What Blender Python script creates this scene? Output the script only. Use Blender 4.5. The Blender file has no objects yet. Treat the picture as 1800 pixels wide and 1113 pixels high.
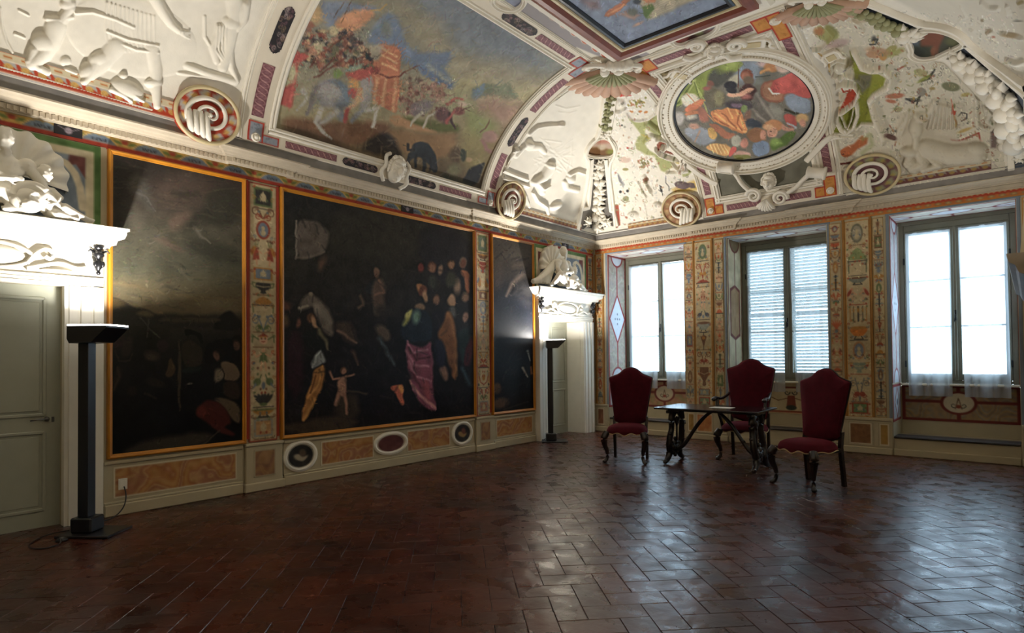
import bpy, bmesh, math, random
import numpy as np
from mathutils import Vector, Matrix
PI = math.pi
scn = bpy.context.scene
COL = scn.collection
# ------------------------------------------------------------------ camera, world, lights, exposure
CF, CYAW, CPIT, CROL, CPY = 1061.7, math.radians(40.61), math.radians(1.03), math.radians(-0.53), 610.2
CC = np.array([6.796, -10.520, 1.5])
_fw = np.array([-math.sin(CYAW)*math.cos(CPIT), math.cos(CYAW)*math.cos(CPIT), math.sin(CPIT)])
_r0 = np.array([math.cos(CYAW), math.sin(CYAW), 0.0]); _u0 = np.cross(_r0, _fw)
_R = _r0*math.cos(CROL)+_u0*math.sin(CROL); _U = -_r0*math.sin(CROL)+_u0*math.cos(CROL)
cam = bpy.data.cameras.new('camera'); camo = bpy.data.objects.new('camera', cam); COL.objects.link(camo)
cam.sensor_fit = 'HORIZONTAL'; cam.sensor_width = 36.0; cam.lens = CF/1800*36
cam.shift_y = (CPY-556.5)/1800; cam.clip_start = .05; cam.clip_end = 200
mw = Matrix.Identity(4)
for i in range(3):
    mw[i][0] = _R[i]; mw[i][1] = _U[i]; mw[i][2] = -_fw[i]; mw[i][3] = CC[i]
camo.matrix_world = mw
scn.camera = camo

w = bpy.data.worlds.new('sky'); scn.world = w; w.use_nodes = True
bg = w.node_tree.nodes['Background']; bg.inputs[0].default_value = (.62, .80, 1, 1); bg.inputs[1].default_value = 8
scn.view_settings.view_transform = 'Standard'; scn.view_settings.look = 'None'
scn.view_settings.exposure = 0.0; scn.view_settings.gamma = 1; scn.view_settings.use_curve_mapping = False
scn.cycles.max_bounces = 7; scn.cycles.diffuse_bounces = 4; scn.cycles.transparent_max_bounces = 12
scn.cycles.sample_clamp_indirect = 6; scn.cycles.use_denoising = True

def light(name, kind, loc, energy, col, size=.3, rot=(0, 0, 0), sy=None, spread=None):
    l = bpy.data.lights.new(name, kind); l.energy = energy; l.color = col
    if kind == 'AREA':
        l.size = size
        if sy: l.shape = 'RECTANGLE'; l.size_y = sy
        if spread: l.spread = spread
    elif kind == 'POINT': l.shadow_soft_size = size
    o = bpy.data.objects.new(name, l); COL.objects.link(o); o.location = loc; o.rotation_euler = rot
    return o
UP = (PI, 0, 0)
WARM = (1, .95, .89)
# the two torchieres in view (their tubes sit in the lamp heads) and the two that stand by the opposite wall
LAMP1 = (.50, -8.92); LAMP2 = (.27, -1.87)   # foot of each pole
light('torchiere_tube_light', 'AREA', (LAMP1[0]+.10, LAMP1[1]+.10, 1.835), 54, WARM, .12, UP, .10, 2.6)
light('torchiere_tube_light', 'AREA', (LAMP2[0]+.10, LAMP2[1]+.10, 1.835), 125, WARM, .12, UP, .10, PI)
light('torchiere_tube_light', 'AREA', (6.55, -8.3, 1.95), 78, WARM, .3, UP, .12, PI)
light('torchiere_tube_light', 'AREA', (6.45, -2.6, 1.95), 30, WARM, .3, UP, .12, PI)

# ------------------------------------------------------------------ projection helpers (photo pixel -> point on a real surface)
def ray(px, py): return _fw+_R*((px-900)/CF)+_U*((CPY-py)/CF)
def onx(px, py, x=0.): d = ray(px, py); return CC+d*(x-CC[0])/d[0]
def ony(px, py, y=0.): d = ray(px, py); return CC+d*(y-CC[1])/d[1]
def onz(px, py, z=0.): d = ray(px, py); return CC+d*(z-CC[2])/d[2]
def proj(P):
    D = np.asarray(P, float)-CC; z = D@_fw; z = np.where(z < .4, .4, z)
    return 900+CF*(D@_R)/z, CPY-CF*(D@_U)/z
# the vault: four coves over a cornice
RW, AX, AY, NN, MM, HH, Z0, D0 = 7.05, 2.375, 3.148, 1.728, 1.548, 1.71, 3.95, .2
FRONT = -11.6
def Zs(d, a):
    q = np.clip((d-D0)/(a-D0), 0, 1); s = q**(1/MM)
    return np.where(d < D0, Z0-.01, Z0+HH*(1-(1-s)**NN))
def zc(x, y): return np.minimum(np.minimum(Zs(x, AX), Zs(RW-x, AX)), Zs(-y, AY))
def cove(side, s, t, off=0.):
    """point on a cove at height parameter s and distance t along the wall; off is inward along the normal"""
    s = np.asarray(s, float); t = np.asarray(t, float)
    a = AY if side == 'W' else AX
    sm = np.maximum(s, 1e-4)
    d = D0+(a-D0)*sm**MM; z = Z0+HH*(1-(1-np.minimum(s, 1))**NN)
    dd = (a-D0)*MM*sm**(MM-1); dz = HH*NN*np.maximum(1-s, 0)**(NN-1)+1e-3
    L = np.hypot(dd, dz); d = d+off*dz/L; z = z-off*dd/L
    if side == 'L': return np.stack([d, t+0*d, z], -1)
    if side == 'R': return np.stack([RW-d, t+0*d, z], -1)
    return np.stack([t+0*d, -d, z], -1)
def cove_n(side, s, t):
    P = cove(side, s, t, 0); Q = cove(side, s, t, .01); n = Q-P
    return n/np.linalg.norm(n, axis=-1, keepdims=True)
_T = np.linspace(.5, 16, 1500)
def hit(px, py):
    d = ray(px, py); X = CC[None]+_T[:, None]*d
    g = X[:, 2]-zc(X[:, 0], X[:, 1]); i = int(np.argmax(g > 0)); a, b = _T[i-1], _T[i]
    for _ in range(26):
        m = (a+b)/2; X = CC+m*d
        if X[2] > zc(X[0], X[1]): b = m
        else: a = m
    return CC+a*d
def par(X):
    x, y, z = X; s = float(1-(1-min(max((z-Z0)/HH, 0), 1))**(1/NN))
    k = 'LRW'[int(np.argmin([Zs(x, AX), Zs(RW-x, AX), Zs(-y, AY)]))]
    return k, s, (x if k == 'W' else y)
def vn(X):
    k, s, t = par(X); n = cove_n(k, s, t); return n

# ------------------------------------------------------------------ paint canvas (numpy), sampled into colour attributes
def lin(c): c = np.asarray(c, float); return np.where(c <= .04045, c/12.92, ((c+.055)/1.055)**2.4)
def rgb(h): return np.array([int(h[i:i+2], 16)/255 for i in (0, 2, 4)])
def vnoise(h, w, cell, rng):
    gh, gw = int(h/cell)+3, int(w/cell)+3
    g = rng.random((gh, gw)); y = np.arange(h)/cell; x = np.arange(w)/cell
    yi = y.astype(int); xi = x.astype(int); fy = (y-yi)[:, None]; fx = (x-xi)[None]
    fy = fy*fy*(3-2*fy); fx = fx*fx*(3-2*fx)
    a = g[yi][:, xi]; b = g[yi][:, xi+1]; c = g[yi+1][:, xi]; d = g[yi+1][:, xi+1]
    return (a*(1-fx)+b*fx)*(1-fy)+(c*(1-fx)+d*fx)*fy
class Cv:
    def __init__(s, x0, y0, x1, y1, sc=1., base='808080', ch=3):
        s.x0, s.y0, s.sc = x0, y0, sc
        s.w = int((x1-x0)*sc)+1; s.h = int((y1-y0)*sc)+1; s.ch = ch
        b = rgb(base) if isinstance(base, str) else np.full(ch, float(base))
        s.a = np.tile(b, (s.h, s.w, 1)).astype(np.float32)
        s.rng = np.random.default_rng(7); s.mir = None
    def win(s, x0, y0, x1, y1, pad):
        i0 = max(0, int((x0-s.x0-pad)*s.sc)); i1 = min(s.w, int((x1-s.x0+pad)*s.sc)+2)
        j0 = max(0, int((y0-s.y0-pad)*s.sc)); j1 = min(s.h, int((y1-s.y0+pad)*s.sc)+2)
        if i1 <= i0 or j1 <= j0: return None
        X = (np.arange(i0, i1)/s.sc+s.x0)[None]; Y = (np.arange(j0, j1)/s.sc+s.y0)[:, None]
        return i0, i1, j0, j1, X, Y
    def put(s, W, m, col, a=1., mode='mix'):
        i0, i1, j0, j1 = W[:4]; v = s.a[j0:j1, i0:i1]
        if s.ch == 1:
            m = m[..., None]
            if mode == 'max': v[:] = np.maximum(v, m*col)
            else: v += m*col
        else:
            c = rgb(col) if isinstance(col, str) else col
            m = (m*a)[..., None]; v[:] = v*(1-m)+c*m
    def poly(s, pts, col, b=1., a=1.):
        p = np.asarray(pts, float)
        for q in ([p] if s.mir is None else [p, np.c_[2*s.mir-p[:, 0], p[:, 1]]]): s._poly(q, col, b, a)
    def _poly(s, p, col, b, a):
        W = s.win(p[:, 0].min(), p[:, 1].min(), p[:, 0].max(), p[:, 1].max(), b+1)
        if W is None: return
        X, Y = W[4], W[5]; ins = np.zeros((Y.shape[0], X.shape[1]), bool); D = np.full(ins.shape, 1e9)
        for k in range(len(p)):
            ax, ay = p[k]; bx, by = p[(k+1) % len(p)]
            if ay != by:
                c = ((ay > Y) != (by > Y)) & (X < (bx-ax)*(Y-ay)/(by-ay)+ax); ins ^= c
            l2 = (bx-ax)**2+(by-ay)**2+1e-9; t = np.clip(((X-ax)*(bx-ax)+(Y-ay)*(by-ay))/l2, 0, 1)
            D = np.minimum(D, (X-ax-t*(bx-ax))**2+(Y-ay-t*(by-ay))**2)
        D = np.sqrt(D); sd = np.where(ins, D, -D); m = np.clip(sd/max(b, .3)+.5, 0, 1)
        s.put(W, m, col, a)
    def line(s, pts, w, col, b=.7, a=1., mode='max', taper=None):
        p = np.asarray(pts, float)
        for q in ([p] if s.mir is None else [p, np.c_[2*s.mir-p[:, 0], p[:, 1]]]): s._line(q, w, col, b, a, mode, taper)
    def _line(s, p, w, col, b, a, mode, taper):
        W = s.win(p[:, 0].min(), p[:, 1].min(), p[:, 0].max(), p[:, 1].max(), w+b+1)
        if W is None: return
        X, Y = W[4], W[5]; D = np.full((Y.shape[0], X.shape[1]), 1e9); n = len(p)-1
        for k in range(n):
            ax, ay = p[k]; bx, by = p[k+1]
            l2 = (bx-ax)**2+(by-ay)**2+1e-9; t = np.clip(((X-ax)*(bx-ax)+(Y-ay)*(by-ay))/l2, 0, 1)
            d = np.sqrt((X-ax-t*(bx-ax))**2+(Y-ay-t*(by-ay))**2)
            ww = w/2
            if taper is not None: u = (k+t)/n; ww = w/2*(1+(taper-1)*u)
            D = np.minimum(D, d/ww)
        if s.ch == 1: m = np.sqrt(np.clip(1-D*D, 0, 1)); s.put(W, m, col, a, mode)
        else: m = np.clip((1-D)*(w/2)/max(b, .3)+.5, 0, 1); s.put(W, m, col, a)
    def ell(s, cx, cy, rx, ry, col, rot=0., b=1., a=1., mode='max', hollow=None):
        for q, r in ([(cx, rot)] if s.mir is None else [(cx, rot), (2*s.mir-cx, -rot)]):
            s._ell(q, cy, rx, ry, col, r, b, a, mode, hollow)
            if s.mir is not None and abs(cx-s.mir) < 1e-6: break
    def _ell(s, cx, cy, rx, ry, col, rot, b, a, mode, hollow):
        R = max(rx, ry); W = s.win(cx-R, cy-R, cx+R, cy+R, b+1)
        if W is None: return
        X, Y = W[4]-cx, W[5]-cy; c, q = math.cos(math.radians(rot)), math.sin(math.radians(rot))
        u, v = (X*c+Y*q)/rx, (-X*q+Y*c)/ry; r = np.sqrt(u*u+v*v)
        if s.ch == 1: m = np.sqrt(np.clip(1-r*r, 0, 1)); s.put(W, m, col, a, mode); return
        bb = max(b, .35/s.sc); m = np.clip((1-r)*min(rx, ry)/bb+.5, 0, 1)
        if hollow: m = np.minimum(m, np.clip((r-hollow)*min(rx, ry)/bb+.5, 0, 1))
        s.put(W, m, col, a)
    def spiral(s, cx, cy, r, w, col, turns=1.4, a0=0., dirn=1, b=.7):
        t = np.linspace(0, 1, 26); an = math.radians(a0)+dirn*t*turns*2*PI; rr = r*(1-.85*t)
        s.line(np.c_[cx+rr*np.cos(an), cy+rr*np.sin(an)], w, col, b, taper=.5)
    def grad(s, stops, axis=1):
        n = s.h if axis else s.w; c = (np.arange(n)/s.sc+(s.y0 if axis else s.x0))
        k = [q[0] for q in stops]; cols = np.array([rgb(q[1]) for q in stops])
        g = np.stack([np.interp(c, k, cols[:, i]) for i in range(3)], -1)
        s.a[:] = g[:, None] if axis else g[None]
    def noise(s, amp, cell, tint=(1, 1, 1), region=None):
        n = (vnoise(s.h, s.w, cell*s.sc, s.rng)-.5)*2*amp
        s.a += n[..., None]*np.array(tint[:s.ch]); 
        if s.ch == 3: np.clip(s.a, 0, 1, out=s.a)
    def dabs(s, n, L=6., w=1.6, jit=.07, region=None, seed=3, a=.75, ang=None):
        """short brush marks in the colours already there, a little lighter or darker"""
        r = random.Random(seed); x0, y0, x1, y1 = region or (s.x0, s.y0, s.x0+s.w/s.sc, s.y0+s.h/s.sc)
        for _ in range(n):
            x = r.uniform(x0, x1); y = r.uniform(y0, y1); c = s.sample(np.array([x]), np.array([y]))[0]
            j = r.gauss(0, jit); c = np.clip(c*(1+2.2*j)+np.array([r.gauss(0, .02), r.gauss(0, .02), r.gauss(0, .02)]), 0, 1)
            t = r.uniform(0, PI) if ang is None else math.radians(r.gauss(ang, 25)); l = L*r.uniform(.3, 1.2); k = r.uniform(-.8, .8)
            s._line(np.array([(x, y), (x+l*math.cos(t)*.5, y+l*math.sin(t)*.5), (x+l*math.cos(t+k), y+l*math.sin(t+k))]), w*r.uniform(.5, 1.3), c, .5, a, 'max', .5)
    def warp(s, amp, cell):
        J, I = np.meshgrid(np.arange(s.h), np.arange(s.w), indexing='ij'); d = [(vnoise(s.h, s.w, cell*s.sc, s.rng)-.5)*2*amp*s.sc for _ in (0, 1)]
        s.a = s.sample(s.x0+(I+d[0])/s.sc, s.y0+(J+d[1])/s.sc).astype(np.float32)
    def shade(s, amp, cell):
        n = 1+(vnoise(s.h, s.w, cell*s.sc, s.rng)-.5)*2*amp; s.a = np.clip(s.a*n[..., None], 0, 1).astype(np.float32)
    def sharpen(s, r=2., k=.6):
        b = s.a.astype(np.float32); n = max(1, int(r*s.sc))
        for ax in (0, 1):
            acc = np.zeros_like(b)
            for q in range(-n, n+1): acc += np.roll(b, q, ax)
            b = acc/(2*n+1)
        s.a = np.clip(s.a+k*(s.a-b), 0, 1).astype(np.float32)
    def sample(s, x, y):
        u = np.clip((x-s.x0)*s.sc, 0, s.w-1.001); v = np.clip((y-s.y0)*s.sc, 0, s.h-1.001)
        i = u.astype(int); j = v.astype(int); fx = (u-i)[..., None]; fy = (v-j)[..., None]; a = s.a
        i1 = np.minimum(i+1, s.w-1); j1 = np.minimum(j+1, s.h-1)
        return (a[j, i]*(1-fx)+a[j, i1]*fx)*(1-fy)+(a[j1, i]*(1-fx)+a[j1, i1]*fx)*fy

# ------------------------------------------------------------------ materials
MATS = {}
def mat(name, col=(.5, .5, .5), rough=.6, metal=0., bump=0., bscale=40., var=0., vcol=False, gain=1., spec=.5, emit=None, es=0., vscale=6., sat=1.):
    if name in MATS: return MATS[name]
    m = bpy.data.materials.new(name); m.use_nodes = True; nt = m.node_tree; b = nt.nodes['Principled BSDF']
    if isinstance(col, str): col = tuple(lin(rgb(col)))
    b.inputs['Roughness'].default_value = rough; b.inputs['Metallic'].default_value = metal
    b.inputs['Specular IOR Level'].default_value = spec
    tc = nt.nodes.new('ShaderNodeTexCoord')
    src = None
    if vcol:
        at = nt.nodes.new('ShaderNodeAttribute'); at.attribute_name = 'Col'; src = at.outputs['Color']
        if gain != 1. or sat != 1.:
            h = nt.nodes.new('ShaderNodeHueSaturation'); h.inputs['Value'].default_value = gain; h.inputs['Saturation'].default_value = sat
            nt.links.new(src, h.inputs['Color']); src = h.outputs[0]
    else:
        r = nt.nodes.new('ShaderNodeRGB'); r.outputs[0].default_value = (*col, 1); src = r.outputs[0]
    if var:
        n = nt.nodes.new('ShaderNodeTexNoise'); n.inputs['Scale'].default_value = vscale; n.inputs['Detail'].default_value = 6
        nt.links.new(tc.outputs['Object'], n.inputs['Vector'])
        mr = nt.nodes.new('ShaderNodeMapRange'); mr.inputs['From Min'].default_value = .3; mr.inputs['From Max'].default_value = .7
        mr.inputs['To Min'].default_value = 1-var; mr.inputs['To Max'].default_value = 1+var
        nt.links.new(n.outputs[0], mr.inputs[0])
        h = nt.nodes.new('ShaderNodeHueSaturation'); nt.links.new(mr.outputs[0], h.inputs['Value']); nt.links.new(src, h.inputs['Color']); src = h.outputs[0]
    nt.links.new(src, b.inputs['Base Color'])
    if bump:
        n = nt.nodes.new('ShaderNodeTexNoise'); n.inputs['Scale'].default_value = bscale; n.inputs['Detail'].default_value = 4
        nt.links.new(tc.outputs['Object'], n.inputs['Vector'])
        bp = nt.nodes.new('ShaderNodeBump'); bp.inputs['Strength'].default_value = bump; bp.inputs['Distance'].default_value = .01
        nt.links.new(n.outputs[0], bp.inputs['Height']); nt.links.new(bp.outputs[0], b.inputs['Normal'])
    if emit:
        b.inputs['Emission Color'].default_value = (*emit, 1); b.inputs['Emission Strength'].default_value = es
    MATS[name] = m; return m

# ------------------------------------------------------------------ object helpers
def tag(o, label=None, cat=None, group=None, kind=None):
    if label: o['label'] = label
    if cat: o['category'] = cat
    if group: o['group'] = group
    if kind: o['kind'] = kind
    return o
def link(name, me, m, parent=None, **k):
    o = bpy.data.objects.new(name, me)
    if me is not None and m is not None and len(me.materials) == 0: me.materials.append(m)
    COL.objects.link(o)
    if parent is not None: o.parent = parent; o.matrix_parent_inverse = PINV.get(parent.name, Matrix.Identity(4))
    return tag(o, **k)
PINV = {}
def thing(name, loc, label=None, cat=None, group=None, rz=0., local=False, kind=None):
    """an Empty at the thing's base. local=False: parts are written in world coordinates"""
    o = bpy.data.objects.new(name, None); COL.objects.link(o); o.location = loc; o.rotation_euler = (0, 0, rz); o.empty_display_size = .1
    if not local: PINV[o.name] = (Matrix.Translation(loc) @ Matrix.Rotation(rz, 4, 'Z')).inverted()
    return tag(o, label, cat, group, kind)
def npmesh(name, V, F, smooth=False, col=None):
    V = np.asarray(V, np.float32).reshape(-1, 3); me = bpy.data.meshes.new(name)
    F = np.asarray(F, np.int32); nf, k = F.shape
    me.vertices.add(len(V)); me.vertices.foreach_set('co', V.ravel())
    me.loops.add(nf*k); me.loops.foreach_set('vertex_index', F.ravel())
    me.polygons.add(nf); me.polygons.foreach_set('loop_start', np.arange(nf, dtype=np.int32)*k)
    me.polygons.foreach_set('use_smooth', np.full(nf, smooth))
    if col is not None:
        ca = me.color_attributes.new('Col', 'FLOAT_COLOR', 'POINT')
        c = np.ones((len(V), 4), np.float32); c[:, :3] = lin(np.clip(col.reshape(-1, 3), 0, 1)); ca.data.foreach_set('color', c.ravel())
    me.update(calc_edges=True); return me
def gridmesh(name, P, col=None, mask=None, smooth=True, flip=False):
    nu, nv = P.shape[:2]; I = np.arange(nu*nv).reshape(nu, nv)
    F = np.stack([I[:-1, :-1], I[1:, :-1], I[1:, 1:], I[:-1, 1:]], -1)
    if flip: F = F[..., ::-1]
    if mask is not None:
        mm = mask[:-1, :-1] & mask[1:, :-1] & mask[1:, 1:] & mask[:-1, 1:]; F = F[mm]
    F = F.reshape(-1, 4); V = P.reshape(-1, 3); c = None if col is None else col.reshape(-1, 3)
    if mask is not None:
        u = np.unique(F); r = np.full(nu*nv, -1); r[u] = np.arange(len(u)); F = r[F]; V = V[u]; c = None if c is None else c[u]
    return npmesh(name, V, F, smooth, c)
class MB:
    """collects simple solids; build() links them as one mesh object"""
    def __init__(s, M=None): s.v = []; s.f = []; s.M = M
    def add(s, V, F):
        n = len(s.v)
        for p in V:
            p = Vector(p)
            if s.M is not None: p = s.M @ p
            s.v.append(tuple(p))
        s.f += [tuple(i+n for i in q) for q in F]; return s
    def box(s, x0, x1, y0, y1, z0, z1, b=0.):
        if b <= 0:
            V = [(x, y, z) for x in (x0, x1) for y in (y0, y1) for z in (z0, z1)]
            return s.add(V, [(0, 1, 3, 2), (4, 6, 7, 5), (0, 4, 5, 1), (2, 3, 7, 6), (0, 2, 6, 4), (1, 5, 7, 3)])
        V = []; F = []
        # chamfered box
        xs = (x0, x1); ys = (y0, y1); zs = (z0, z1); idx = {}
        for i in (0, 1):
            for j in (0, 1):
                for k in (0, 1):
                    sx, sy, sz = (1, -1)[i], (1, -1)[j], (1, -1)[k]
                    for a in range(3):
                        q = [xs[i]+sx*b, ys[j]+sy*b, zs[k]+sz*b]; q[a] -= (sx, sy, sz)[a]*b
                        idx[i, j, k, a] = len(V); V.append(q)
        for a in range(3):
            for e in (0, 1):
                o = [q for q in range(3) if q != a]; lp = []
                for (m, n) in ((0, 0), (1, 0), (1, 1), (0, 1)):
                    c = [0, 0, 0]; c[a] = e; c[o[0]] = m; c[o[1]] = n; lp.append(idx[c[0], c[1], c[2], a])
                F.append(tuple(lp if (e == 1) == (a != 1) else lp[::-1]))
        for a in range(3):
            o = [q for q in range(3) if q != a]
            for m in (0, 1):
                for n in (0, 1):
                    c0 = [0, 0, 0]; c1 = [0, 0, 0]; c0[a] = 0; c1[a] = 1
                    for c in (c0, c1): c[o[0]] = m; c[o[1]] = n
                    F.append((idx[c0[0], c0[1], c0[2], o[0]], idx[c1[0], c1[1], c1[2], o[0]], idx[c1[0], c1[1], c1[2], o[1]], idx[c0[0], c0[1], c0[2], o[1]]))
        for i in (0, 1):
            for j in (0, 1):
                for k in (0, 1): F.append((idx[i, j, k, 0], idx[i, j, k, 1], idx[i, j, k, 2]))
        return s.add(V, F)
    def tube(s, pts, r, n=8, closed=False, cap=True, flat=1., up=(0, 0, 1)):
        pts = [Vector(p) for p in pts]; m = len(pts)
        if not hasattr(r, '__len__'): r = [r]*m
        if len(r) != m: r = list(np.interp(np.linspace(0, 1, m), np.linspace(0, 1, len(r)), r))
        V = []; F = []; U = Vector(up)
        for i, p in enumerate(pts):
            a = pts[(i-1) % m] if (closed or i > 0) else p; b = pts[(i+1) % m] if (closed or i < m-1) else p
            t = (b-a).normalized(); x = U.cross(t)
            if x.length < 1e-3: x = Vector((1, 0, 0)).cross(t)
            x.normalize(); y = t.cross(x)
            for k in range(n):
                g = 2*PI*k/n; V.append(p+x*math.cos(g)*r[i]+y*math.sin(g)*r[i]*flat)
        for i in range(m if closed else m-1):
            for k in range(n):
                j = (i+1) % m; F.append((i*n+k, i*n+(k+1) % n, j*n+(k+1) % n, j*n+k))
        if cap and not closed: F.append(tuple(range(n))[::-1]); F.append(tuple((m-1)*n+k for k in range(n)))
        return s.add(V, F)
    def lathe(s, prof, c=(0, 0, 0), n=16, ax='Z', sx=1., sy=1.):
        V = []; F = []; m = len(prof)
        for r, z in prof:
            for k in range(n):
                g = 2*PI*k/n; x, y = r*math.cos(g)*sx, r*math.sin(g)*sy
                q = {'Z': (x, y, z), 'X': (z, x, y), 'Y': (x, z, y)}[ax]; V.append((q[0]+c[0], q[1]+c[1], q[2]+c[2]))
        for i in range(m-1):
            for k in range(n): F.append((i*n+k, i*n+(k+1) % n, (i+1)*n+(k+1) % n, (i+1)*n+k))
        F.append(tuple(range(n))[::-1]); F.append(tuple((m-1)*n+k for k in range(n)))
        return s.add(V, F)
    def ball(s, c, r, n=10, rot=None):
        if not hasattr(r, '__len__'): r = (r, r, r)
        V = []; F = []; R = Matrix.Identity(3) if rot is None else rot
        for i in range(1, n):
            a = PI*i/n
            for k in range(2*n):
                g = PI*k/n; q = R @ Vector((r[0]*math.sin(a)*math.cos(g), r[1]*math.sin(a)*math.sin(g), r[2]*math.cos(a))); V.append((q[0]+c[0], q[1]+c[1], q[2]+c[2]))
        for i in range(n-2):
            for k in range(2*n): F.append((i*2*n+k, (i+1)*2*n+k, (i+1)*2*n+(k+1) % (2*n), i*2*n+(k+1) % (2*n)))
        t = R @ Vector((0, 0, r[2])); V.append((c[0]+t[0], c[1]+t[1], c[2]+t[2])); V.append((c[0]-t[0], c[1]-t[1], c[2]-t[2])); b = len(V)-2
        for k in range(2*n): F.append((b, k, (k+1) % (2*n))); F.append((b+1, (n-2)*2*n+(k+1) % (2*n), (n-2)*2*n+k))
        return s.add(V, F)
    def prism(s, poly, z0, z1, tr=None):
        """poly in the xy plane from z0 to z1; tr maps (x,y,z)"""
        n = len(poly); V = [(x, y, z0) for x, y in poly]+[(x, y, z1) for x, y in poly]
        if tr: V = [tr(*p) for p in V]
        F = [tuple(range(n))[::-1], tuple(range(n, 2*n))]+[(i, (i+1) % n, (i+1) % n+n, i+n) for i in range(n)]
        return s.add(V, F)
    def mesh(s, name, smooth=False):
        me = bpy.data.meshes.new(name); me.from_pydata(s.v, [], s.f); me.update()
        bm = bmesh.new(); bm.from_mesh(me); bmesh.ops.recalc_face_normals(bm, faces=bm.faces); bm.to_mesh(me); bm.free()
        if smooth: me.polygons.foreach_set('use_smooth', [True]*len(me.polygons)); me.update()
        return me
    def build(s, name, m, parent=None, smooth=False, auto=None, **k):
        me = s.mesh(name, smooth)
        if auto: me.set_sharp_from_angle(angle=math.radians(auto))
        return link(name, me, m, parent, **k)
def sweep(name, pts, nrm, prof, m, parent=None, closed=False, smooth=True, **k):
    """moulding laid on a surface: prof = [(side, height)...] across, sharp at every step"""
    P = np.asarray(pts, float); N = np.asarray(nrm, float); n = len(P)
    if closed: T = np.roll(P, -1, 0)-np.roll(P, 1, 0)
    else: T = np.gradient(P, axis=0)
    T /= np.linalg.norm(T, axis=1, keepdims=True)+1e-12; S = np.cross(N, T); S /= np.linalg.norm(S, axis=1, keepdims=True)+1e-12
    # keep widths at mitred corners
    if closed: a = P-np.roll(P, 1, 0)
    else: a = np.gradient(P, axis=0)
    a /= np.linalg.norm(a, axis=1, keepdims=True)+1e-12; c = np.clip((a*T).sum(1), .6, 1)
    G = np.stack([P+S*(u/c)[:, None]+N*h for u, h in prof], 1)
    if closed: G = np.concatenate([G, G[:1]], 0)
    me = gridmesh(name, G, smooth=smooth); me.set_sharp_from_angle(angle=math.radians(35))
    return link(name, me, m, parent, **k)
def dens(pts, step):
    out = []
    for i in range(len(pts)-1):
        a, b = np.asarray(pts[i], float), np.asarray(pts[i+1], float); n = max(1, int(np.linalg.norm(b-a)/step))
        for k in range(n): out.append(a+(b-a)*k/n)
    out.append(np.asarray(pts[-1], float)); return np.array(out)
def smoothpath(pts, it=2, closed=False):
    p = [np.asarray(q, float) for q in pts]
    for _ in range(it):
        q = [] if closed else [p[0]]
        for i in range(len(p) if closed else len(p)-1):
            a, b = p[i], p[(i+1) % len(p)]; q += [.75*a+.25*b, .25*a+.75*b]
        if not closed: q.append(p[-1])
        p = q
    return np.array(p)
# ------------------------------------------------------------------ shared materials
M_plaster = mat('plaster', 'b5a98c', .8, bump=.25, bscale=9, var=.06, vscale=3)
M_stucco = mat('white_stucco', 'ebe5d6', .65, bump=.12, bscale=60, var=.04)
M_stone = mat('white_stone', 'efeadc', .5, bump=.08, bscale=50, var=.03)
M_door = mat('door_paint', 'a2a494', .45, bump=.06, bscale=20, var=.04)
M_gold = mat('gilt_wood', 'bd7c1e', .4, bump=.1, bscale=80, var=.12, spec=.6)
M_darkwood = mat('dark_wood', '1c100c', .28, bump=.15, bscale=50, var=.3, spec=.7)
M_bench = mat('bench_wood', '2e2420', .5, bump=.1, var=.2)
M_black = mat('black_metal', '15161a', .35, spec=.5)
M_bronze = mat('bronze', '1a1a1c', .35, metal=.3)
M_velvet = mat('velvet', '460416', .85, bump=.35, bscale=220, var=.22, vscale=14, spec=.2)
_b = M_velvet.node_tree.nodes['Principled BSDF']; _b.inputs['Sheen Weight'].default_value = .22; _b.inputs['Sheen Tint'].default_value = (.9, .12, .2, 1)
M_winframe = mat('window_frame_paint', '7d7c6c', .45, bump=.05, var=.06)
M_shutter = mat('shutter_paint', 'b9bdb8', .6)
M_steel = mat('steel', '8a8a88', .3, metal=1.)
M_paper = mat('paper', 'e8e8e4', .6)
M_vc = mat('fresco_paint', rough=.75, vcol=True, sat=.82, bump=.12, bscale=60, var=.05, vscale=9)
M_vcw = mat('wall_paint', rough=.7, vcol=True, bump=.12, bscale=50, var=.06, vscale=12)
M_oil = mat('oil_paint', rough=.38, vcol=True, bump=.10, bscale=120, spec=.22, gain=1.15, sat=.9, var=.06, vscale=14)
M_red = mat('red_band_paint', '9a3018', .7, var=.12)
M_orange = mat('ochre_band_paint', '96692f', .7, var=.12)
M_blue = mat('blue_band_paint', '76828e', .7, var=.1)
M_green = mat('green_band_paint', '4f6e34', .7, var=.12)

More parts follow.
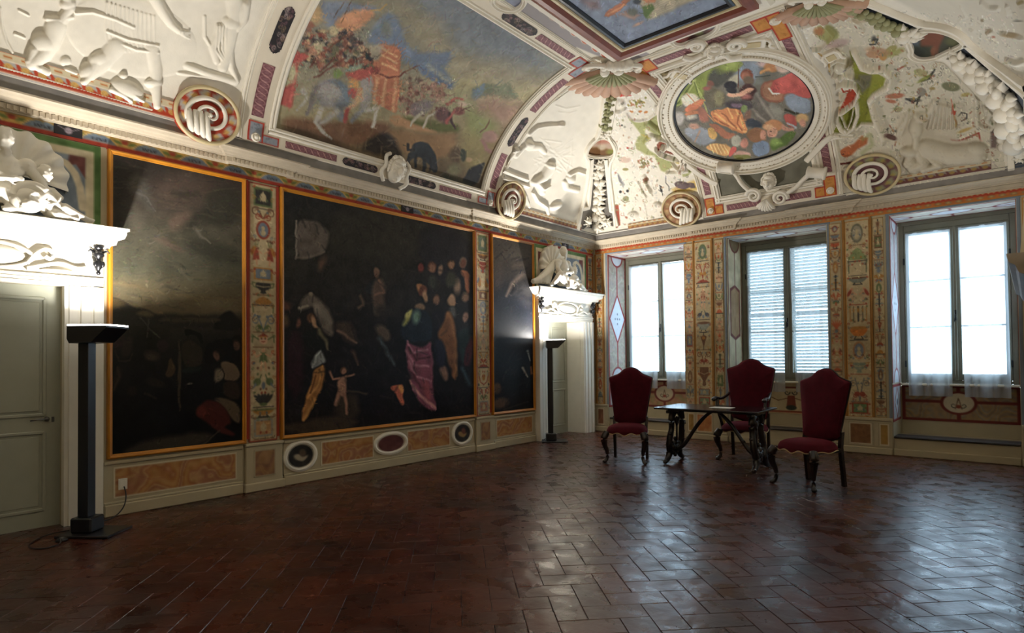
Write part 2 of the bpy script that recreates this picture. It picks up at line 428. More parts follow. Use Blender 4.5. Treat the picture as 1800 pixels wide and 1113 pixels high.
BG, RD, GR, BL, OC, DK, BR, PK = 'b5a480', '8c3a26', '5c6a42', '6a7580', 'a87534', '2c2a27', '6b4830', 'a87a62'
def mot(c, kind, cx, y, w, h, col=RD, col2=OC):
    """one grotesque motif centred on cx from y down over h, w wide"""
    c.mir = cx; m = y+h/2
    if kind == 'urn':
        c.poly([(cx-w*.28, y+h*.1), (cx+.1, y+h*.1), (cx+.1, y+h*.95), (cx-w*.12, y+h*.9), (cx-w*.08, y+h*.7), (cx-w*.3, y+h*.45)], col)
        c.line([(cx-w*.28, y+h*.15), (cx-w*.42, y+h*.1), (cx-w*.38, y+h*.4), (cx-w*.25, y+h*.5)], 1.2, col2)
        c.line([(cx-w*.25, y+h*.35), (cx, y+h*.42)], 1.1, BG)
    elif kind == 'scroll':
        c.line([(cx, y+h), (cx-w*.1, y+h*.5), (cx-w*.2, y+h*.15)], 1.6, col)
        c.spiral(cx-w*.28, y+h*.35, w*.17, 1.5, col, 1.3, -60, -1); c.ell(cx-w*.12, y+h*.75, w*.12, h*.1, col2, 40)
        c.spiral(cx-w*.2, y+h*.8, w*.11, 1.2, col2, 1.2, 60, 1)
    elif kind == 'mask':
        c.ell(cx, m, w*.17, h*.34, 'c9a184'); c.ell(cx-w*.07, m-h*.06, w*.03, h*.05, DK); c.line([(cx-w*.06, m+h*.14), (cx, m+h*.17)], 1., RD)
        c.poly([(cx-w*.2, m-h*.2), (cx, m-h*.45), (cx, m-h*.2)], col); c.line([(cx-w*.18, m), (cx-w*.4, m-h*.25), (cx-w*.42, m+h*.2)], 1.5, col2)
    elif kind == 'figure':
        c.ell(cx, y+h*.14, w*.07, h*.09, 'c79a78'); c.poly([(cx-w*.1, y+h*.22), (cx, y+h*.22), (cx, y+h*.62), (cx-w*.16, y+h*.62)], col, 1.4)
        c.line([(cx-w*.08, y+h*.28), (cx-w*.28, y+h*.4), (cx-w*.34, y+h*.2)], 1.8, 'c79a78'); c.line([(cx-w*.07, y+h*.6), (cx-w*.1, y+h*.95)], 2.2, 'c79a78')
    elif kind == 'pair':
        c.ell(cx-w*.27, y+h*.2, w*.06, h*.09, 'c0906c'); c.poly([(cx-w*.34, y+h*.28), (cx-w*.2, y+h*.28), (cx-w*.14, y+h*.75), (cx-w*.4, y+h*.8)], col, 1.6)
        c.line([(cx-w*.22, y+h*.35), (cx-w*.06, y+h*.5)], 1.6, 'c0906c'); c.ell(cx-w*.38, y+h*.4, w*.07, h*.2, col2, 25)
        c.line([(cx-w*.26, y+h*.75), (cx-w*.24, y+h*.98)], 2., 'c0906c')
    elif kind == 'plaque':
        c.poly([(cx-w*.36, y+h*.06), (cx, y+h*.06), (cx, y+h*.94), (cx-w*.36, y+h*.94)], col, 1)
        c.poly([(cx-w*.29, y+h*.16), (cx, y+h*.16), (cx, y+h*.84), (cx-w*.29, y+h*.84)], col2, 1)
        c.ell(cx, m, w*.12, h*.2, BG); c.line([(cx-w*.1, m+h*.2), (cx, m-h*.25)], 1., BG)
    elif kind == 'medal':
        c.ell(cx, m, w*.27, h*.44, col); c.ell(cx, m, w*.2, h*.34, col2); c.ell(cx, m-h*.08, w*.07, h*.1, BG); c.ell(cx, m+h*.14, w*.1, h*.14, BG)
    elif kind == 'bowl':
        c.poly([(cx-w*.42, y+h*.25), (cx, y+h*.2), (cx, y+h*.8), (cx-w*.2, y+h*.75), (cx-w*.36, y+h*.5)], col); c.ell(cx, y+h*.25, w*.42, h*.1, col2)
        c.line([(cx-w*.12, y+h*.8), (cx-w*.2, y+h*.97), (cx, y+h*.97)], 1.3, DK)
    elif kind == 'drape':
        c.line([(cx-w*.42, y+h*.1), (cx-w*.25, y+h*.7), (cx, y+h*.85)], 1.6, col); c.line([(cx-w*.42, y+h*.1), (cx-w*.4, y+h*.8)], 1.4, col2)
        c.ell(cx-w*.4, y+h*.85, w*.05, h*.1, DK); c.ell(cx, y+h*.4, w*.12, h*.2, col2)
    elif kind == 'candel':
        for k, r in ((.08, .2), (.3, .1), (.5, .24), (.72, .1), (.9, .26)): c.ell(cx, y+h*k, w*r, h*.07, (col, col2)[k > .4])
        c.line([(cx, y), (cx, y+h)], 1.6, DK)
    elif kind == 'leaf':
        for k in (-70, -40, -12): c.ell(cx-w*.12*abs(k)/40, m, w*.07, h*.42, col, k*.6)
        c.ell(cx, y+h*.85, w*.15, h*.12, col2)
    elif kind == 'bird':
        c.ell(cx-w*.24, m, w*.15, h*.2, col, -30); c.line([(cx-w*.14, m-h*.15), (cx-w*.08, m-h*.38)], 1.4, col); c.poly([(cx-w*.3, m), (cx-w*.44, m+h*.4), (cx-w*.25, m+h*.15)], col2)
        c.ell(cx, m+h*.2, w*.07, h*.2, col2)
    elif kind == 'canopy':
        c.poly([(cx-w*.42, y+h*.5), (cx-w*.2, y+h*.2), (cx, y+h*.08), (cx, y+h*.5)], col, 1.2); c.line([(cx-w*.4, y+h*.5), (cx-w*.38, y+h*.95)], 1.3, col2); c.line([(cx-w*.42, y+h*.55), (cx, y+h*.55)], 1.2, DK)
    elif kind == 'darts':
        for k in (-.36, -.2, -.02): c.line([(cx+w*k, y+h*.1), (cx+w*k, y+h*.9)], 1.1, DK if k > -.3 else OC); c.ell(cx+w*k, y+h*.3, w*.03, h*.12, col)
    elif kind == 'tass':
        c.line([(cx, y), (cx, y+h)], 1.1, DK); c.poly([(cx-w*.2, y+h*.2), (cx, y+h*.1), (cx, y+h*.9)], col, 1.2); c.ell(cx, y+h*.3, w*.1, h*.1, col2)
    c.mir = None
KINDS_ = ['urn', 'scroll', 'mask', 'figure', 'pair', 'plaque', 'medal', 'bowl', 'drape', 'candel', 'leaf', 'bird', 'canopy', 'tass', 'scroll', 'figure']
def grot(w, h, seed, seq=None, border=RD, bgc=BG, bw=1.6):
    """grotesque strip w x h in cm"""
    c = Cv(0, 0, w, h, 1.15, bgc); c.noise(.05, 22, (1, .95, .8)); rng = random.Random(seed); y = 3.
    pal = [RD, GR, BL, OC, BR, '8c6a4c', '5d6a72', 'b0542f']
    if seq is None:
        seq = []
        while y < h-14:
            k = rng.choice(KINDS_); hh = rng.uniform(14, 30)*min(1.1, w/30+.35)
            seq.append((k, hh, rng.choice(pal), rng.choice(pal))); y += hh
    y = 3.; tot = sum(q[1] for q in seq); f = (h-6)/tot
    for k, hh, a, b in seq:
        mot(c, k, w/2, y, w*.92, hh*f*.96, a, b)
        if rng.random() < .5: c.line([(w*.14, y+hh*f), (w*.86, y+hh*f)], 1., rng.choice([RD, BR, DK]))
        for _ in range(max(1, int(hh*f/9))):
            c.mir = w/2; yy = y+rng.uniform(0, hh*f); c.spiral(w*rng.uniform(.08, .3), yy, w*rng.uniform(.04, .08), .9, rng.choice(pal), 1.2, rng.uniform(0, 360), rng.choice([-1, 1])); c.ell(w*rng.uniform(.1, .45), yy+rng.uniform(-4, 4), w*.035, 1.6, rng.choice(pal), rng.uniform(0, 90)); c.mir = None
        y += hh*f
    c.dabs(int(w*h/22), 3, .9, .12)
    if border:
        for q in ([(0, 0), (w, 0)], [(0, h), (w, h)], [(0, 0), (0, h)], [(w, 0), (w, h)]): c.line(q, bw*2, border)
    c.noise(.035, 3); return c
def marble(w, h, cols, seed, border='cfc4a8', line_='7a6a50'):
    c = Cv(0, 0, w, h, 1., cols[0]); c.rng = np.random.default_rng(seed)
    n1 = vnoise(c.h, c.w, 18, c.rng); X, Y = np.meshgrid(np.arange(c.w), np.arange(c.h))
    n2 = vnoise(c.h, c.w, 7, c.rng); t = .5+.5*np.sin((X*.09+Y*.16)+n1*9+n2*2.)
    cs = [rgb(q) for q in cols]; k = t*(len(cs)-1); i = np.minimum(k.astype(int), len(cs)-2); f = (k-i)[..., None]; A = np.array(cs)
    c.a = (A[i]*(1-f)+A[i+1]*f).astype(np.float32); mn = c.a.mean((0, 1)); c.a = mn+.6*(c.a-mn); c.a *= .93; c.noise(.04, 5)
    for _ in range(5):
        x = c.rng.uniform(0, w); y = c.rng.uniform(0, h); p = [(x, y)]
        for _k in range(5): x += c.rng.uniform(-w*.1, w*.18); y += c.rng.uniform(-h*.25, h*.25); p.append((x, y))
        c.line(p, 1., cols[-1], .8, .45)
    if border:
        for q in ([(0, 0), (w, 0)], [(0, h), (w, h)], [(0, 0), (0, h)], [(w, 0), (w, h)]): c.line(q, 3., border); 
    return c
def flat(name, cv, org, du, dv, m=M_vcw, parent=None, th=.012, res=None, **k):
    """a painted panel standing th proud of its wall: org = top left as seen, du/dv = full edge vectors (du right, dv down)"""
    org = np.array(org, float); du = np.array(du, float); dv = np.array(dv, float); lu, lv = np.linalg.norm(du), np.linalg.norm(dv)
    r = res or .0085; nu, nv = max(2, int(lu/r)), max(2, int(lv/r)); n = np.cross(du, dv); n = -n/np.linalg.norm(n)
    u = np.linspace(0, 1, nu); v = np.linspace(0, 1, nv); U, V = np.meshgrid(u, v, indexing='ij')
    P = org+U[..., None]*du+V[..., None]*dv+n*th
    W, H = (cv.w-1)/cv.sc, (cv.h-1)/cv.sc; col = cv.sample(cv.x0+U*W, cv.y0+V*H)
    # skirt gives the panel its thickness
    def ring(P): return np.concatenate([P[:1]-n*th, P, P[-1:]-n*th], 0)
    P = ring(P); col = np.concatenate([col[:1], col, col[-1:]], 0); P = np.concatenate([P[:, :1]-n*th*0, P, P[:, -1:]], 1); P[1:-1, 0] -= n*th; P[1:-1, -1] -= n*th
    P[0, 0] = P[0, 1]; P[-1, 0] = P[-1, 1]; P[0, -1] = P[0, -2]; P[-1, -1] = P[-1, -2]
    col = np.concatenate([col[:, :1], col, col[:, -1:]], 1)
    me = gridmesh(name, P, col, smooth=False)
    return link(name, me, m, parent, **k)
def bar(name, m, parent, p, q, w, d, n, **k):
    """straight moulding between p and q, w wide, d proud along n"""
    p, q, n = Vector(p), Vector(q), Vector(n); t = (q-p).normalized(); s = n.cross(t); mb = MB()
    V = []
    for e in (p, q):
        for a, b in ((-.5, 0), (-.5, .55), (-.3, 1), (.3, 1), (.5, .55), (.5, 0)): V.append(e+s*a*w+n*b*d)
    mb.add(V, [tuple(range(6)), tuple(range(11, 5, -1))]+[(i, (i+1) % 6, (i+1) % 6+6, i+6) for i in range(6)])
    return mb.build(name, m, parent, **k)
def frame4(name, m, parent, c, w, d, n, names=None):
    for i in range(4): bar(names or name, m, parent, c[i], c[(i+1) % 4], w, d, n)

# ------------------------------------------------------------------ floor: terracotta tiles laid in herringbone at 45 degrees
M_grout = mat('floor_mortar', '1c120e', .7, var=.2)
mb = MB(); mb.box(-.35, RW+.3, FRONT, .9, -.12, -.004)
floor = mb.build('floor', M_grout, kind='structure')
def tilemat():
    m = mat('terracotta', '5e2a1c', .30, var=.0); nt = m.node_tree; b = nt.nodes['Principled BSDF']; L = nt.links
    g = nt.nodes.new('ShaderNodeNewGeometry'); sx = nt.nodes.new('ShaderNodeSeparateXYZ'); L.new(g.outputs['Position'], sx.inputs[0])
    oi = nt.nodes.new('ShaderNodeAttribute'); oi.attribute_name = 'tone'
    n = nt.nodes.new('ShaderNodeTexNoise'); n.inputs['Scale'].default_value = 1.6; n.inputs['Detail'].default_value = 8; L.new(g.outputs['Position'], n.inputs['Vector'])
    cr = nt.nodes.new('ShaderNodeValToRGB'); e = cr.color_ramp.elements
    e[0].position = .3; e[0].color = (*lin(rgb('2f1711')), 1); e[1].position = .72; e[1].color = (*lin(rgb('55291b')), 1)
    ad = nt.nodes.new('ShaderNodeMath'); ad.operation = 'ADD'; L.new(n.outputs[0], ad.inputs[0]); L.new(oi.outputs['Fac'], ad.inputs[1]); L.new(ad.outputs[0], cr.inputs[0])
    L.new(cr.outputs[0], b.inputs['Base Color'])
    n2 = nt.nodes.new('ShaderNodeTexNoise'); n2.inputs['Scale'].default_value = 5; n2.inputs['Detail'].default_value = 5; L.new(g.outputs['Position'], n2.inputs['Vector'])
    mr = nt.nodes.new('ShaderNodeMapRange'); mr.inputs['From Min'].default_value = .35; mr.inputs['From Max'].default_value = .68; mr.inputs['To Min'].default_value = .21; mr.inputs['To Max'].default_value = .42
    L.new(n2.outputs[0], mr.inputs[0]); L.new(mr.outputs[0], b.inputs['Roughness'])
    n3 = nt.nodes.new('ShaderNodeTexNoise'); n3.inputs['Scale'].default_value = 7; n3.inputs['Detail'].default_value = 5; L.new(g.outputs['Position'], n3.inputs['Vector'])
    bp = nt.nodes.new('ShaderNodeBump'); bp.inputs['Strength'].default_value = .5; bp.inputs['Distance'].default_value = .012; L.new(n3.outputs[0], bp.inputs['Height']); L.new(bp.outputs[0], b.inputs['Normal'])
    return m
M_tile = tilemat()
TL, TW = .36, .18
tiles = []
a0 = math.radians(46); E1 = np.array([math.cos(a0), math.sin(a0)]); E2 = np.array([-math.sin(a0), math.cos(a0)]); OR = np.array([6.34, -5.286])
for k in range(-60, 61):
    for q in range(-30, 31):
        # cell origin in units of TW: diagonal step (1,-1)... herringbone with period 4 along the row
        bx, by = k+2*q, k-2*q
        for (x0, y0, lx, ly) in ((bx, by, 2, 1), (bx, by+1, 1, 2)):
            c = OR+E1*(x0+lx/2)*TW+E2*(y0+ly/2)*TW
            if -.5 < c[0] < RW+.4 and FRONT+.1 < c[1] < .9: tiles.append((tuple(c), x0, y0, lx, ly))
seen = {}; 
for t in tiles: seen[(t[1], t[2], t[3])] = t
tiles = list(seen.values())
def tile_geo(mb_v, mb_f, tone, t, rng):
    _, x0, y0, lx, ly = t; g = .009; b = .014; h = rng.uniform(-.0015, .0015); V = []; tx, ty = rng.uniform(-.0009, .0009), rng.uniform(-.0009, .0009)
    for (ins, z) in ((g, -.006), (g, -.0035), (g+b, 0.)):
        for (u, v) in ((x0+ins, y0+ins), (x0+lx-ins, y0+ins), (x0+lx-ins, y0+ly-ins), (x0+ins, y0+ly-ins)):
            p = OR+E1*u*TW+E2*v*TW; zz = z+h*.5+tx*(u-x0-lx/2)+ty*(v-y0-ly/2) if z > -.005 else z; V.append((p[0], p[1], zz))
    n = len(mb_v); mb_v += V
    F = [(8, 9, 10, 11)]+[(r*4+i, r*4+(i+1) % 4, r*4+4+(i+1) % 4, r*4+4+i) for r in (0, 1) for i in range(4)]
    mb_f += [tuple(q+n for q in f) for f in F]; tone += [rng.uniform(-.09, .09)]*12
def tone_mesh(name, V, F, tone):
    me = npmesh(name, V, F); a = me.attributes.new('tone', 'FLOAT', 'POINT'); a.data.foreach_set('value', np.array(tone, np.float32)); return me
rng = random.Random(5)
def vis(c):
    x, y = proj((c[0], c[1], 0)); d = (np.array([c[0], c[1], 0])-CC)@_fw; return d > .5 and -60 < x < 1860 and y < 1180
order = sorted(tiles, key=lambda t: (not vis(t[0]), (t[0][0]-CC[0])**2+(t[0][1]-CC[1])**2))
inroom = lambda t: 0 < t[0][0] < RW and t[0][1] < 0
for t in order[:300]:
    V, F, T = [], [], []; tile_geo(V, F, T, t, rng); link('floor_tile', tone_mesh('floor_tile', V, F, T), M_tile, floor)
V, F, T = [], [], []
for t in order[300:]: tile_geo(V, F, T, t, rng)
link('floor_tiles_beyond', tone_mesh('floor_tiles_beyond', V, F, T), M_tile, floor, kind='stuff')

# ------------------------------------------------------------------ left wall
D1, D2 = (-10.16, -8.99), (-1.67, -.50); DH = 2.2
mb = MB()
for a, b in ((FRONT, D1[0]), (D1[1], D2[0]), (D2[1], 0)): mb.box(-.35, 0, a, b, 0, 3.97)
for a, b in (D1, D2): mb.box(-.35, 0, a, b, DH, 3.97)
wl = mb.build('wall_left', M_plaster, kind='structure')
def lp(name, cv, y0, y1, z0, z1, parent=wl, th=.012, m=M_vcw, x=0., **k): return flat(name, cv, (x, y0, z1), (0, y1-y0, 0), (0, 0, z0-z1), m, parent, th, **k)
# frieze of lambrequins under the cornice
def frieze_left(w):
    c = Cv(0, 0, w, 18, 1.15, 'b9964e'); per = 44.; n = int(w/per)+1; c.noise(.10, 8, (1, .9, .5))
    for i in range(n+1):
        x = i*per+6
        c.poly([(x-15, 12), (x-9, 5), (x-3, 2), (x, 4), (x+3, 2), (x+9, 5), (x+15, 12)], '6e7f90', 1); c.spiral(x-4, 8, 3, 1.2, '2b2d33', 1, 0, 1); c.spiral(x+4, 8, 3, 1.2, '2b2d33', 1, 180, -1)
        u = x+per/2; c.ell(u, 6, 3, 3, 'a8452c'); c.ell(u-6, 7, 4, 2, '6c7a3c', 30); c.ell(u+6, 7, 4, 2, '6c7a3c', -30); c.line([(u-4, 3), (u+4, 3)], 1.4, '7a4a3a')
        c.line([(x-16, 12), (x-9, 4.4), (x-3, 1.4)], 1., 'd7b672'); c.line([(x+16, 12), (x+9, 4.4), (x+3, 1.4)], 1., 'd7b672')
    c.poly([(0, 12.3), (w, 12.3), (w, 18), (0, 18)], '96301a', .8); c.noise(.05, 3); return c
lp('frieze', frieze_left(1140), FRONT+.2, -.02, 3.583, 3.715, th=.01, res=.012)
for y in (-8.95, -4.9, -1.0):
    c = Cv(0, 0, 22, 16, 2., '1f1c20'); c.ell(11, 8, 3, 5, '9c8f98', 0); c.line([(3, 3), (11, 9), (19, 3)], 1.3, '7a7078'); lp('painted_shield', c, y-.11, y+.11, 3.612, 3.708, th=.016)
# pilaster strips with grotesques, each on its own plinth
SEQ1 = [('plaque', 30, GR, DK), ('scroll', 14, BR, RD), ('medal', 30, RD, BL), ('pair', 34, RD, OC), ('plaque', 20, OC, BL), ('urn', 18, DK, GR), ('canopy', 26, OC, GR),
        ('scroll', 24, BL, GR), ('mask', 20, RD, GR), ('figure', 34, GR, OC), ('bird', 26, GR, BL), ('leaf', 20, DK, GR), ('bowl', 14, OC, GR), ('plaque', 28, '8b8d84', 'b08658')]
SEQ2 = [('plaque', 30, GR, '5f6a5a'), ('bowl', 12, BR, OC), ('urn', 22, RD, OC), ('pair', 26, OC, BL), ('plaque', 16, OC, '6b4a35'), ('medal', 24, BL, '8c8478'), ('candel', 28, BL, OC), ('figure', 30, 'a5917c', OC),
        ('scroll', 18, OC, RD), ('canopy', 12, RD, OC), ('drape', 26, RD, OC), ('scroll', 20, RD, GR), ('plaque', 22, '8b8d84', '9a6a55')]
for (a, b, sq) in ((-7.245, -6.885, SEQ1), (-3.50, -3.165, SEQ2)):
    g = grot((b-a)*100, 300, 3, sq)
    bar('red_band', M_red, wl, (0, a-.005, .6), (0, a-.005, 3.57), .03, .02, (1, 0, 0)); bar('red_band', M_red, wl, (0, b+.005, .6), (0, b+.005, 3.57), .03, .02, (1, 0, 0))
    lp('grotesque_panel', g, a+.01, b-.01, .56, 3.56, th=.016)
    mb = MB(); mb.box(0, .05, a-.04, b+.04, 0, .54, .008); mb.box(0, .075, a-.06, b+.06, 0, .10, .01); mb.box(0, .065, a-.05, b+.05, .515, .55, .008)
    pl_ = mb.build('plinth', M_plaster, wl)
    lp('marble_panel', marble(26, 32, ['a9804e', '97694a', '7f5a46', 'b78c58'], 4, 'a89c80'), a+.05, b-.05, .16, .47, pl_, th=.006, x=.05)
# dado
def lbase(a, b, parts):
    mb = MB(); mb.box(0, .02, a, b, .12, .52); mb.box(0, .045, a, b, .0, .115, .01); mb.box(0, .04, a, b, .50, .535, .008); mb.box(0, .03, a, b, .115, .14, .006)
    d = mb.build('dado', M_plaster, wl)
    for (u, v, kind) in parts:
        if kind == 'm': lp('marble_panel', marble((v-u)*100, 30, ['c79a56', 'b67a3a', 'a2603a', 'cfae74', '9a6048'], int(-u*10)), u, v, .17, .47, d, th=.006, x=.02)
    return d
lbase(-8.66, -7.31, [(-8.58, -7.38, 'm')])
dd = lbase(-6.82, -3.56, [(-6.32, -5.52, 'm'), (-4.94, -4.1, 'm')])
lbase(-3.10, -1.99, [(-3.04, -2.08, 'm')])
def roundel(y, r, z, cols, nm, x=.02, rx=None):
    rx = rx or r; c = Cv(-1, -1, 1, 1, 26, 'd5cbb0'); c.a[:] = rgb('d6ccb2'); c.ell(0, 0, .84, .84, cols[0], b=.03); c.noise(.05, .3)
    if nm == 'painted_roundel':
        c.ell(-.1, .1, .4, .22, cols[1], 30, b=.1); c.ell(.12, -.2, .22, .3, cols[2], -20, b=.1); c.ell(.25, .2, .25, .1, cols[1], -40, b=.1)
    th = np.linspace(0, 2*PI, 41)[:-1]; rr = np.linspace(0, 1, 14); G = np.stack([np.stack([0*th+x+.012, y+rx*q*np.cos(th), z+r*q*np.sin(th)], -1) for q in rr], 1); G = np.concatenate([G, G[:1]], 0)
    cc = np.stack([c.sample(q*np.cos(th), -q*np.sin(th)) for q in rr], 1); cc = np.concatenate([cc, cc[:1]], 0)
    o = link(nm, gridmesh(nm, G, cc), M_vcw, dd)
    t2 = np.linspace(0, 2*PI, 49)[:-1]; sweep('roundel_rim', np.stack([0*t2+x, y+rx*np.cos(t2), z+r*np.sin(t2)], -1), np.tile((1, 0, 0), (48, 1)), [(-.03, 0), (-.025, .018), (.0, .026), (.02, .018), (.025, 0)], M_stucco, o, closed=True)
roundel(-6.60, .165, .33, ['1f1d1b', 'b2a48a', '5c4a3a'], 'painted_roundel', rx=.20)
roundel(-5.23, .135, .33, ['5d2a26', '5d2a26', '5d2a26'], 'porphyry_oval', rx=.27)
roundel(-3.84, .165, .33, ['241f1a', '9a7a4a', '6c3a2a'], 'painted_roundel', rx=.20)
# overdoor painted fields
def overdoor(flip):
    c = Cv(0, 0, 172, 82, 1.15, GR); c.a[:] = rgb('50703a'); c.poly([(6, 6), (166, 6), (166, 82), (6, 82)], 'd0c4a4', 1); c.poly([(13, 13), (159, 13), (159, 82), (13, 82)], '77838f', 1.5)
    c.noise(.06, 16); c.mir = 86
    c.poly([(13, 13), (25, 13), (27, 24), (20, 21), (13, 33)], '6c3a36', 1); c.line([(15, 62), (17, 42), (21, 30), (27, 22), (36, 19), (44, 22)], 6, 'd2c6aa', 1); c.ell(43, 26, 6, 6, 'd2c6aa'); c.spiral(43, 26, 4.5, 1.2, '8f866f', 1.3, 0, 1)
    c.line([(30, 55), (48, 47), (60, 55)], 1.4, '9aa3ab', 1); c.ell(46, 66, 12, 5, '8d97a0', 10, b=4); c.mir = None; c.noise(.04, 4); return c
lp('overdoor_field', overdoor(0), -10.45, -8.69, 2.76, 3.57, th=.012, res=.011)
lp('overdoor_field', overdoor(1), -1.98, -.28, 2.76, 3.57, th=.012)
bar('red_band', M_red, wl, (0, -.265, .56), (0, -.265, 3.57), .03, .015, (1, 0, 0))
lp('grotesque_panel', grot(17, 300, 8), -.235, -.055, .56, 3.57, th=.012)
bar('ochre_band', M_orange, wl, (0, -.03, .56), (0, -.03, 3.57), .03, .015, (1, 0, 0))
mb = MB(); mb.box(0, .03, -.17, -.01, 0, .53); mb.box(0, .06, -.18, 0, 0, .1, .01); d_ = mb.build('dado', M_plaster, wl); lp('marble_panel', marble(10, 32, ['7a4a36', '8d5a3e', '6b4234'], 5), -.13, -.05, .15, .46, d_, th=.006, x=.03)

# ------------------------------------------------------------------ window wall
WX = [(.339, 1.974), (2.772, 4.38), (5.232, 6.688)]; WT = 3.578; DEP = .8
mb = MB(); xs = [-.35]+[q for w_ in WX for q in w_]+[RW+.3]
for i in range(0, 8, 2): mb.box(xs[i], xs[i+1], 0, DEP+.1, 0, 3.97)
for a, b in WX: mb.box(a, b, 0, DEP+.1, WT, 3.97)
for a, b in WX: mb.box(a, b, DEP, DEP+.1, 0, 1.0)
wb = mb.build('wall_back', M_plaster, kind='structure')
def wp(name, cv, x0, x1, z0, z1, parent=wb, th=.012, y=0., m=M_vcw, **k): return flat(name, cv, (x0, y, z1), (x1-x0, 0, 0), (0, 0, z0-z1), m, parent, th, **k)
c = Cv(0, 0, 700, 14, 1.15, 'b4652c'); c.noise(.06, 5)
for i in range(60):
    x = i*12.; c.poly([(x, 0), (x+12, 0), (x+9, 3.5), (x+6, 1.5), (x+3, 3.5)], 'c8b48c', .8); c.line([(x, 3.2), (x+3, 5.2), (x+6, 3.4), (x+9, 5.2), (x+12, 3.2)], 3.2, 'a8351c', .8); c.ell(x+6, 9, 4, 2.2, '8a7a58'); c.ell(x+6, 9.2, 1.8, 1.2, 'c09a58')
c.line([(0, 13), (700, 13)], 2.5, 'b9772f', .8)
wp('frieze', c, .06, RW-.05, 3.605, 3.712, res=.009)
for a, b in WX:
    bar('blue_band', M_blue, wb, (a-.05, 0, 3.592), (b+.05, 0, 3.592), .028, .012, (0, -1, 0))
    bar('blue_band', M_blue, wb, (a-.025, 0, .55), (a-.025, 0, 3.585), .04, .012, (0, -1, 0)); bar('blue_band', M_blue, wb, (b+.025, 0, .55), (b+.025, 0, 3.585), .04, .012, (0, -1, 0))
def xw(px): return float(ony(px, 600)[0])
SEQW1 = [('medal', 26, GR, '5d6a5a'), ('scroll', 26, RD, OC), ('canopy', 12, RD, OC), ('figure', 34, 'a57a5c', OC), ('bird', 14, '3d4650', BL), ('bowl', 20, '8e9488', BR), ('tass', 24, BR, OC), ('scroll', 22, BR, RD), ('urn', 34, BR, OC), ('plaque', 12, BR, '7f8a84'), ('plaque', 16, RD, '6d7f60')]
SEQW2 = [('medal', 28, '6c6a58', '97907c'), ('canopy', 38, '7d8a5a', '4d5a3e'), ('bowl', 12, '707468', BR), ('pair', 24, 'b59a78', RD), ('darts', 24, OC, RD), ('bowl', 20, 'c0722e', OC), ('medal', 26, 'a87a52', '6d7684'), ('urn', 16, '7e8878', OC), ('scroll', 34, '6d6a66', RD), ('plaque', 16, RD, '5f7d4e')]
strips = [(1049.5, 1060, 11, None, 1), (1205, 1220, 12, None, 0), (1223, 1252, 13, SEQW1, 1), (1258, 1273, 14, None, 0), (1461, 1481, 15, None, 0), (1488.5, 1531, 16, SEQW2, 1), (1537, 1556.5, 17, None, 0)]
for a, b, sd, sq, oc in strips:
    x0, x1 = xw(a), xw(b); wp('grotesque_panel', grot((x1-x0)*100, 302, sd, sq, border=('9a7a48', 'b77f38')[oc], bw=1.1), x0, x1, .55, 3.57, th=.014)
    if oc: 
        for x in (x0-.02, x1+.02): bar('ochre_band', M_orange, wb, (x, 0, .55), (x, 0, 3.60), .035, .02, (0, -1, 0))
wp('grotesque_panel', grot(20, 300, 21, border='b77f38', bw=1.1), 6.75, 6.95, .55, 3.57)
def wbase(x0, x1, ps):
    mb = MB(); mb.box(x0, x1, -.03, 0, 0, .52, .006); mb.box(x0-.0, x1, -.055, 0, 0, .10, .01); mb.box(x0, x1, -.045, 0, .50, .545, .008); d = mb.build('dado', M_plaster, wb)
    for a, b, col in ps: wp('marble_panel', marble((b-a)*100, 32, col, int(a*9)), a, b, .14, .46, d, th=.006, y=-.03); frame4('panel_moulding', M_plaster, d, [(a-.015, -.03, .125), (b+.015, -.03, .125), (b+.015, -.03, .475), (a-.015, -.03, .475)], .016, .01, (0, -1, 0))
DKM = ['8a5a3e', '7a4c34', '93694a']; OCM = ['a9843e', 'b58c4a', '94702e']; ORM = ['c08048', 'b86a3c', 'c89a60']
wbase(.02, .33, [(.09, .24, DKM)])
wbase(1.98, 2.765, [(xw(1224), xw(1251), ORM), (2.03, 2.15, OCM), (2.63, 2.73, OCM)])
wbase(4.39, 5.225, [(xw(1491), xw(1530), ['8a6038', '7c5233', '96693c']), (5.06, 5.18, OCM), (4.45, 4.57, OCM)])
wbase(6.695, 7.03, [(6.75, 6.95, DKM)])
# right and front walls (seen only from a step aside)
mb = MB(); mb.box(RW, RW+.3, FRONT, .9, 0, 3.97); wr = mb.build('wall_right', M_plaster, kind='structure')
mb = MB(); mb.box(-.35, RW+.3, FRONT-.3, FRONT, 0, 3.97); mb.build('wall_front', M_plaster, kind='structure')

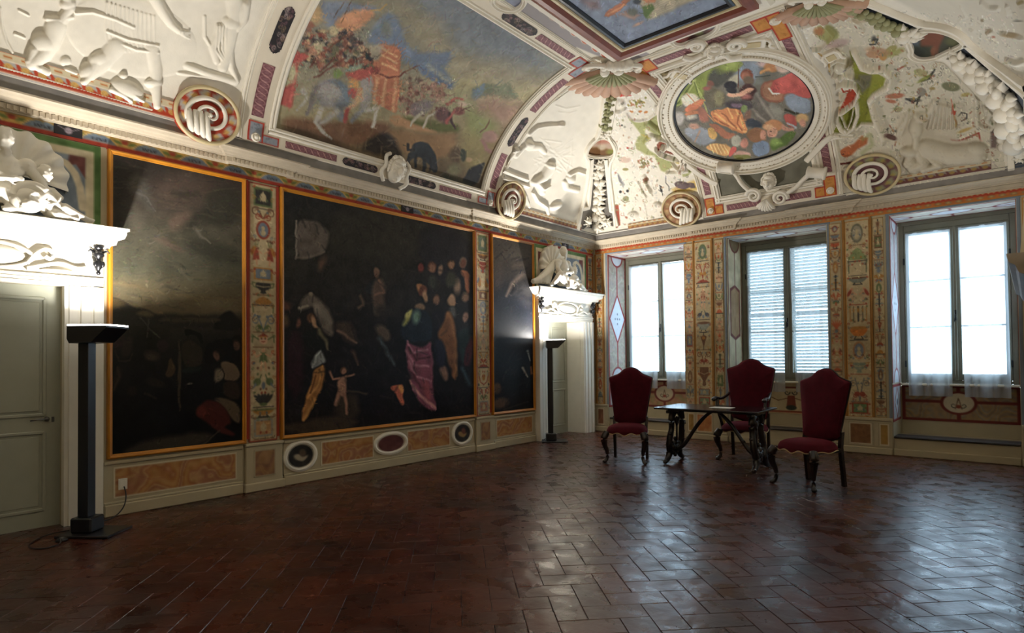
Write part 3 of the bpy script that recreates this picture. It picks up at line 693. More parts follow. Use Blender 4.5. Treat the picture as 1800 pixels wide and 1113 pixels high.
# ------------------------------------------------------------------ embrasures, windows, curtains
def reveal_side(kind):
    w, h = 75, 300
    if kind == 2:
        c = Cv(0, 0, w, h, 1.15, 'c9bd9c'); c.noise(.05, 15); c.mir = w/2
        c.ell(37.5, 0, 26, 26, '7d6a4c'); c.ell(37.5, 0, 26, 26, '6b2a20', hollow=.86); c.line([(37.5, 26), (37.5, 300)], 3, '6b2a20')
        c.poly([(12, 105), (37.5, 95), (37.5, 215), (12, 205)], '6b2a20'); c.poly([(17, 110), (37.5, 101), (37.5, 209), (17, 200)], 'a3845c', 2); c.noise(.05, 9)
        c.mir = None; c.line([(4, 0), (4, 300)], 3, '6b2a20'); c.line([(71, 0), (71, 300)], 3, '6b2a20'); return c
    c = marble(w, h, ['b9a896', 'a39a98', 'c4a089', '93a08c', 'c9b9a6'] if kind == 1 else ['b7b2b4', 'a9a6ac', 'c3b3a8', 'bfc0c4'], kind+3, None); R_ = '8c2320'
    c.mir = w/2; c.line([(37.5, 0), (37.5, 300)], 4, R_)
    for cy in (0, 300): c.ell(37.5, cy, 25, 27, R_); c.ell(37.5, cy, 21, 23, 'ccd2da')
    c.poly([(3, 155), (37.5, 92), (72, 155), (37.5, 218)], R_); c.poly([(8, 155), (37.5, 101), (67, 155), (37.5, 209)], 'cfd5de')
    for dx, dy in ((0, 0), (9, 0), (0, 12), (0, -12)): c.ell(37.5-dx, 155+dy, 2.2, 2.6, '6e7688')
    c.mir = None; c.line([(2, 0), (2, 300)], 4, R_); c.line([(73, 0), (73, 300)], 4, R_); c.line([(0, 2), (75, 2)], 4, R_); return c
def soffit(kind, w):
    c = Cv(0, 0, w, 75, 1.1, 'c4b9a8'); c.noise(.06, 14, (1, .9, .8)); R_ = '7c2620' if kind != 2 else '6b2a20'; c.mir = w/2
    c.ell(w/2, 37, 27, 15, R_); c.ell(w/2, 37, 24, 12.5, 'cbcdd0'); c.ell(0, 37, 26, 15, R_); c.ell(0, 37, 22, 12.5, 'cbcdd0'); c.line([(0, 37), (w/2-27, 37)], 3, R_); c.line([(w/2, 3), (w/2, 22)], 3, R_); c.line([(w/2, 52), (w/2, 72)], 3, R_)
    c.mir = None
    for q in ([(0, 3), (w, 3)], [(0, 72), (w, 72)]): c.line(q, 4, R_)
    c.noise(.04, 5); return c
def apron(kind, w):
    R_ = '6e2018'
    if kind == 2: c = Cv(0, 0, w, 62, 1.1, 'c6b48e'); c.noise(.05, 10); c.mir = w/2; c.line([(0, 58), (w/2, 58)], 4, '8a4028'); c.line([(0, 10), (w/2, 10)], 3, R_); c.line([(w/2-2, 30), (w/2-22, 36), (w/2-34, 30)], 1.6, BR); c.poly([(w/2-6, 26), (w/2, 26), (w/2, 54), (w/2-8, 48)], '7c3a28'); c.ell(w/2, 50, 9, 5, '33382e'); c.spiral(w/2-7, 20, 5, 2, DK, 1); c.mir = None; return c
    c = marble(w, 62, ['b08a5a', '8a8070', 'a39a86', 'c09050', '7c6a5c'] if kind == 3 else ['c79a66', 'c58f86', 'b98e5e', '9a9a6a'], kind, None)
    c.mir = w/2
    for q in ([(0, 2), (w/2, 2)], [(0, 60), (w/2, 60)], [(0, 28), (w/2, 28)], [(2, 0), (2, 62)], [(w/2, 0), (w/2, 62)]): c.line(q, 4.5, R_)
    c.ell(w/2, 30, 23, 20, R_); c.ell(w/2, 30, 19, 16.5, 'cdbfa2'); c.spiral(w/2-6, 34, 5, 1.3, DK, 1); c.line([(w/2, 22), (w/2-4, 40)], 1.3, BR); c.ell(w/2, 36, 3, 3, RD); c.mir = None; return c
M_glass = bpy.data.materials.new('window_glass'); M_glass.use_nodes = True; nt = M_glass.node_tree; nt.nodes.clear()
o_ = nt.nodes.new('ShaderNodeOutputMaterial'); mx = nt.nodes.new('ShaderNodeMixShader'); tr = nt.nodes.new('ShaderNodeBsdfTransparent'); gl = nt.nodes.new('ShaderNodeBsdfGlossy')
mx.inputs[0].default_value = .06; gl.inputs['Roughness'].default_value = .03; tr.inputs[0].default_value = (.93, .97, .97, 1)
nt.links.new(tr.outputs[0], mx.inputs[1]); nt.links.new(gl.outputs[0], mx.inputs[2]); nt.links.new(mx.outputs[0], o_.inputs[0])
M_cur = bpy.data.materials.new('sheer_curtain'); M_cur.use_nodes = True; nt = M_cur.node_tree; nt.nodes.clear()
o_ = nt.nodes.new('ShaderNodeOutputMaterial'); mx = nt.nodes.new('ShaderNodeMixShader'); tr = nt.nodes.new('ShaderNodeBsdfTransparent'); m2 = nt.nodes.new('ShaderNodeMixShader'); df = nt.nodes.new('ShaderNodeBsdfDiffuse'); tl = nt.nodes.new('ShaderNodeBsdfTranslucent')
df.inputs[0].default_value = (.82, .84, .86, 1); tl.inputs[0].default_value = (.82, .86, .9, 1); m2.inputs[0].default_value = .55; mx.inputs[0].default_value = .55
nt.links.new(df.outputs[0], m2.inputs[1]); nt.links.new(tl.outputs[0], m2.inputs[2]); nt.links.new(tr.outputs[0], mx.inputs[1]); nt.links.new(m2.outputs[0], mx.inputs[2]); nt.links.new(mx.outputs[0], o_.inputs[0])
WLAB = ['nearest the corner', 'with closed shutters', 'by the fireplace']
FY = DEP-.06
for i, (a, b) in enumerate(WX):
    n = i+1
    c = reveal_side(n); flat('painted_reveal', c, (a, 0.004, 3.57), (0, DEP-.10, 0), (0, 0, -2.50), M_vcw, wb, .006, res=.012)
    c2 = Cv(0, 0, 75, 55, 1.1, 'b4b8c0'); R_ = '8c2320'; c2.poly([(15, 27), (37, 3), (60, 27), (37, 52)], R_); c2.poly([(19, 27), (37, 7), (56, 27), (37, 48)], 'cfd5de'); c2.ell(37, 27, 6, 5, '6e7688')
    for q in ([(2, 0), (2, 55)], [(73, 0), (73, 55)], [(0, 2), (75, 2)], [(0, 53), (75, 53)]): c2.line(q, 4, R_)
    flat('painted_reveal', c2, (a, 0.004, 1.05), (0, DEP-.10, 0), (0, 0, -.56), M_vcw, wb, .006, res=.012)
    flat('painted_reveal', reveal_side(n), (b, DEP-.10, 3.57), (0, -(DEP-.104), 0), (0, 0, -2.50), M_vcw, wb, .006, res=.02)
    flat('painted_soffit', soffit(n, (b-a)*100), (a, 0.004, WT), (b-a, 0, 0), (0, DEP-.1, 0), M_vcw, wb, .006, res=.014)
    flat('painted_apron', apron(n, (b-a)*100), (a+.01, DEP, 1.02), (b-a-.02, 0, 0), (0, 0, -.55), M_vcw, wb, .01, res=.011)
    mb = MB(); mb.box(a+.002, b-.002, .02, DEP, 0, .255); mb.box(a+.002, b-.002, -.02, DEP, 0, .10, .008); mb.build('bench_base', M_plaster, wb)
    mb = MB(); mb.box(a+.004, b-.004, .0, .36, .255, .285, .008)
    tag(mb.build('bench_seat', M_bench), 'dark bench board in the recess of the window '+WLAB[i], 'bench', 'window bench boards')
    # window joinery
    wn = thing('window_%d' % n, (a, DEP, 1.05), kind='structure')
    z0, z1 = 1.05, 3.52; mb = MB(); fw = .085
    mb.box(a+.01, a+fw, FY-.03, FY+.06, z0, z1, .008); mb.box(b-fw, b-.01, FY-.03, FY+.06, z0, z1, .008); mb.box(a+fw, b-fw, FY-.03, FY+.06, z1-.1, z1, .008); mb.box(a+fw, b-fw, FY-.03, FY+.06, z0, z0+.05, .008)
    mb.box(a+.01, b-.01, FY-.03, FY+.06, z1, WT); mb.build('window_frame', M_winframe, wn)
    mb = MB(); mb.box(a+.004, b-.004, FY-.10, FY+.06, z0-.035, z0, .008); mb.build('window_sill', M_stone, wn)
    mid = (a+b)/2
    for (u, v) in ((a+fw, mid-.004), (mid+.004, b-fw)):
        mb = MB(); st = .065; y0, y1 = FY-.045, FY+.01
        mb.box(u, u+st, y0, y1, z0+.05, z1-.1, .006); mb.box(v-st, v, y0, y1, z0+.05, z1-.1, .006); mb.box(u+st, v-st, y0, y1, z0+.05, z0+.15, .006); mb.box(u+st, v-st, y0, y1, z1-.17, z1-.1, .006)
        ca = mb.build('casement', M_winframe, wn); hz = (z1-.17-z0-.15)/3
        for k in (1, 2): mb = MB(); mb.box(u+st, v-st, y0+.015, y1-.005, z0+.15+hz*k-.012, z0+.15+hz*k+.012); mb.build('glazing_bar', M_winframe, ca)
        for k in range(3): mb = MB(); mb.box(u+st, v-st, y0+.03, y0+.034, z0+.15+hz*k+.012*(k > 0), z0+.15+hz*(k+1)-.012*(k < 2)); mb.build('pane', M_glass, ca)
    mb = MB(); mb.box(mid-.02, mid+.02, FY-.075, FY-.045, z0+.05, z1-.1, .006); mb.build('meeting_bar', M_winframe, wn)
    mb = MB(); mb.box(mid-.012, mid+.012, FY-.085, FY-.075, 2.0, 2.16, .003); mb.tube([(mid, FY-.08, 2.08), (mid, FY-.12, 2.08), (mid-.01, FY-.125, 1.98)], .008); mb.build('window_handle', M_bronze, wn)
    for zz in (1.35, 2.95):
        for u in (a+fw, b-fw): mb = MB(); mb.tube([(u, FY-.055, zz-.05), (u, FY-.055, zz+.05)], .011); mb.build('hinge', M_bronze, wn)
    # curtains, one on each casement
    for k, (u, v) in enumerate(((a+fw+.03, mid-.045), (mid+.055, b-fw-.03))):
        nu, nv = 90, 50; U, V = np.meshgrid(np.linspace(0, 1, nu), np.linspace(0, 1, nv), indexing='ij'); rg = random.Random(n*10+k); ph = [rg.uniform(0, 6) for _ in range(4)]
        dr = {0: .10, 1: .06}[k]*(1 if n != 3 else .7); low = V**1.4
        X = u+(v-u)*U+low*dr*(1-U)*(1 if k == 1 else .2)+.012*np.sin(U*14+ph[0])*low
        top, bot = z1-.13, .86; Z = top+(bot-top)*V
        Y = FY-.075-.010-.016*np.sin(U*27+ph[1]+.6*V)*(.45+V)-.028*np.sin(U*11+ph[2])*(.2+V)-.035*V
        me = gridmesh('curtain', np.stack([X, Y, Z], -1))
        ct = link('curtain', me, M_cur); lab = ('left' if k == 0 else 'right')
        tag(ct, 'sheer white curtain on the %s casement of the window %s' % (lab, WLAB[i]), 'curtain', 'sheer curtains')
        mb = MB(); mb.tube([(u-.01, FY-.085, top-.01), (v+.01, FY-.085, top-.01)], .006); mb.build('curtain_rod', M_steel, ct)
    l = light('window_portal', 'AREA', (mid, DEP+.12, 2.3), 1, (1, 1, 1), b-a, (PI/2, 0, 0), 2.5); l.rotation_euler = (-PI/2, 0, 0); l.data.cycles.is_portal = True
# louvred shutters behind the middle window
a, b = WX[1]; mid = (a+b)/2; Y = DEP+.01+.05
for k, (u, v) in enumerate(((a+.001, mid-.012), (mid+.02, b-.001))):
    sh = thing('louvred_shutter', (u, Y, 1.05), 'closed louvred shutter leaf behind the %s curtain of the middle window' % ('left' if k == 0 else 'right'), 'shutter', 'louvred shutters')
    mb = MB(); mb.box(u, u+.06, Y, Y+.04, 1.05, 3.55, .004); mb.box(v-.06, v, Y, Y+.04, 1.05, 3.55, .004)
    for z in (1.05, 2.2, 3.47): mb.box(u+.06, v-.06, Y, Y+.04, z, z+.08, .004)
    mb.build('shutter_frame', M_shutter, sh)
    z = 1.16; sm = None
    while z < 3.45:
        if not (2.15 < z < 2.30):
            if sm is None:
                q = MB(); q.add([(u+.06, Y+.002, .036), (v-.06, Y+.002, .036), (v-.06, Y+.038, 0), (u+.06, Y+.038, 0), (u+.06, Y+.002, .029), (v-.06, Y+.002, .029), (v-.06, Y+.038, -.007), (u+.06, Y+.038, -.007)], [(0, 1, 2, 3), (7, 6, 5, 4), (0, 4, 5, 1), (3, 2, 6, 7), (0, 3, 7, 4), (1, 5, 6, 2)]); sm = q.mesh('slat')
            s_ = link('slat', sm, M_shutter, sh); s_.location = (0, 0, z)
        z += .058
# ------------------------------------------------------------------ stone door surrounds, doors
def door(n, D, leafx, where):
    y0, y1 = D; dn = thing('door_%d' % n, (0, (y0+y1)/2, 0), kind='structure')
    mb = MB(); mb.box(leafx-.04, leafx, y0-.02, y1+.02, 0, DH+.02); lf = mb.build('door_leaf', M_door, dn)
    pn = [(.16, .86), (1.02, 2.08)]; ym = (y0+y1)/2
    for (z0, z1) in pn:
        for (a, b) in ((y0+.10, ym-.05), (ym+.05, y1-.10)) if n == 2 else ((y0+.10, ym-.04), (ym+.04, y1-.12)):
            mb = MB(); mb.box(leafx, leafx+.010, a+.035, b-.035, z0+.035, z1-.035, .006); mb.build('door_panel', M_door, lf)
            frame4('panel_moulding', M_door, lf, [(leafx, a, z0), (leafx, b, z0), (leafx, b, z1), (leafx, a, z1)], .03, .014, (1, 0, 0))
    if n == 1:
        mb = MB(); mb.lathe([(.022, 0), (.022, .008), (.010, .012), (.009, .05)], (leafx, y1-.10, .98), 12, 'X'); mb.tube([(leafx+.05, y1-.10, .98), (leafx+.055, y1-.17, .985), (leafx+.05, y1-.23, .975)], [.009, .008, .006]); mb.build('door_handle', M_steel, lf, True)
        mb = MB(); mb.box(leafx, leafx+.006, y1-.065, y1-.045, .95, 1.0, .002); mb.build('keyhole_plate', M_steel, lf)
    if leafx < -.1:
        for (a, b) in ((y0-.001, y0), (y1, y1+.001)):
            mb = MB(); mb.box(leafx, .0, a-.01 if a < ym else a-.006, b+.006 if a < ym else b+.01, 0, DH); mb.build('door_reveal', M_stone, dn)
        mb = MB(); mb.box(leafx, 0, y0, y1, DH-.006, DH+.01); mb.build('door_reveal', M_stone, dn)
    JW = .30
    # jambs with stepped mouldings
    def jprof(s): return [(0, 0), (0, .085), (.03, .085), (.035, .10), (.10, .10), (.105, .085), (.12, .085), (.125, .11), (.20, .11), (.205, .095), (.22, .095), (.225, .12), (JW, .12), (JW, 0)]
    for (e, sg) in ((y0, -1), (y1, 1)):
        pr = [(h, e+sg*u) for u, h in jprof(0)]; mb = MB(); N_ = len(pr); V = [(x, y, z) for z in (0, DH) for x, y in pr]
        mb.add(V, [tuple(range(N_)), tuple(range(2*N_-1, N_-1, -1))]+[(i, (i+1) % N_, (i+1) % N_+N_, i+N_) for i in range(N_)]); mb.build('door_jamb', M_stone, dn)
    lo, hi = y0-JW, y1+JW
    pr = [(h, DH+u*.30) for u, h in jprof(0)]; pr[-1] = (0, DH+.09); pr[-2] = (.12, DH+.09); mb = MB(); N_ = len(pr)
    mb.add([(x, y, z) for y in (lo, hi) for x, z in pr], [tuple(range(N_)), tuple(range(2*N_-1, N_-1, -1))]+[(i, (i+1) % N_, (i+1) % N_+N_, i+N_) for i in range(N_)]); mb.build('architrave', M_stone, dn)
    mb = MB(); mb.box(0, .10, lo, hi, DH+.09, 2.60); fz = mb.build('lintel_frieze', M_stone, dn)
    # cornice of the lintel
    pr = [(.10, 2.56), (.14, 2.57), (.15, 2.60), (.19, 2.61), (.20, 2.65), (.25, 2.67), (.265, 2.71), (.265, 2.735), (.285, 2.74), (.285, 2.765), (0, 2.765), (0, 2.56)]; mb = MB(); N_ = len(pr); e = .14
    V = []
    for (yy, sg) in ((lo, -1), (hi, 1)): V += [(x, yy+sg*max(0, (x-.10))*.9 if x > 0 else yy+sg*(0 if z < 2.6 else .167), z) for x, z in pr]
    mb.add(V, [tuple(range(N_)), tuple(range(2*N_-1, N_-1, -1))]+[(i, (i+1) % N_, (i+1) % N_+N_, i+N_) for i in range(N_)]); mb.build('lintel_cornice', M_stone, dn)
    # carved frieze: central oval shield between strapwork scrolls
    mb = MB(); mb.M = None; yc = (y0+y1)/2; zc_ = 2.43
    mb.ball((.10, yc, zc_), (.055, .30, .095), 10); mb.tube([(.12, yc+.34*math.cos(t), zc_+.115*math.sin(t)) for t in np.linspace(0, 2*PI, 30)[:-1]], .018, 6, True)
    for sg in (-1, 1):
        mb.tube([(.12, yc+sg*y, z) for y, z in smoothpath([(.30, zc_-.06), (.36, zc_+.04), (.44, zc_+.10), (.50, zc_+.05), (.47, zc_-.01), (.43, zc_+.02)], 2)], .02, 6)
        mb.tube([(.115, yc+sg*y, z) for y, z in smoothpath([(.30, zc_-.10), (.42, zc_-.06), (.55, zc_-.02), (.66, zc_-.07), (.74, zc_-.05)], 2)], .022, 6)
        mb.ball((.11, yc+sg*.52, zc_-.10), (.03, .13, .018), 7)
    mb.build('carved_relief', M_stone, fz, True)
    # bronze ornaments at both ends of the frieze
    for sg, yy in ((-1, lo+.05), (1, hi-.05)):
        mb = MB(); x = .135
        mb.lathe([(.012, .16), (.05, .15), (.035, .125), (.02, .11), (.045, .085), (.05, .06), (.022, .04), (.018, .02), (.038, -.01), (.034, -.05), (.015, -.075), (.012, -.09), (.022, -.10), (.012, -.12)], (x, yy, 2.44), 12)
        for s2 in (-1, 1): mb.tube([(x, yy+s2*.03, 2.53), (x+.02, yy+s2*.07, 2.55), (x+.02, yy+s2*.085, 2.53)], [.012, .011, .006], 6); mb.ball((x+.02, yy+s2*.03, 2.42), (.02, .02, .03), 6)
        mb.build('bronze_ornament', M_bronze, dn, True)
    return dn
door(1, D1, -.05, ''); door(2, D2, -.32, '')

# ------------------------------------------------------------------ sculpted groups over the doors
M_sculpt = M_stone
def remesh(o, v=.02, sm=2):
    m = o.modifiers.new('remesh', 'REMESH'); m.mode = 'VOXEL'; m.voxel_size = v; m.use_smooth_shade = True
    s = o.modifiers.new('smooth', 'SMOOTH'); s.iterations = sm; s.factor = .5
def head(mb, c, r, beard=0, curls=0, look=(1, 0, 0), rng=random.Random(4)):
    c = Vector(c); f = Vector(look).normalized(); up = Vector((0, 0, 1)); sd = up.cross(f).normalized()
    mb.ball(c, (r*.86, r*.82, r*1.12), 10)
    mb.ball(c+f*r*.80-up*r*.12, (r*.20, r*.16, r*.30), 6)
    for s in (-1, 1):
        mb.ball(c+f*r*.60+sd*s*r*.38-up*r*.28, (r*.3, r*.3, r*.25), 6); mb.ball(c+f*r*.74+sd*s*r*.32+up*r*.22, (r*.16, r*.3, r*.10), 6); mb.ball(c+sd*s*r*.82-up*r*.05, (r*.14, r*.14, r*.26), 6)
    mb.ball(c+f*r*.68-up*r*.55, (r*.22, r*.30, r*.10), 6); mb.ball(c+f*r*.55-up*r*.85, (r*.3, r*.34, r*.25), 6)
    n = 22 if curls else 16
    for k in range(n):
        a = rng.uniform(0, 2*PI); e = rng.uniform(.15, 1.5); d = -f*math.cos(a)*math.cos(e)+sd*math.sin(a)*math.cos(e)+up*math.sin(e)
        if d.dot(f) > .55 and d.z < .6: continue
        q = r*rng.uniform(.2, .32); mb.ball(c+Vector((d.x*r*.85, d.y*r*.85, d.z*r*1.1)), (q, q, q), 5)
    if beard:
        for k in range(12):
            t = k/11; mb.ball(c+f*r*(.55-.1*t)+sd*r*rng.uniform(-.5, .5)*(1-t*.7)-up*r*(.75+.9*t), (r*.22, r*.24, r*.32), 5)
def hand(mb, c, d, sd, r=.028):
    c = Vector(c); d = Vector(d).normalized(); sd = Vector(sd).normalized(); n = d.cross(sd)
    mb.tube([c, c+d*r*2.2], [r, r*1.15], 8, flat=.6)
    for k in range(4):
        b = c+d*r*2.2+sd*r*(k-1.5)*.55; L = r*(2.0, 2.4, 2.3, 1.8)[k]; mb.tube([b, b+d*L*.6+n*r*.1, b+d*L+n*r*.6], [r*.32, r*.29, r*.22], 6)
    b = c+d*r*.8-sd*r*.9; mb.tube([b, b+d*r*.8-sd*r*.8, b+d*r*1.6-sd*r*.9], [r*.36, r*.32, r*.25], 6)
def group(yc, zb, label, sh_side, fig=(0, 1), put=0., mant=0.):
    """bearded river god seated before a shell, a putto beside him leaning on a scroll"""
    g = thing('overdoor_sculpture', (.1, yc, zb), label, 'sculpture')
    of_ = [0., 1.]; P = lambda x, y, z: (x, yc+y+of_[0], zb+z*of_[1])
    # plinth-like ground
    mb = MB(); mb.box(.0, .20, yc-.60, yc+.62, zb, zb+.03, .01); mb.build('ground', M_sculpt, g)
    # fan shell behind the head
    mb = MB(); n = 9; cy, cz = yc+sh_side+fig[0], zb+.40*fig[1]
    V = []; F = []; m = 60
    for k in range(m+1):
        a = math.radians(-15+210*k/m) ; rip = .5+.5*math.cos(k/m*n*2*PI); rr = .36*(1+.05*rip)
        for q in (0, .35, .7, 1): V.append((.03+.03*rip*q+.05*q, cy+rr*q*math.cos(a), cz+rr*q*math.sin(a)*1.02))
        for q in (1, 0): V.append((.0, cy+rr*q*math.cos(a), cz+rr*q*math.sin(a)*1.02))
    for k in range(m):
        for j in range(5): F.append((k*6+j, k*6+j+1, k*6+7+j, k*6+6+j))
    mb.add(V, F); mb.build('shell', M_sculpt, g, True)
    # main figure
    of_[:] = fig; mb = MB()
    mb.tube([P(.16, 0, .10), P(.15, .0, .22), P(.16, -.01, .36), P(.17, -.01, .46), P(.18, -.01, .53)], [.15, .125, .15, .12, .055], 12, flat=.75)
    head(mb, P(.20, -.01, .64), .082, 1, 0, (1, .25, -.05))
    for s in (-1, 1):
        mb.ball(P(.17, s*.15, .45), (.07, .07, .07), 8)
    # arms
    mb.tube([P(.17, -.15, .45), P(.23, -.25, .33), P(.28, -.20, .25)], [.055, .047, .04], 8); mb.tube([P(.28, -.20, .25), P(.33, -.08, .27), P(.34, -.02, .28)], [.042, .034, .026], 8); hand(mb, P(.34, -.02, .28), (0, 1, .1), (0, -.1, 1))
    mb.tube([P(.17, .15, .45), P(.22, .24, .32), P(.26, .26, .22)], [.055, .046, .038], 8); mb.tube([P(.26, .26, .22), P(.31, .20, .14), P(.33, .17, .12)], [.04, .032, .026], 8); hand(mb, P(.33, .17, .12), (.2, -.6, -.3), (0, .3, 1))
    # legs: one knee raised, one stretched along the cornice
    mb.tube([P(.18, -.08, .12), P(.27, -.20, .20), P(.32, -.30, .22)], [.10, .09, .065], 10); mb.tube([P(.32, -.30, .22), P(.27, -.36, .12), P(.22, -.42, .05)], [.065, .055, .035], 8); mb.tube([P(.22, -.42, .05), P(.27, -.50, .035), P(.28, -.53, .03)], [.035, .03, .02], 8)
    mb.tube([P(.18, .08, .12), P(.27, .14, .16), P(.33, .18, .14)], [.10, .088, .065], 10); mb.tube([P(.33, .18, .14), P(.27, .12, .07), P(.24, .06, .04)], [.062, .05, .034], 8); mb.tube([P(.24, .06, .04), P(.28, .0, .035), P(.28, -.04, .03)], [.034, .03, .02], 8)
    # drapery over the lap and falling from the shoulder
    for k in range(7):
        u = k/6; mb.tube([P(.14+.02*k, -.22+.06*k, .30-.03*k), P(.26, -.12+.07*k, .20), P(.24, -.06+.08*k, .05)], [.03, .035, .025], 6)
    o = mb.build('bearded_figure', M_sculpt, g, True); remesh(o, .0125, 2)
    mb = MB()
    for k in range(6):
        q = mant*(k+1)/6; mb.tube([P(.08, -.10-.03*k-q*.5, .50-.035*k), P(.11, -.24-.045*k-q*.85, .32-.04*k), P(.10, -.34-.05*k-q, .08)], [.04, .05+mant*.06, .035+mant*.06], 6)
    o = mb.build('mantle', M_sculpt, g, True); remesh(o, .014, 3)
    # putto
    of_[:] = (put, 1); mb = MB(); head(mb, P(.19, .36, .40), .072, 0, 1, (1, .3, 0), random.Random(9))
    mb.tube([P(.17, .36, .33), P(.17, .36, .27), P(.17, .38, .17), P(.17, .40, .09)], [.03, .065, .07, .075], 10)
    mb.tube([P(.18, .41, .28), P(.24, .47, .20), P(.27, .42, .14)], [.032, .028, .02], 8); hand(mb, P(.27, .42, .14), (0, -.8, -.3), (0, 0, 1), .018)
    mb.tube([P(.18, .31, .28), P(.25, .27, .21), P(.29, .30, .16)], [.032, .028, .02], 8); hand(mb, P(.29, .30, .16), (0, .8, -.2), (0, 0, 1), .018)
    mb.tube([P(.18, .42, .09), P(.25, .50, .12), P(.25, .60, .07)], [.055, .045, .03], 8); mb.tube([P(.25, .60, .07), P(.23, .68, .04), P(.26, .72, .035)], [.032, .026, .018], 8)
    mb.tube([P(.18, .37, .08), P(.26, .44, .05), P(.25, .54, .035)], [.05, .04, .026], 8); mb.tube([P(.25, .54, .035), P(.28, .60, .03)], [.026, .018], 8)
    o = mb.build('putto', M_sculpt, g, True); remesh(o, .0105, 2)
    # scroll
    mb = MB(); t = np.linspace(0, 1, 40); a = t*2.6*PI+PI*.2; r = .13*(1-.72*t)
    mb.tube([(zx, y, z) for zx, y, z in zip(.27+.0*t, yc+.24+put+r*np.cos(a), zb+.14+r*np.sin(a))], list(.036*(1-.5*t)), 8, flat=1.4)
    mb.build('scroll', M_sculpt, g, True)
    return g
group((D1[0]+D1[1])/2+.05, 2.765, 'large white stone sculpture group with fan shell above the door at the left edge', .10, (.09, 1.))
group((D2[0]+D2[1])/2-.02, 2.765, 'white stone sculpture group of bearded figure and putto above the far door', -.16, (-.20, 1.12), -.22, .24)

# ------------------------------------------------------------------ torchiere lamps
M_tube = mat('lamp_tube', 'ffffff', emit=(1, .97, .9), es=45)
def torchiere(loc, label, cable):
    x, y = loc; t = thing('torchiere_lamp', (x, y, 0), label, 'floor lamp', 'black torchiere lamps by the doors', local=True)
    mb = MB(); mb.M = Matrix.Rotation(math.radians(40), 4, 'Z')
    mb.box(-.16, .30, -.17, .17, 0, .022, .005); mb.build('base_plate', M_black, t)
    mb = MB(mb.M); mb.box(-.085, .10, -.09, .09, .022, .15, .012); mb.build('base_box', M_black, t)
    mb = MB(mb.M); mb.box(-.045, .045, -.05, .05, .15, 1.70, .004); mb.build('pole', M_black, t)
    mb = MB(mb.M); q = [(-.05, 1.66), (.14, 1.67), (.27, 1.795), (.27, 1.81), (-.07, 1.81), (-.07, 1.70)]
    # trough: outer shell with an open top
    w2 = .15; V = []; F = []
    for yy in (-w2, w2): V += [(a, yy, b) for a, b in q]
    inn = [(-.05, 1.72), (.12, 1.70), (.25, 1.80), (.255, 1.81), (-.055, 1.81), (-.05, 1.74)]
    for yy in (-w2+.012, w2-.012): V += [(a, yy, b) for a, b in inn]
    F = [tuple(range(6)), tuple(range(11, 5, -1))]+[(i, i+6, (i+1) % 6+6, (i+1) % 6) for i in (0, 1, 2, 4, 5)]
    F += [tuple(range(17, 11, -1)), tuple(range(18, 24))]+[(i+12, (i+1) % 6+12, (i+1) % 6+18, i+18) for i in (0, 1, 2, 4, 5)]
    F += [(3, 9, 21, 15), (4, 16, 22, 10), (3, 15, 16, 4), (9, 10, 22, 21)]
    mb.add(V, F); hd_ = mb.build('lamp_head', M_black, t)
    mb = MB(mb.M); mb.tube([(.10, -.11, 1.785), (.10, .11, 1.785)], .012, 8); mb.build('lamp_tube', M_tube, hd_, True)
    mb = MB(mb.M); mb.box(-.068, .268, -.148, .148, 1.811, 1.823); mb.build('lamp_glass', M_tubeglass, hd_)
    return t
M_tubeglass = mat('lit_lamp_glass', 'ffffff', emit=(1, .98, .93), es=14)
torchiere(LAMP1, 'tall black torchiere lamp, lit, beside the pale panelled door at the left edge', 1)
torchiere(LAMP2, 'black torchiere lamp, lit, in front of the white door near the corner', 2)
M_cable = mat('black_cable', '0c0c0e', .5)
def outlet(y, z, label):
    t = thing('wall_outlet', (.02, y, z), label, 'outlet', 'wall outlets')
    mb = MB(); mb.box(.018, .028, y-.04, y+.04, z-.055, z+.055, .003); mb.build('cover_plate', M_stucco, t)
    mb = MB(); mb.box(.028, .031, y-.028, y+.028, z-.036, z+.036, .002); mb.build('socket', M_stone, t)
outlet(-8.50, .30, 'white wall outlet low on the dado behind the left torchiere lamp')
outlet(-1.955, .28, 'small white wall outlet beside the far door frame')
def cable(pts, label, r=.006):
    mb = MB(); mb.tube(smoothpath(pts, 3), r, 6); return tag(mb.build('power_cable', M_cable, None, True), label, 'cable')
cable([(.06, -8.50, .28), (.10, -8.49, .20), (.14, -8.52, .10), (.16, -8.60, .02), (.2, -8.72, .01), (.33, -8.80, .03), (.42, -8.86, .06)], 'black power cable drooping from the outlet to the left torchiere lamp')
cable([(.40, -9.02, .03), (.30, -9.16, .007), (.45, -9.28, .007), (.62, -9.36, .007), (.78, -9.30, .007), (.74, -9.16, .007), (.62, -9.13, .02)], 'black cable looped on the floor from the lamp base to the foot switch')
cable([(.06, -1.955, .27), (.09, -1.95, .16), (.10, -1.93, .04), (.14, -1.92, .02), (.18, -1.9, .05)], 'thin black cable running down from the outlet by the far door')
fs = thing('foot_switch', (.60, -9.12, 0), 'round black foot switch with a light button on the floor left of the lamp', 'foot switch', local=True)
mb = MB(); mb.lathe([(.045, 0), (.045, .012), (.035, .022), (.0, .023)], n=20); mb.build('switch_body', M_cable, fs, True)
mb = MB(); mb.lathe([(.02, .022), (.019, .028), (0, .03)], n=16); mb.build('switch_button', M_steel, fs, True)

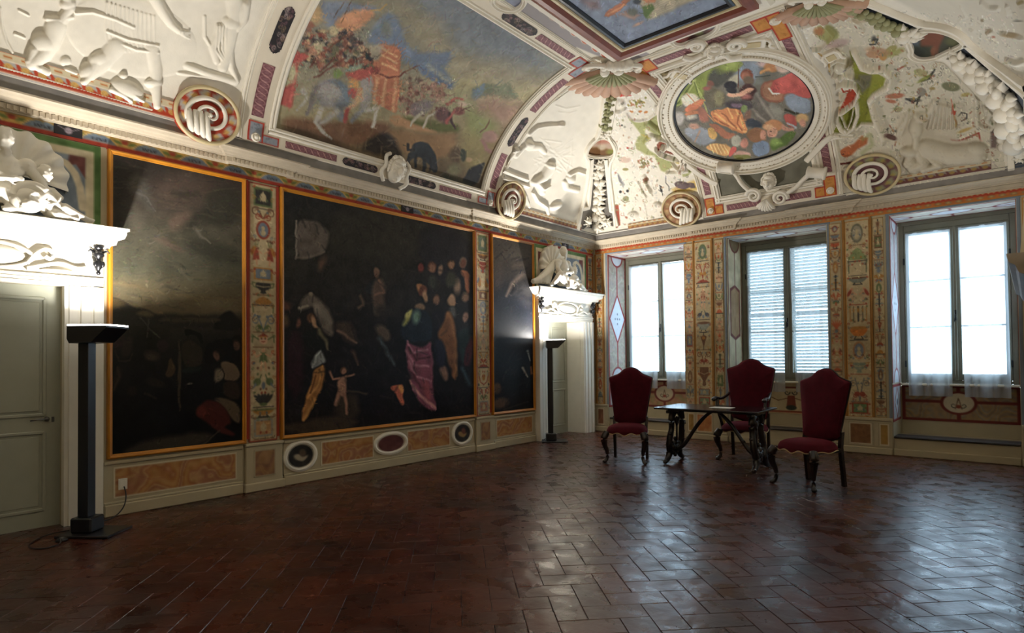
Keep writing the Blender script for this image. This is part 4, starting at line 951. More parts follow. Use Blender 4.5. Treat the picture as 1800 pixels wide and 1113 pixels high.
# ------------------------------------------------------------------ chairs
M_nail = mat('gold_braid', 'b9a67c', .45, bump=.2, bscale=200)
def backpoly(w0, w1, h, n=1):
    """outline of the high back: arched crest, sides tapering to the seat, curved lower edge"""
    pts = [(-w0, .03), (-w0*.99, .10), (-w1, h-.145), (-w1*.985, h-.13), (-w1*.75, h-.105), (-w1*.52, h-.075), (-w1*.40, h-.035), (-w1*.26, h-.002), (-w1*.12, h+.012), (0, h+.014)]
    top = pts+[(-x, z) for x, z in pts[-2::-1]]
    bot = [(w0*.6, .0), (w0*.25, -.03), (0, -.045), (-w0*.25, -.03), (-w0*.6, .0)]
    return top+bot
def cabriole(mb, x, y, sx, sy, h=.40, s=1.):
    p = [(0, 0, h), (.03, .03, h-.07), (.025, .025, h-.17), (-.005, -.005, h-.27), (-.005, -.005, .06), (.02, .02, .02), (.04, .04, .022)]
    r = [.040, .047, .034, .023, .019, .026, .015]
    q = smoothpath([(*a, b) for a, b in zip(p, r)], 2)
    mb.tube([(x+sx*a[0]*s, y+sy*a[1]*s, a[2]) for a in q], [a[3]*s for a in q], 8)
    mb.ball((x+sx*.022*s, y+sy*.022*s, .022), (.027*s, .03*s, .022), 7)
def chair(loc, th, label, arms=0, S=1.):
    t = thing('high_back_chair' if not arms else 'high_back_armchair', (*loc, 0), label, 'chair' if not arms else 'armchair', 'crimson velvet chairs round the table', th, True)
    k = S; SW, SD = .29*k, .27*k
    # seat: crowned cushion, y from -SD (front) to SD
    nu = nv = 26; U, V = np.meshgrid(np.linspace(-1, 1, nu), np.linspace(-1, 1, nv), indexing='ij')
    W_ = SW*(1-.06*(V+1)/2); n4 = (np.abs(U)**3.2+np.abs(V)**3.2)**(1/3.2); m_ = np.maximum(np.abs(U), np.abs(V)); sc = np.where(n4 > 0, m_/np.maximum(n4, 1e-6), 1)
    X = U*sc*W_; Y = V*sc*SD; Z = .445+.095*np.sqrt(np.clip(1-(m_**3.2), 0, 1))
    top = np.stack([X, Y, Z], -1); bm_ = top.copy(); bm_[..., 2] = .43
    ring = [top]; me = gridmesh('seat', top); o = link('seat', me, M_velvet, t)
    mb = MB(); ol = []
    for e in range(4):
        rr = {0: [(i, 0) for i in range(nu)], 1: [(nu-1, j) for j in range(nv)], 2: [(nu-1-i, nv-1) for i in range(nu)], 3: [(0, nv-1-j) for j in range(nv)]}[e]; ol += rr[:-1]
    P0 = [tuple(top[i, j]) for i, j in ol]; N_ = len(P0)
    def hang(i, P):
        x, y, z = P; f = y < -SD*.93; 
        d = .018+.03*(.5+.5*math.cos(3*PI*x/SW))*(1.2-abs(x)/SW*.6) if f else .018+.02*(.5+.5*math.cos(2*PI*y/SD))
        return d
    lowp = [(x, y, .445-hang(i, (x, y, z))) for i, (x, y, z) in enumerate(P0)]
    mb.add(P0+lowp+[(0, 0, .44)], [(i, (i+1) % N_, (i+1) % N_+N_, i+N_) for i in range(N_)]+[(N_+i, N_+(i+1) % N_, 2*N_) for i in range(N_)]); vl_ = mb.build('seat_valance', M_velvet, t)
    mb = MB(); mb.tube([(x*1.012, y*1.012, z-.002) for x, y, z in lowp], .0065, 5, True); mb.build('nail_braid', M_nail, vl_)
    # back
    H = (.80 if not arms else .88)*(1 if arms else 1); z0 = .52 if not arms else .55; lean = .10
    def tr(x, z, y): return (x, SD-.02+y+lean*(z/.8), z0+z)
    op = smoothpath(backpoly(.232*k, .318*k, H), 1, True); cx = np.array([0, H*.5]); V_ = []; F_ = []
    lay = [(1., -.035), (1.0, -.05), (.93, -.078), (.6, -.092), (.0, -.095)]; bk = [(1., .005), (.95, .02), (0, .022)]; n_ = len(op)
    L_ = [(1., -.035)]+lay[1:]; rows = [[tr(*(cx+(p-cx)*s_), y_) for p in op] for s_, y_ in L_]
    for r_ in rows: V_ += r_
    for i in range(len(rows)-1):
        for j in range(n_): F_.append((i*n_+j, i*n_+(j+1) % n_, (i+1)*n_+(j+1) % n_, (i+1)*n_+j))
    b0 = len(V_); rows2 = [[tr(*(cx+(p-cx)*s_), y_) for p in op] for s_, y_ in bk]
    for r_ in rows2: V_ += r_
    for i in range(len(rows2)-1):
        for j in range(n_): F_.append((b0+i*n_+j, b0+i*n_+(j+1) % n_, b0+(i+1)*n_+(j+1) % n_, b0+(i+1)*n_+j))
    for j in range(n_): F_.append((j, (j+1) % n_, b0+(j+1) % n_, b0+j))
    mb = MB(); mb.add(V_, F_); br_ = mb.build('backrest', M_velvet, t, True, auto=60)
    mb = MB(); mb.tube([tr(p[0]*1.005, p[1], -.012) for p in op], .012, 5, True); mb.build('back_frame', M_darkwood, br_)
    # legs
    for sx in (-1, 1):
        mb = MB(); cabriole(mb, sx*(SW-.035), -(SD-.035), sx, -1, .43, 1.15*k if arms else 1.15); mb.build('leg', M_darkwood, t, True)
        mb = MB(); x = sx*(SW-.055); mb.M = None
        for (za, zb_, ya, yb) in ((0, .45, .055, .0), (.45, z0+.10, 0, .025)):
            v = [(x+a*.020, SD-.03+y+b*.022, z) for z, y in ((za, ya), (zb_, yb)) for a, b in ((-1, -1), (1, -1), (1, 1), (-1, 1))]
            mb.add(v, [(0, 1, 2, 3), (7, 6, 5, 4)]+[(i, (i+1) % 4, (i+1) % 4+4, i+4) for i in range(4)])
        mb.build('leg', M_darkwood, t)
    mb = MB(); mb.box(-SW+.05, SW-.05, SD-.045, SD-.015, .40, .44, .004)
    for sx in (-1, 1): mb.box(sx*(SW-.05)-.015, sx*(SW-.05)+.015, -SD+.05, SD-.04, .395, .44, .004)
    mb.build('seat_rail', M_darkwood, t)
    if arms:
        for sx in (-1, 1):
            pr = smoothpath([(sx*.285, SD+.02, .95), (sx*.31, .10, .885), (sx*.33, -.06, .865), (sx*.345, -.20, .895), (sx*.35, -.27, .885), (sx*.35, -.29, .855)], 2)
            mb = MB(); mb.tube(pr, [.022+.010*(i/len(pr)) for i in range(len(pr))], 8, flat=.8); mb.ball((sx*.35, -.285, .872), (.036, .034, .028), 8)
            q = smoothpath([(sx*.335, -.16, .87), (sx*.33, -.20, .72), (sx*.28, -.15, .52), (sx*.275, -.13, .44)], 2); mb.tube(q, .022, 8); mb.build('armrest', M_darkwood, t, True)
    return t
chair((2.36, -2.80), math.radians(20), 'crimson velvet high-back chair without arms standing left of the table')
chair((4.83, -3.00), math.radians(-24), 'crimson velvet high-back chair without arms standing right of the table')
chair((3.62, -1.62), math.radians(4), 'larger crimson velvet armchair with scrolled wooden arms behind the table', 1, 1.08)

# ------------------------------------------------------------------ table
tb = thing('writing_table', (3.50, -2.42, 0), 'dark carved wooden table with lyre legs and arched stretchers', 'table', rz=math.radians(2), local=True)
mb = MB(); mb.box(-.70, .70, -.43, .43, .772, .796, .006); mb.build('tabletop', mat('table_top', '1a1210', .18, bump=.05, var=.2, spec=.8), tb)
mb = MB(); mb.box(-.55, .55, -.30, .30, .745, .772, .004); mb.build('apron', M_darkwood, tb)
for sx in (-1, 1):
    x = sx*.55; tl = sx*.03
    mb = MB(); mb.box(x-.03, x+.03, -.30, .30, .71, .75, .008); mb.build('trestle_bar', M_darkwood, tb)
    for sy in (-1, 1):
        p = smoothpath([(x, sy*.15, .72, .042), (x, sy*.19, .62, .046), (x, sy*.17, .50, .038), (x+tl*.5, sy*.20, .38, .045), (x+tl, sy*.21, .26, .043), (x+tl*1.3, sy*.15, .16, .050), (x+tl*1.5, sy*.20, .08, .040), (x+tl*1.6, sy*.27, .038, .036), (x+tl*1.6, sy*.31, .035, .022)], 2)
        mb = MB(); mb.tube([q[:3] for q in p], [q[3] for q in p], 8); mb.ball((x+tl*1.6, sy*.29, .035), (.034, .04, .034), 8)
        for (yy, zz) in ((.20, .56), (.215, .42), (.20, .30)): mb.ball((x, sy*yy, zz), (.03, .03, .03), 6)
        mb.build('leg', M_darkwood, tb, True)
    mb = MB()
    for (yy, zz, r) in ((0, .20, .055), (0, .27, .045), (-.06, .22, .045), (.06, .22, .045), (-.05, .14, .04), (.05, .14, .04), (0, .33, .03), (0, .10, .03), (-.10, .17, .03), (.10, .17, .03)): mb.ball((x+tl, yy, zz), (r*.8, r, r), 7)
    for s in (-1, 1): mb.tube(smoothpath([(x, s*.02, .70), (x, s*.08, .66), (x, s*.07, .60), (x, s*.02, .56), (x, 0, .52)], 2), .016, 6)
    mb.ball((x, 0, .60), (.02, .03, .05), 7); mb.tube([(x, 0, .30), (x, 0, .60)], .014, 6); mb.tube([(x+tl, -.20, .26), (x+tl, .20, .26)], .02, 6); mb.build('carved_ornament', M_darkwood, tb, True)
    q = smoothpath([(x-sx*.01, 0, .17, .026), (x-sx*.12, 0, .26, .028), (x-sx*.22, 0, .42, .025), (x-sx*.33, 0, .58, .027), (x-sx*.45, 0, .70, .024), (x-sx*.53, 0, .745, .018)], 2)
    mb = MB(); mb.tube([a[:3] for a in q], [a[3] for a in q], 8); mb.ball((x-sx*.17, 0, .35), (.028, .028, .028), 7); mb.build('stretcher', M_darkwood, tb, True)
mb = MB(); mb.box(3.46, 3.75, -2.52, -2.33, .7965, .800, .001); tag(mb.build('leaflet', M_paper), 'white printed leaflet lying on the dark tabletop', 'leaflet')

# ------------------------------------------------------------------ fireplace hood on the right wall (its edge shows at the right of the picture)
fp = thing('fireplace_hood', (RW, -5.33, 0), 'carved stone fireplace hood corner jutting in at the right edge', 'fireplace')
M_grey = mat('grey_stone', '8f8271', .6, bump=.2, bscale=20, var=.1)
pr = [(6.80, 1.86), (6.79, 1.90), (6.76, 1.92), (6.745, 1.96), (6.72, 1.975), (6.71, 2.02), (RW-.01, 2.02), (RW-.01, 1.86)]
mb = MB(); mb.add([(x, y, z) for y in (-6.45, -4.2) for x, z in pr], [tuple(range(8)), tuple(range(15, 7, -1))]+[(i, (i+1) % 8, (i+1) % 8+8, i+8) for i in range(8)]); mb.build('mantel_shelf', M_grey, fp)
mb = MB(); mb.prism([(6.765, 2.02), (6.79, 2.3), (6.86, 3.2), (6.90, 3.6), (RW-.01, 3.6), (RW-.01, 2.02)], -6.35, -4.30, lambda x, y, z: (x, z, y)); mb.build('hood', M_plaster, fp)
for y in (-6.35, -4.5):
    mb = MB(); mb.prism([(6.80, 1.86), (6.84, 1.6), (6.90, 1.4), (6.90, 0), (RW-.01, 0), (RW-.01, 1.86)], y, y+.2, lambda x, y_, z: (x, z, y_)); mb.build('console', M_grey, fp)
# ------------------------------------------------------------------ paintings
class Zc:
    """draws on a canvas in the coordinates of an enlarged crop (origin ox, oy; k photo pixels per unit)"""
    def __init__(s, c, ox, oy, k): s.c, s.ox, s.oy, s.k = c, ox, oy, k
    def P(s, pts): p = np.asarray(pts, float)*s.k; return p+np.array([s.ox, s.oy])
    def B(s, b): return max(.9, b*s.k*2.9)
    def poly(s, pts, col, b=1.2, a=1.): s.c.poly(smoothpath(s.P(pts), 2, True) if getattr(s.c, 'soft', 0) else s.P(pts), col, s.B(b), a)
    def line(s, pts, w, col, b=.8, a=1., taper=None, mode='max'): s.c.line(s.P(pts), w*s.k, col, s.B(b), a, mode, taper)
    def ell(s, x, y, rx, ry, col, rot=0, b=1.2, a=1., mode='max'): s.c.ell(s.ox+x*s.k, s.oy+y*s.k, rx*s.k, ry*s.k, col, rot, s.B(b), a, mode)
def strokes(c, n, region, cols, L, w, ang, a=.35, seed=1, b=.8):
    r = random.Random(seed)
    for _ in range(n):
        x = r.uniform(region[0], region[2]); y = r.uniform(region[1], region[3]); t = math.radians(r.gauss(ang[0], ang[1])); l = L*r.uniform(.5, 1.3)
        c.line([(x, y), (x+l*math.cos(t)*.5+r.uniform(-1, 1), y+l*math.sin(t)*.5), (x+l*math.cos(t), y+l*math.sin(t))], w*r.uniform(.6, 1.3), r.choice(cols), b, a)
GAIN = 1.0
# --- first canvas: evening landscape with a seated painter
c1 = Cv(180, 255, 440, 815, 1.6, '3a3830'); c1.soft = 1
c1.grad([(255, '3a3732'), (330, '5c5148'), (400, '6b6553'), (470, '66644f'), (525, '857856'), (548, '7c6a48'), (556, '3d392c'), (600, '22211d'), (660, '15151a'), (700, '0c0e14'), (815, '0b0d12')])
c1.noise(.035, 40, (1, .95, .85)); c1.noise(.02, 14)
z = Zc(c1, 170, 260, 330/633)
for q in ([(38, 40), (110, 70), (100, 250), (60, 330), (38, 330)],): z.poly(q, '35322e', 20, .8)
z.poly([(105, 95), (150, 80), (185, 150), (200, 230), (150, 180), (110, 150)], '77746a', 8, .7); z.poly([(190, 100), (330, 80), (430, 140), (350, 200), (240, 230), (200, 180)], '7d6557', 22, .6)
for q in ([(370, 150), (420, 130), (495, 150), (495, 240), (430, 270), (360, 250), (300, 290), (250, 260), (300, 235), (360, 215)], [(240, 145), (330, 150), (350, 165), (280, 168)], [(290, 290), (380, 320), (470, 330), (495, 400), (400, 380), (310, 350)]): z.poly(q, '4b4a3d', 9, .8)
z.poly([(240, 230), (330, 210), (300, 260), (250, 290)], '8d7260', 10, .8); z.line([(330, 270), (350, 300), (385, 325)], 10, 'a59c88', 4, .7, .3); z.line([(135, 150), (170, 165), (198, 215)], 6, '8f8a80', 3, .8, .3)
z.poly([(190, 300), (250, 310), (300, 350), (290, 355), (200, 320)], '8a6f5e', 5, .6); z.line([(285, 410), (310, 445)], 8, '8e8874', 5, .6, .3)
for (u, v, w_) in ((440, 40, 5), (455, 20, 3), (470, 90, 6), (500, 120, 7), (520, 60, 5)): z.line([(40+v, u), (250, u+30), (490, u+45)], w_*2, '8c7b58', 7, .4)
z.poly([(38, 445), (110, 450), (200, 485), (300, 510), (480, 520), (480, 505), (250, 495), (120, 470), (38, 460)], '8f7a52', 5, .7)
z.poly([(38, 510), (70, 500), (120, 535), (170, 545), (210, 565), (300, 570), (490, 580), (490, 610), (38, 600)], '33302a', 3, .95); z.poly([(38, 505), (75, 503), (110, 530), (60, 545), (38, 545)], '6f5c34', 4, .8)
z.poly([(130, 555), (165, 548), (205, 565), (150, 572)], '7a6840', 3, .7); z.poly([(395, 600), (420, 565), (450, 545), (470, 570), (490, 590), (490, 615), (400, 618)], '1e1c1a', 3)
z = Zc(c1, 185, 480, 255/860)
z.poly([(320, 262), (690, 268), (690, 300), (330, 290)], '5b4e38', 5, .8)
z.line([(205, 268), (260, 325), (320, 380)], 5, '57564a', 2); z.line([(255, 270), (250, 380)], 7, '4e4d42', 3)
for (x, y, rx, ry, cc_) in ((130, 440, 35, 60, '3c352c'), (80, 400, 30, 45, '3d2a2c'), (275, 490, 50, 35, '40362a'), (340, 430, 30, 35, '3a2c2c'), (70, 620, 25, 70, '3b3128'), (160, 700, 30, 30, '2c2620'), (300, 650, 60, 25, '302c24'), (270, 500, 30, 22, '574c3a')): z.ell(x, y, rx, ry, cc_, 15, b=6, a=.8)
z.poly([(375, 510), (400, 500), (420, 610), (350, 620)], '57442c', 3); z.line([(60, 460), (80, 520), (150, 515), (165, 480)], 8, '4a4034', 3, .8); z.line([(75, 560), (80, 620), (50, 690)], 12, '5a4c3c', 5, .7); z.line([(240, 715), (300, 740)], 9, '4e4436', 4, .8)
z.poly([(430, 395), (445, 385), (450, 818), (428, 822)], '4e4434', 2); z.poly([(450, 390), (580, 420), (575, 560), (450, 560)], '3a3428', 4, .9); z.poly([(450, 560), (575, 555), (570, 580), (450, 600)], '22302a', 4, .9)
z.poly([(470, 325), (580, 360), (578, 430), (545, 380), (520, 365), (470, 380)], '0f0f10', 2)
z.poly([(590, 440), (620, 400), (720, 390), (760, 400), (800, 420), (800, 560), (640, 540), (590, 540)], '0f0f12', 4)
z.ell(785, 410, 38, 42, '17120f'); z.ell(775, 430, 22, 32, '6b4a38', b=4); z.ell(672, 480, 40, 36, '181310'); z.ell(660, 495, 20, 28, '7a5440', -10, b=4)
z.poly([(680, 530), (720, 515), (790, 550), (800, 640), (700, 640), (690, 580)], '8b7358', 4); z.ell(672, 605, 30, 40, '94846c', 10, b=5); z.line([(690, 570), (705, 600), (700, 640)], 7, '1b1715', 2)
z.poly([(705, 640), (800, 640), (805, 760), (700, 730)], '3c3026', 5); z.poly([(640, 735), (700, 730), (805, 780), (805, 885), (770, 885), (700, 800)], '77634a', 5)
z.poly([(540, 830), (560, 780), (640, 740), (700, 790), (760, 885), (720, 900), (690, 930), (600, 890), (550, 850)], '5e1c14', 6); z.ell(570, 820, 28, 30, '7a2818', b=8); z.poly([(620, 880), (690, 900), (780, 965), (740, 970), (700, 950), (640, 920)], '60201a', 5)
z.ell(500, 658, 18, 6, '7c7668', -10, b=2); z.poly([(60, 1080), (260, 975), (680, 930), (560, 1035), (300, 1060)], '4a443a', 12); z.line([(680, 930), (600, 1000), (545, 1035)], 8, '6f6650', 4, .8, .4)
strokes(c1, 160, (190, 280, 430, 540), ['4a4840', '7d745e', '5b554a', '8a7c60'], 26, 3, (8, 12), .22, 3, 2); c1.noise(.012, 2); c1.a *= .68
# --- second canvas: the great procession
c2 = Cv(485, 325, 840, 776, 1.5, '1a1a1c'); c2.soft = 1
c2.grad([(325, '1b1c20'), (420, '25241f'), (500, '1d1b19'), (600, '151316'), (700, '121014'), (776, '17120f')]); c2.noise(.02, 40, (1, .95, .85)); c2.noise(.015, 12)
z = Zc(c2, 420, 280, 440/816)
z.poly([(570, 205), (760, 235), (765, 450), (600, 380)], '1d1d22', 6, .9); z.poly([(300, 160), (580, 190), (578, 350), (440, 330), (300, 300)], '2b2923', 14, .8)
z.poly([(185, 200), (225, 195), (262, 205), (297, 235), (290, 280), (270, 305), (245, 320), (185, 325)], '4f4740', 4); z.line([(185, 200), (187, 325)], 6, '6a6258', 2); z.line([(187, 322), (235, 318), (275, 300)], 6, '5c5248', 3); z.ell(270, 340, 12, 25, '4a352a', 20, b=5); z.line([(136, 215), (138, 310)], 10, '302b28', 4)
z = Zc(c2, 490, 440, 180/607)
z.poly([(15, 1030), (150, 1020), (280, 980), (480, 1000), (470, 1040), (300, 1080), (150, 1090), (15, 1060)], '33291f', 8)
z.poly([(330, 850), (470, 840), (480, 1000), (330, 1000)], '2f261e', 12); z.line([(410, 830), (520, 850)], 12, '3d3226', 5)
# horse
z.poly([(110, 350), (140, 290), (175, 255), (240, 280), (300, 360), (330, 440), (320, 520), (280, 500), (230, 400), (200, 330), (160, 350), (125, 362)], '5a5148', 7); z.poly([(205, 300), (290, 360), (320, 450), (280, 430), (215, 370)], '6e665c', 8); z.line([(120, 345), (165, 330)], 14, '7c7264', 4); z.ell(188, 262, 14, 12, '6c6152', b=3)
z.poly([(330, 420), (440, 430), (470, 560), (400, 540), (340, 480)], '3d3028', 10); z.line([(350, 480), (400, 510), (455, 545)], 16, '6b5040', 6, .9, .6); z.line([(440, 600), (470, 680)], 22, '5c4234', 8, .8, .5)
z.ell(30, 330, 38, 26, '4f2f22', b=8); z.ell(118, 430, 16, 26, '5f3a2c', b=5); z.ell(35, 420, 24, 40, '4c3a28', b=8); z.poly([(60, 480), (140, 470), (150, 800), (80, 900), (40, 700)], '24121a', 12)
# woman in ochre skirt
z.ell(195, 405, 26, 30, '4e3320', b=4); z.ell(208, 418, 14, 26, '9a7452', -8, b=4); z.line([(210, 440), (225, 470)], 18, '8c6a4c', 4)
z.poly([(145, 490), (200, 465), (250, 470), (290, 530), (290, 590), (250, 600), (215, 600), (150, 560)], '0f1212', 5); z.line([(240, 475), (275, 530), (290, 590)], 26, '56503a', 6, 1, .6)
z.poly([(190, 680), (215, 620), (245, 590), (275, 620), (280, 670), (240, 680), (200, 705)], '6f7474', 5); z.line([(200, 690), (225, 630), (250, 600)], 6, '8e9494', 3)
z.poly([(200, 710), (275, 670), (272, 760), (240, 850), (180, 990), (140, 1015), (130, 1000), (160, 880), (165, 860), (195, 780)], '8a5a20', 5); z.line([(260, 690), (235, 790), (175, 880)], 9, 'a9762e', 4); z.line([(215, 880), (175, 960), (145, 1005)], 12, 'a0702c', 5); z.line([(215, 740), (190, 850)], 8, '5a3612', 4)
# child
z.ell(382, 715, 22, 20, '4a3322', b=3); z.ell(385, 722, 14, 17, '8c624c', b=3); z.poly([(350, 760), (405, 745), (400, 850), (375, 870), (345, 850)], '8a6550', 5); z.line([(360, 760), (320, 765), (300, 720)], 14, '7c5846', 4); z.line([(400, 750), (445, 735)], 12, '7c5846', 4); z.line([(355, 850), (340, 910)], 24, '7a5644', 5); z.line([(385, 850), (400, 910), (405, 970)], 22, '7a5644', 5, 1, .7)
# rider, crowd
z.ell(583, 130, 16, 26, '5c4436', b=4); z.poly([(500, 230), (560, 160), (607, 180), (607, 250), (520, 260)], '1d2024', 6); z.poly([(560, 260), (607, 245), (607, 400), (560, 390)], '463a32', 6); z.line([(480, 270), (500, 320), (470, 340)], 16, '5a4638', 6)
z = Zc(c2, 660, 400, 180/589)
z.ell(8, 255, 18, 28, '60483a', b=4); z.poly([(-20, 300), (40, 280), (60, 360), (40, 400), (60, 480), (-20, 480)], '4f3f36', 8); z.line([(20, 300), (45, 370), (0, 385)], 12, '6a4d3e', 4)
for (x, y, cc_, hh) in ((262, 225, '5e2620', '1c1512'), (325, 225, '6e4c38', '4a2c1e'), (435, 210, '7c5a42', '3a2a1c'), (505, 200, '57362a', '4e4238'), (345, 410, '6a4c3a', '241a16'), (440, 425, '8a6a4e', '4c3a2a'), (515, 400, '6c503c', '3c3026'), (515, 510, '7a5a48', '1a1512')):
    z.ell(x, y, 25, 30, hh, b=4); z.ell(x+2, y+6, 17, 26, cc_, b=4)
z.ell(440, 410, 20, 24, '93745a', b=5); z.poly([(420, 460), (455, 455), (465, 520), (435, 515)], '4b4a46', 6); z.ell(372, 245, 14, 25, '6f5644', 10, b=4); z.poly([(495, 235), (545, 265), (545, 380), (520, 380), (515, 290), (500, 275)], '7c4a30', 5); z.ell(470, 340, 16, 44, '77604e', b=6); z.poly([(300, 280), (350, 270), (350, 360), (310, 350)], '34342f', 8); z.poly([(400, 260), (465, 250), (470, 340), (410, 350)], '38382e', 8)
# turbaned figure
z.poly([(230, 325), (265, 328), (290, 350), (285, 375), (240, 370)], '8a5a30', 4); z.ell(275, 365, 24, 30, '5c3424', b=4); z.ell(287, 395, 14, 30, '94704f', -5, b=4); z.poly([(215, 450), (265, 430), (300, 470), (250, 490)], '6a5442', 5)
z.poly([(150, 560), (180, 480), (220, 460), (310, 490), (335, 560), (320, 660), (180, 660), (150, 620)], '16202c', 6); z.poly([(150, 560), (185, 480), (215, 465), (200, 520), (165, 570)], '8b8a4a', 6); z.ell(232, 515, 22, 36, '5e7a6c', 10, b=8); z.ell(185, 500, 14, 22, 'a3a05c', 30, b=5)
z.poly([(175, 640), (200, 660), (270, 700), (325, 640), (330, 780), (335, 950), (355, 1060), (300, 1045), (240, 1000), (205, 900), (170, 720)], '6c3648', 5)
for q in ([(180, 650), (215, 720), (300, 700)], [(175, 710), (220, 790), (300, 800)], [(190, 770), (240, 860), (320, 880)], [(225, 930), (280, 990), (345, 1045)]): z.line(q, 12, '9a6472', 5, .9)
for q in ([(190, 690), (230, 760), (310, 745)], [(200, 830), (260, 920), (330, 930)]): z.line(q, 10, '42202c', 5, .9)
z.poly([(265, 890), (310, 880), (320, 1000), (280, 980)], '8e4048', 8, .8); z.line([(200, 880), (260, 970), (340, 1035)], 12, 'b07a70', 5, .8)
# man in ochre cloak
z.poly([(320, 480), (400, 470), (420, 560), (400, 790), (330, 780), (325, 600)], '141018', 6); z.poly([(415, 472), (440, 510), (465, 590), (470, 870), (450, 880), (400, 700), (350, 620), (370, 570), (400, 530)], '6e4420', 6); z.line([(425, 500), (455, 620), (462, 850)], 14, '8a5a2a', 7, .8); z.poly([(360, 800), (410, 790), (420, 870), (395, 890)], '6e5040', 6); z.poly([(340, 640), (400, 650), (410, 800), (350, 800)], '1c1c2c', 8)
z.poly([(470, 590), (545, 560), (555, 740), (500, 800), (480, 740)], '1c2a2a', 8); z.poly([(530, 660), (560, 620), (560, 790), (500, 800)], '3a1218', 6); z.line([(500, 810), (545, 900)], 22, '2c3a44', 8)
z.poly([(80, 920), (130, 900), (160, 905), (165, 1020), (145, 1025), (125, 960)], 'a04a2c', 4); z.poly([(120, 905), (158, 905), (160, 960), (135, 940)], 'c08038', 4); z.poly([(0, 560), (60, 560), (90, 640), (60, 660), (0, 600)], '4e4238', 7); z.line([(20, 640), (60, 700), (110, 790)], 26, '3c4448', 8, .9, .6)
for (x, y) in ((100, 470), (40, 480), (130, 400)): z.ell(x, y, 34, 40, '262220', b=12, a=.8)
strokes(c2, 220, (490, 340, 830, 765), ['2a2724', '151417', '322b26', '1d1f26'], 18, 3, (70, 35), .3, 6, 2); c2.noise(.012, 2)
# --- third canvas: dark storm piece
c3 = Cv(858, 405, 942, 734, 2., '181a20'); c3.soft = 1
c3.grad([(405, '33302e'), (450, '3b3630'), (490, '2c2a29'), (530, '16181f'), (600, '10131b'), (690, '11131a'), (734, '161414')]); c3.noise(.02, 20)
z = Zc(c3, 860, 410, 85/296)
z.line([(200, 255), (140, 310), (105, 385)], 30, '544840', 9, .9, .5); z.line([(150, 200), (210, 190)], 30, '4a4038', 12, .7); z.poly([(20, 170), (90, 180), (80, 330), (30, 350)], '3f3733', 12, .7)
z.poly([(140, 360), (250, 300), (262, 470), (200, 440)], '26262a', 14, .9); z.ell(48, 950, 26, 34, '4e3626', b=5); z.ell(70, 1040, 50, 32, '503c30', -15, b=7); z.line([(205, 825), (235, 880)], 16, '8a8478', 4, .9, .5); z.line([(235, 720), (250, 780)], 12, '77766e', 4, .9, .5); z.line([(255, 820), (258, 860)], 12, '6e4c3a', 3); z.line([(90, 1080), (240, 1030)], 6, '3a342c', 4, .8)
strokes(c3, 60, (862, 420, 935, 725), ['23242a', '33302e', '14161c'], 14, 3, (-50, 30), .3, 6, 2); c3.noise(.012, 2)
c1.dabs(1500, 9, 2.2, .05, (185, 270, 435, 560), 1, .5, 12); c1.dabs(900, 7, 1.8, .10, (185, 560, 435, 810), 2, .6)
c2.warp(1.8, 12); c2.shade(.12, 10); c1.warp(2., 14); c1.shade(.06, 20); c2.dabs(2200, 7, 1.5, .07, None, 3, .5, 70); c3.dabs(300, 6, 1.6, .08); c2.sharpen(3, .8); c1.sharpen(3, .6); c3.sharpen(3, .6); c2.a = np.clip(c2.a*1.1+.006, 0, 1)
def picture(name, cv, y0, y1, z0, z1, label):
    t = thing(name, (0, (y0+y1)/2, z0), label, 'painting', 'large framed oil paintings')
    b = .045; nu = int((y1-y0)/.0082); nv = int((z1-z0)/.0082)
    U, V = np.meshgrid(np.linspace(y0+b*.8, y1-b*.8, nu), np.linspace(z1-b*.8, z0+b*.8, nv), indexing='ij')
    P = np.stack([0*U+.028, U, V], -1); px, py = proj(P); col = cv.sample(px, py)
    link('canvas', gridmesh('canvas', P, col, smooth=True, flip=True), M_oil, t)
    mb = MB(); mb.box(.004, .026, y0+.01, y1-.01, z0+.01, z1-.01); mb.build('stretcher', M_darkwood, t)
    pr = [(.0, .0), (.0, .040), (.006, .052), (.016, .056), (.026, .050), (.030, .040), (.040, .036), (.045, .028)]
    c4 = [(y0, z0), (y1, z0), (y1, z1), (y0, z1)]; ins = [(1, 1), (-1, 1), (-1, -1), (1, -1)]
    for i in range(4):
        j = (i+1) % 4; mb = MB(); V_ = []
        for k in (i, j): V_ += [(h, c4[k][0]+ins[k][0]*u, c4[k][1]+ins[k][1]*u) for u, h in pr]+[(0, c4[k][0]+ins[k][0]*.045, c4[k][1]+ins[k][1]*.045)]
        n = len(pr)+1; mb.add(V_, [(q, (q+1) % n, (q+1) % n+n, q+n) for q in range(n)]+[tuple(range(n)), tuple(range(2*n-1, n-1, -1))]); mb.build('frame_rail', M_gold, t)
picture('framed_painting', c1, -8.635, -7.275, .556, 3.572, 'tall gilt-framed painting of a cloudy evening landscape with a seated figure in red')
picture('framed_painting', c2, -6.856, -3.53, .556, 3.572, 'largest gilt-framed dark painting showing a crowded procession with a figure in a rose skirt')
picture('framed_painting', c3, -3.137, -2.006, .556, 3.572, 'narrowest gilt-framed dark stormy painting, next to the far door')
for (a, b) in ((-8.64, -7.27), (-6.86, -3.52), (-3.14, -2.0)): bar('red_band', M_red, wl, (0, a, 3.583), (0, b, 3.583), .024, .014, (1, 0, 0))

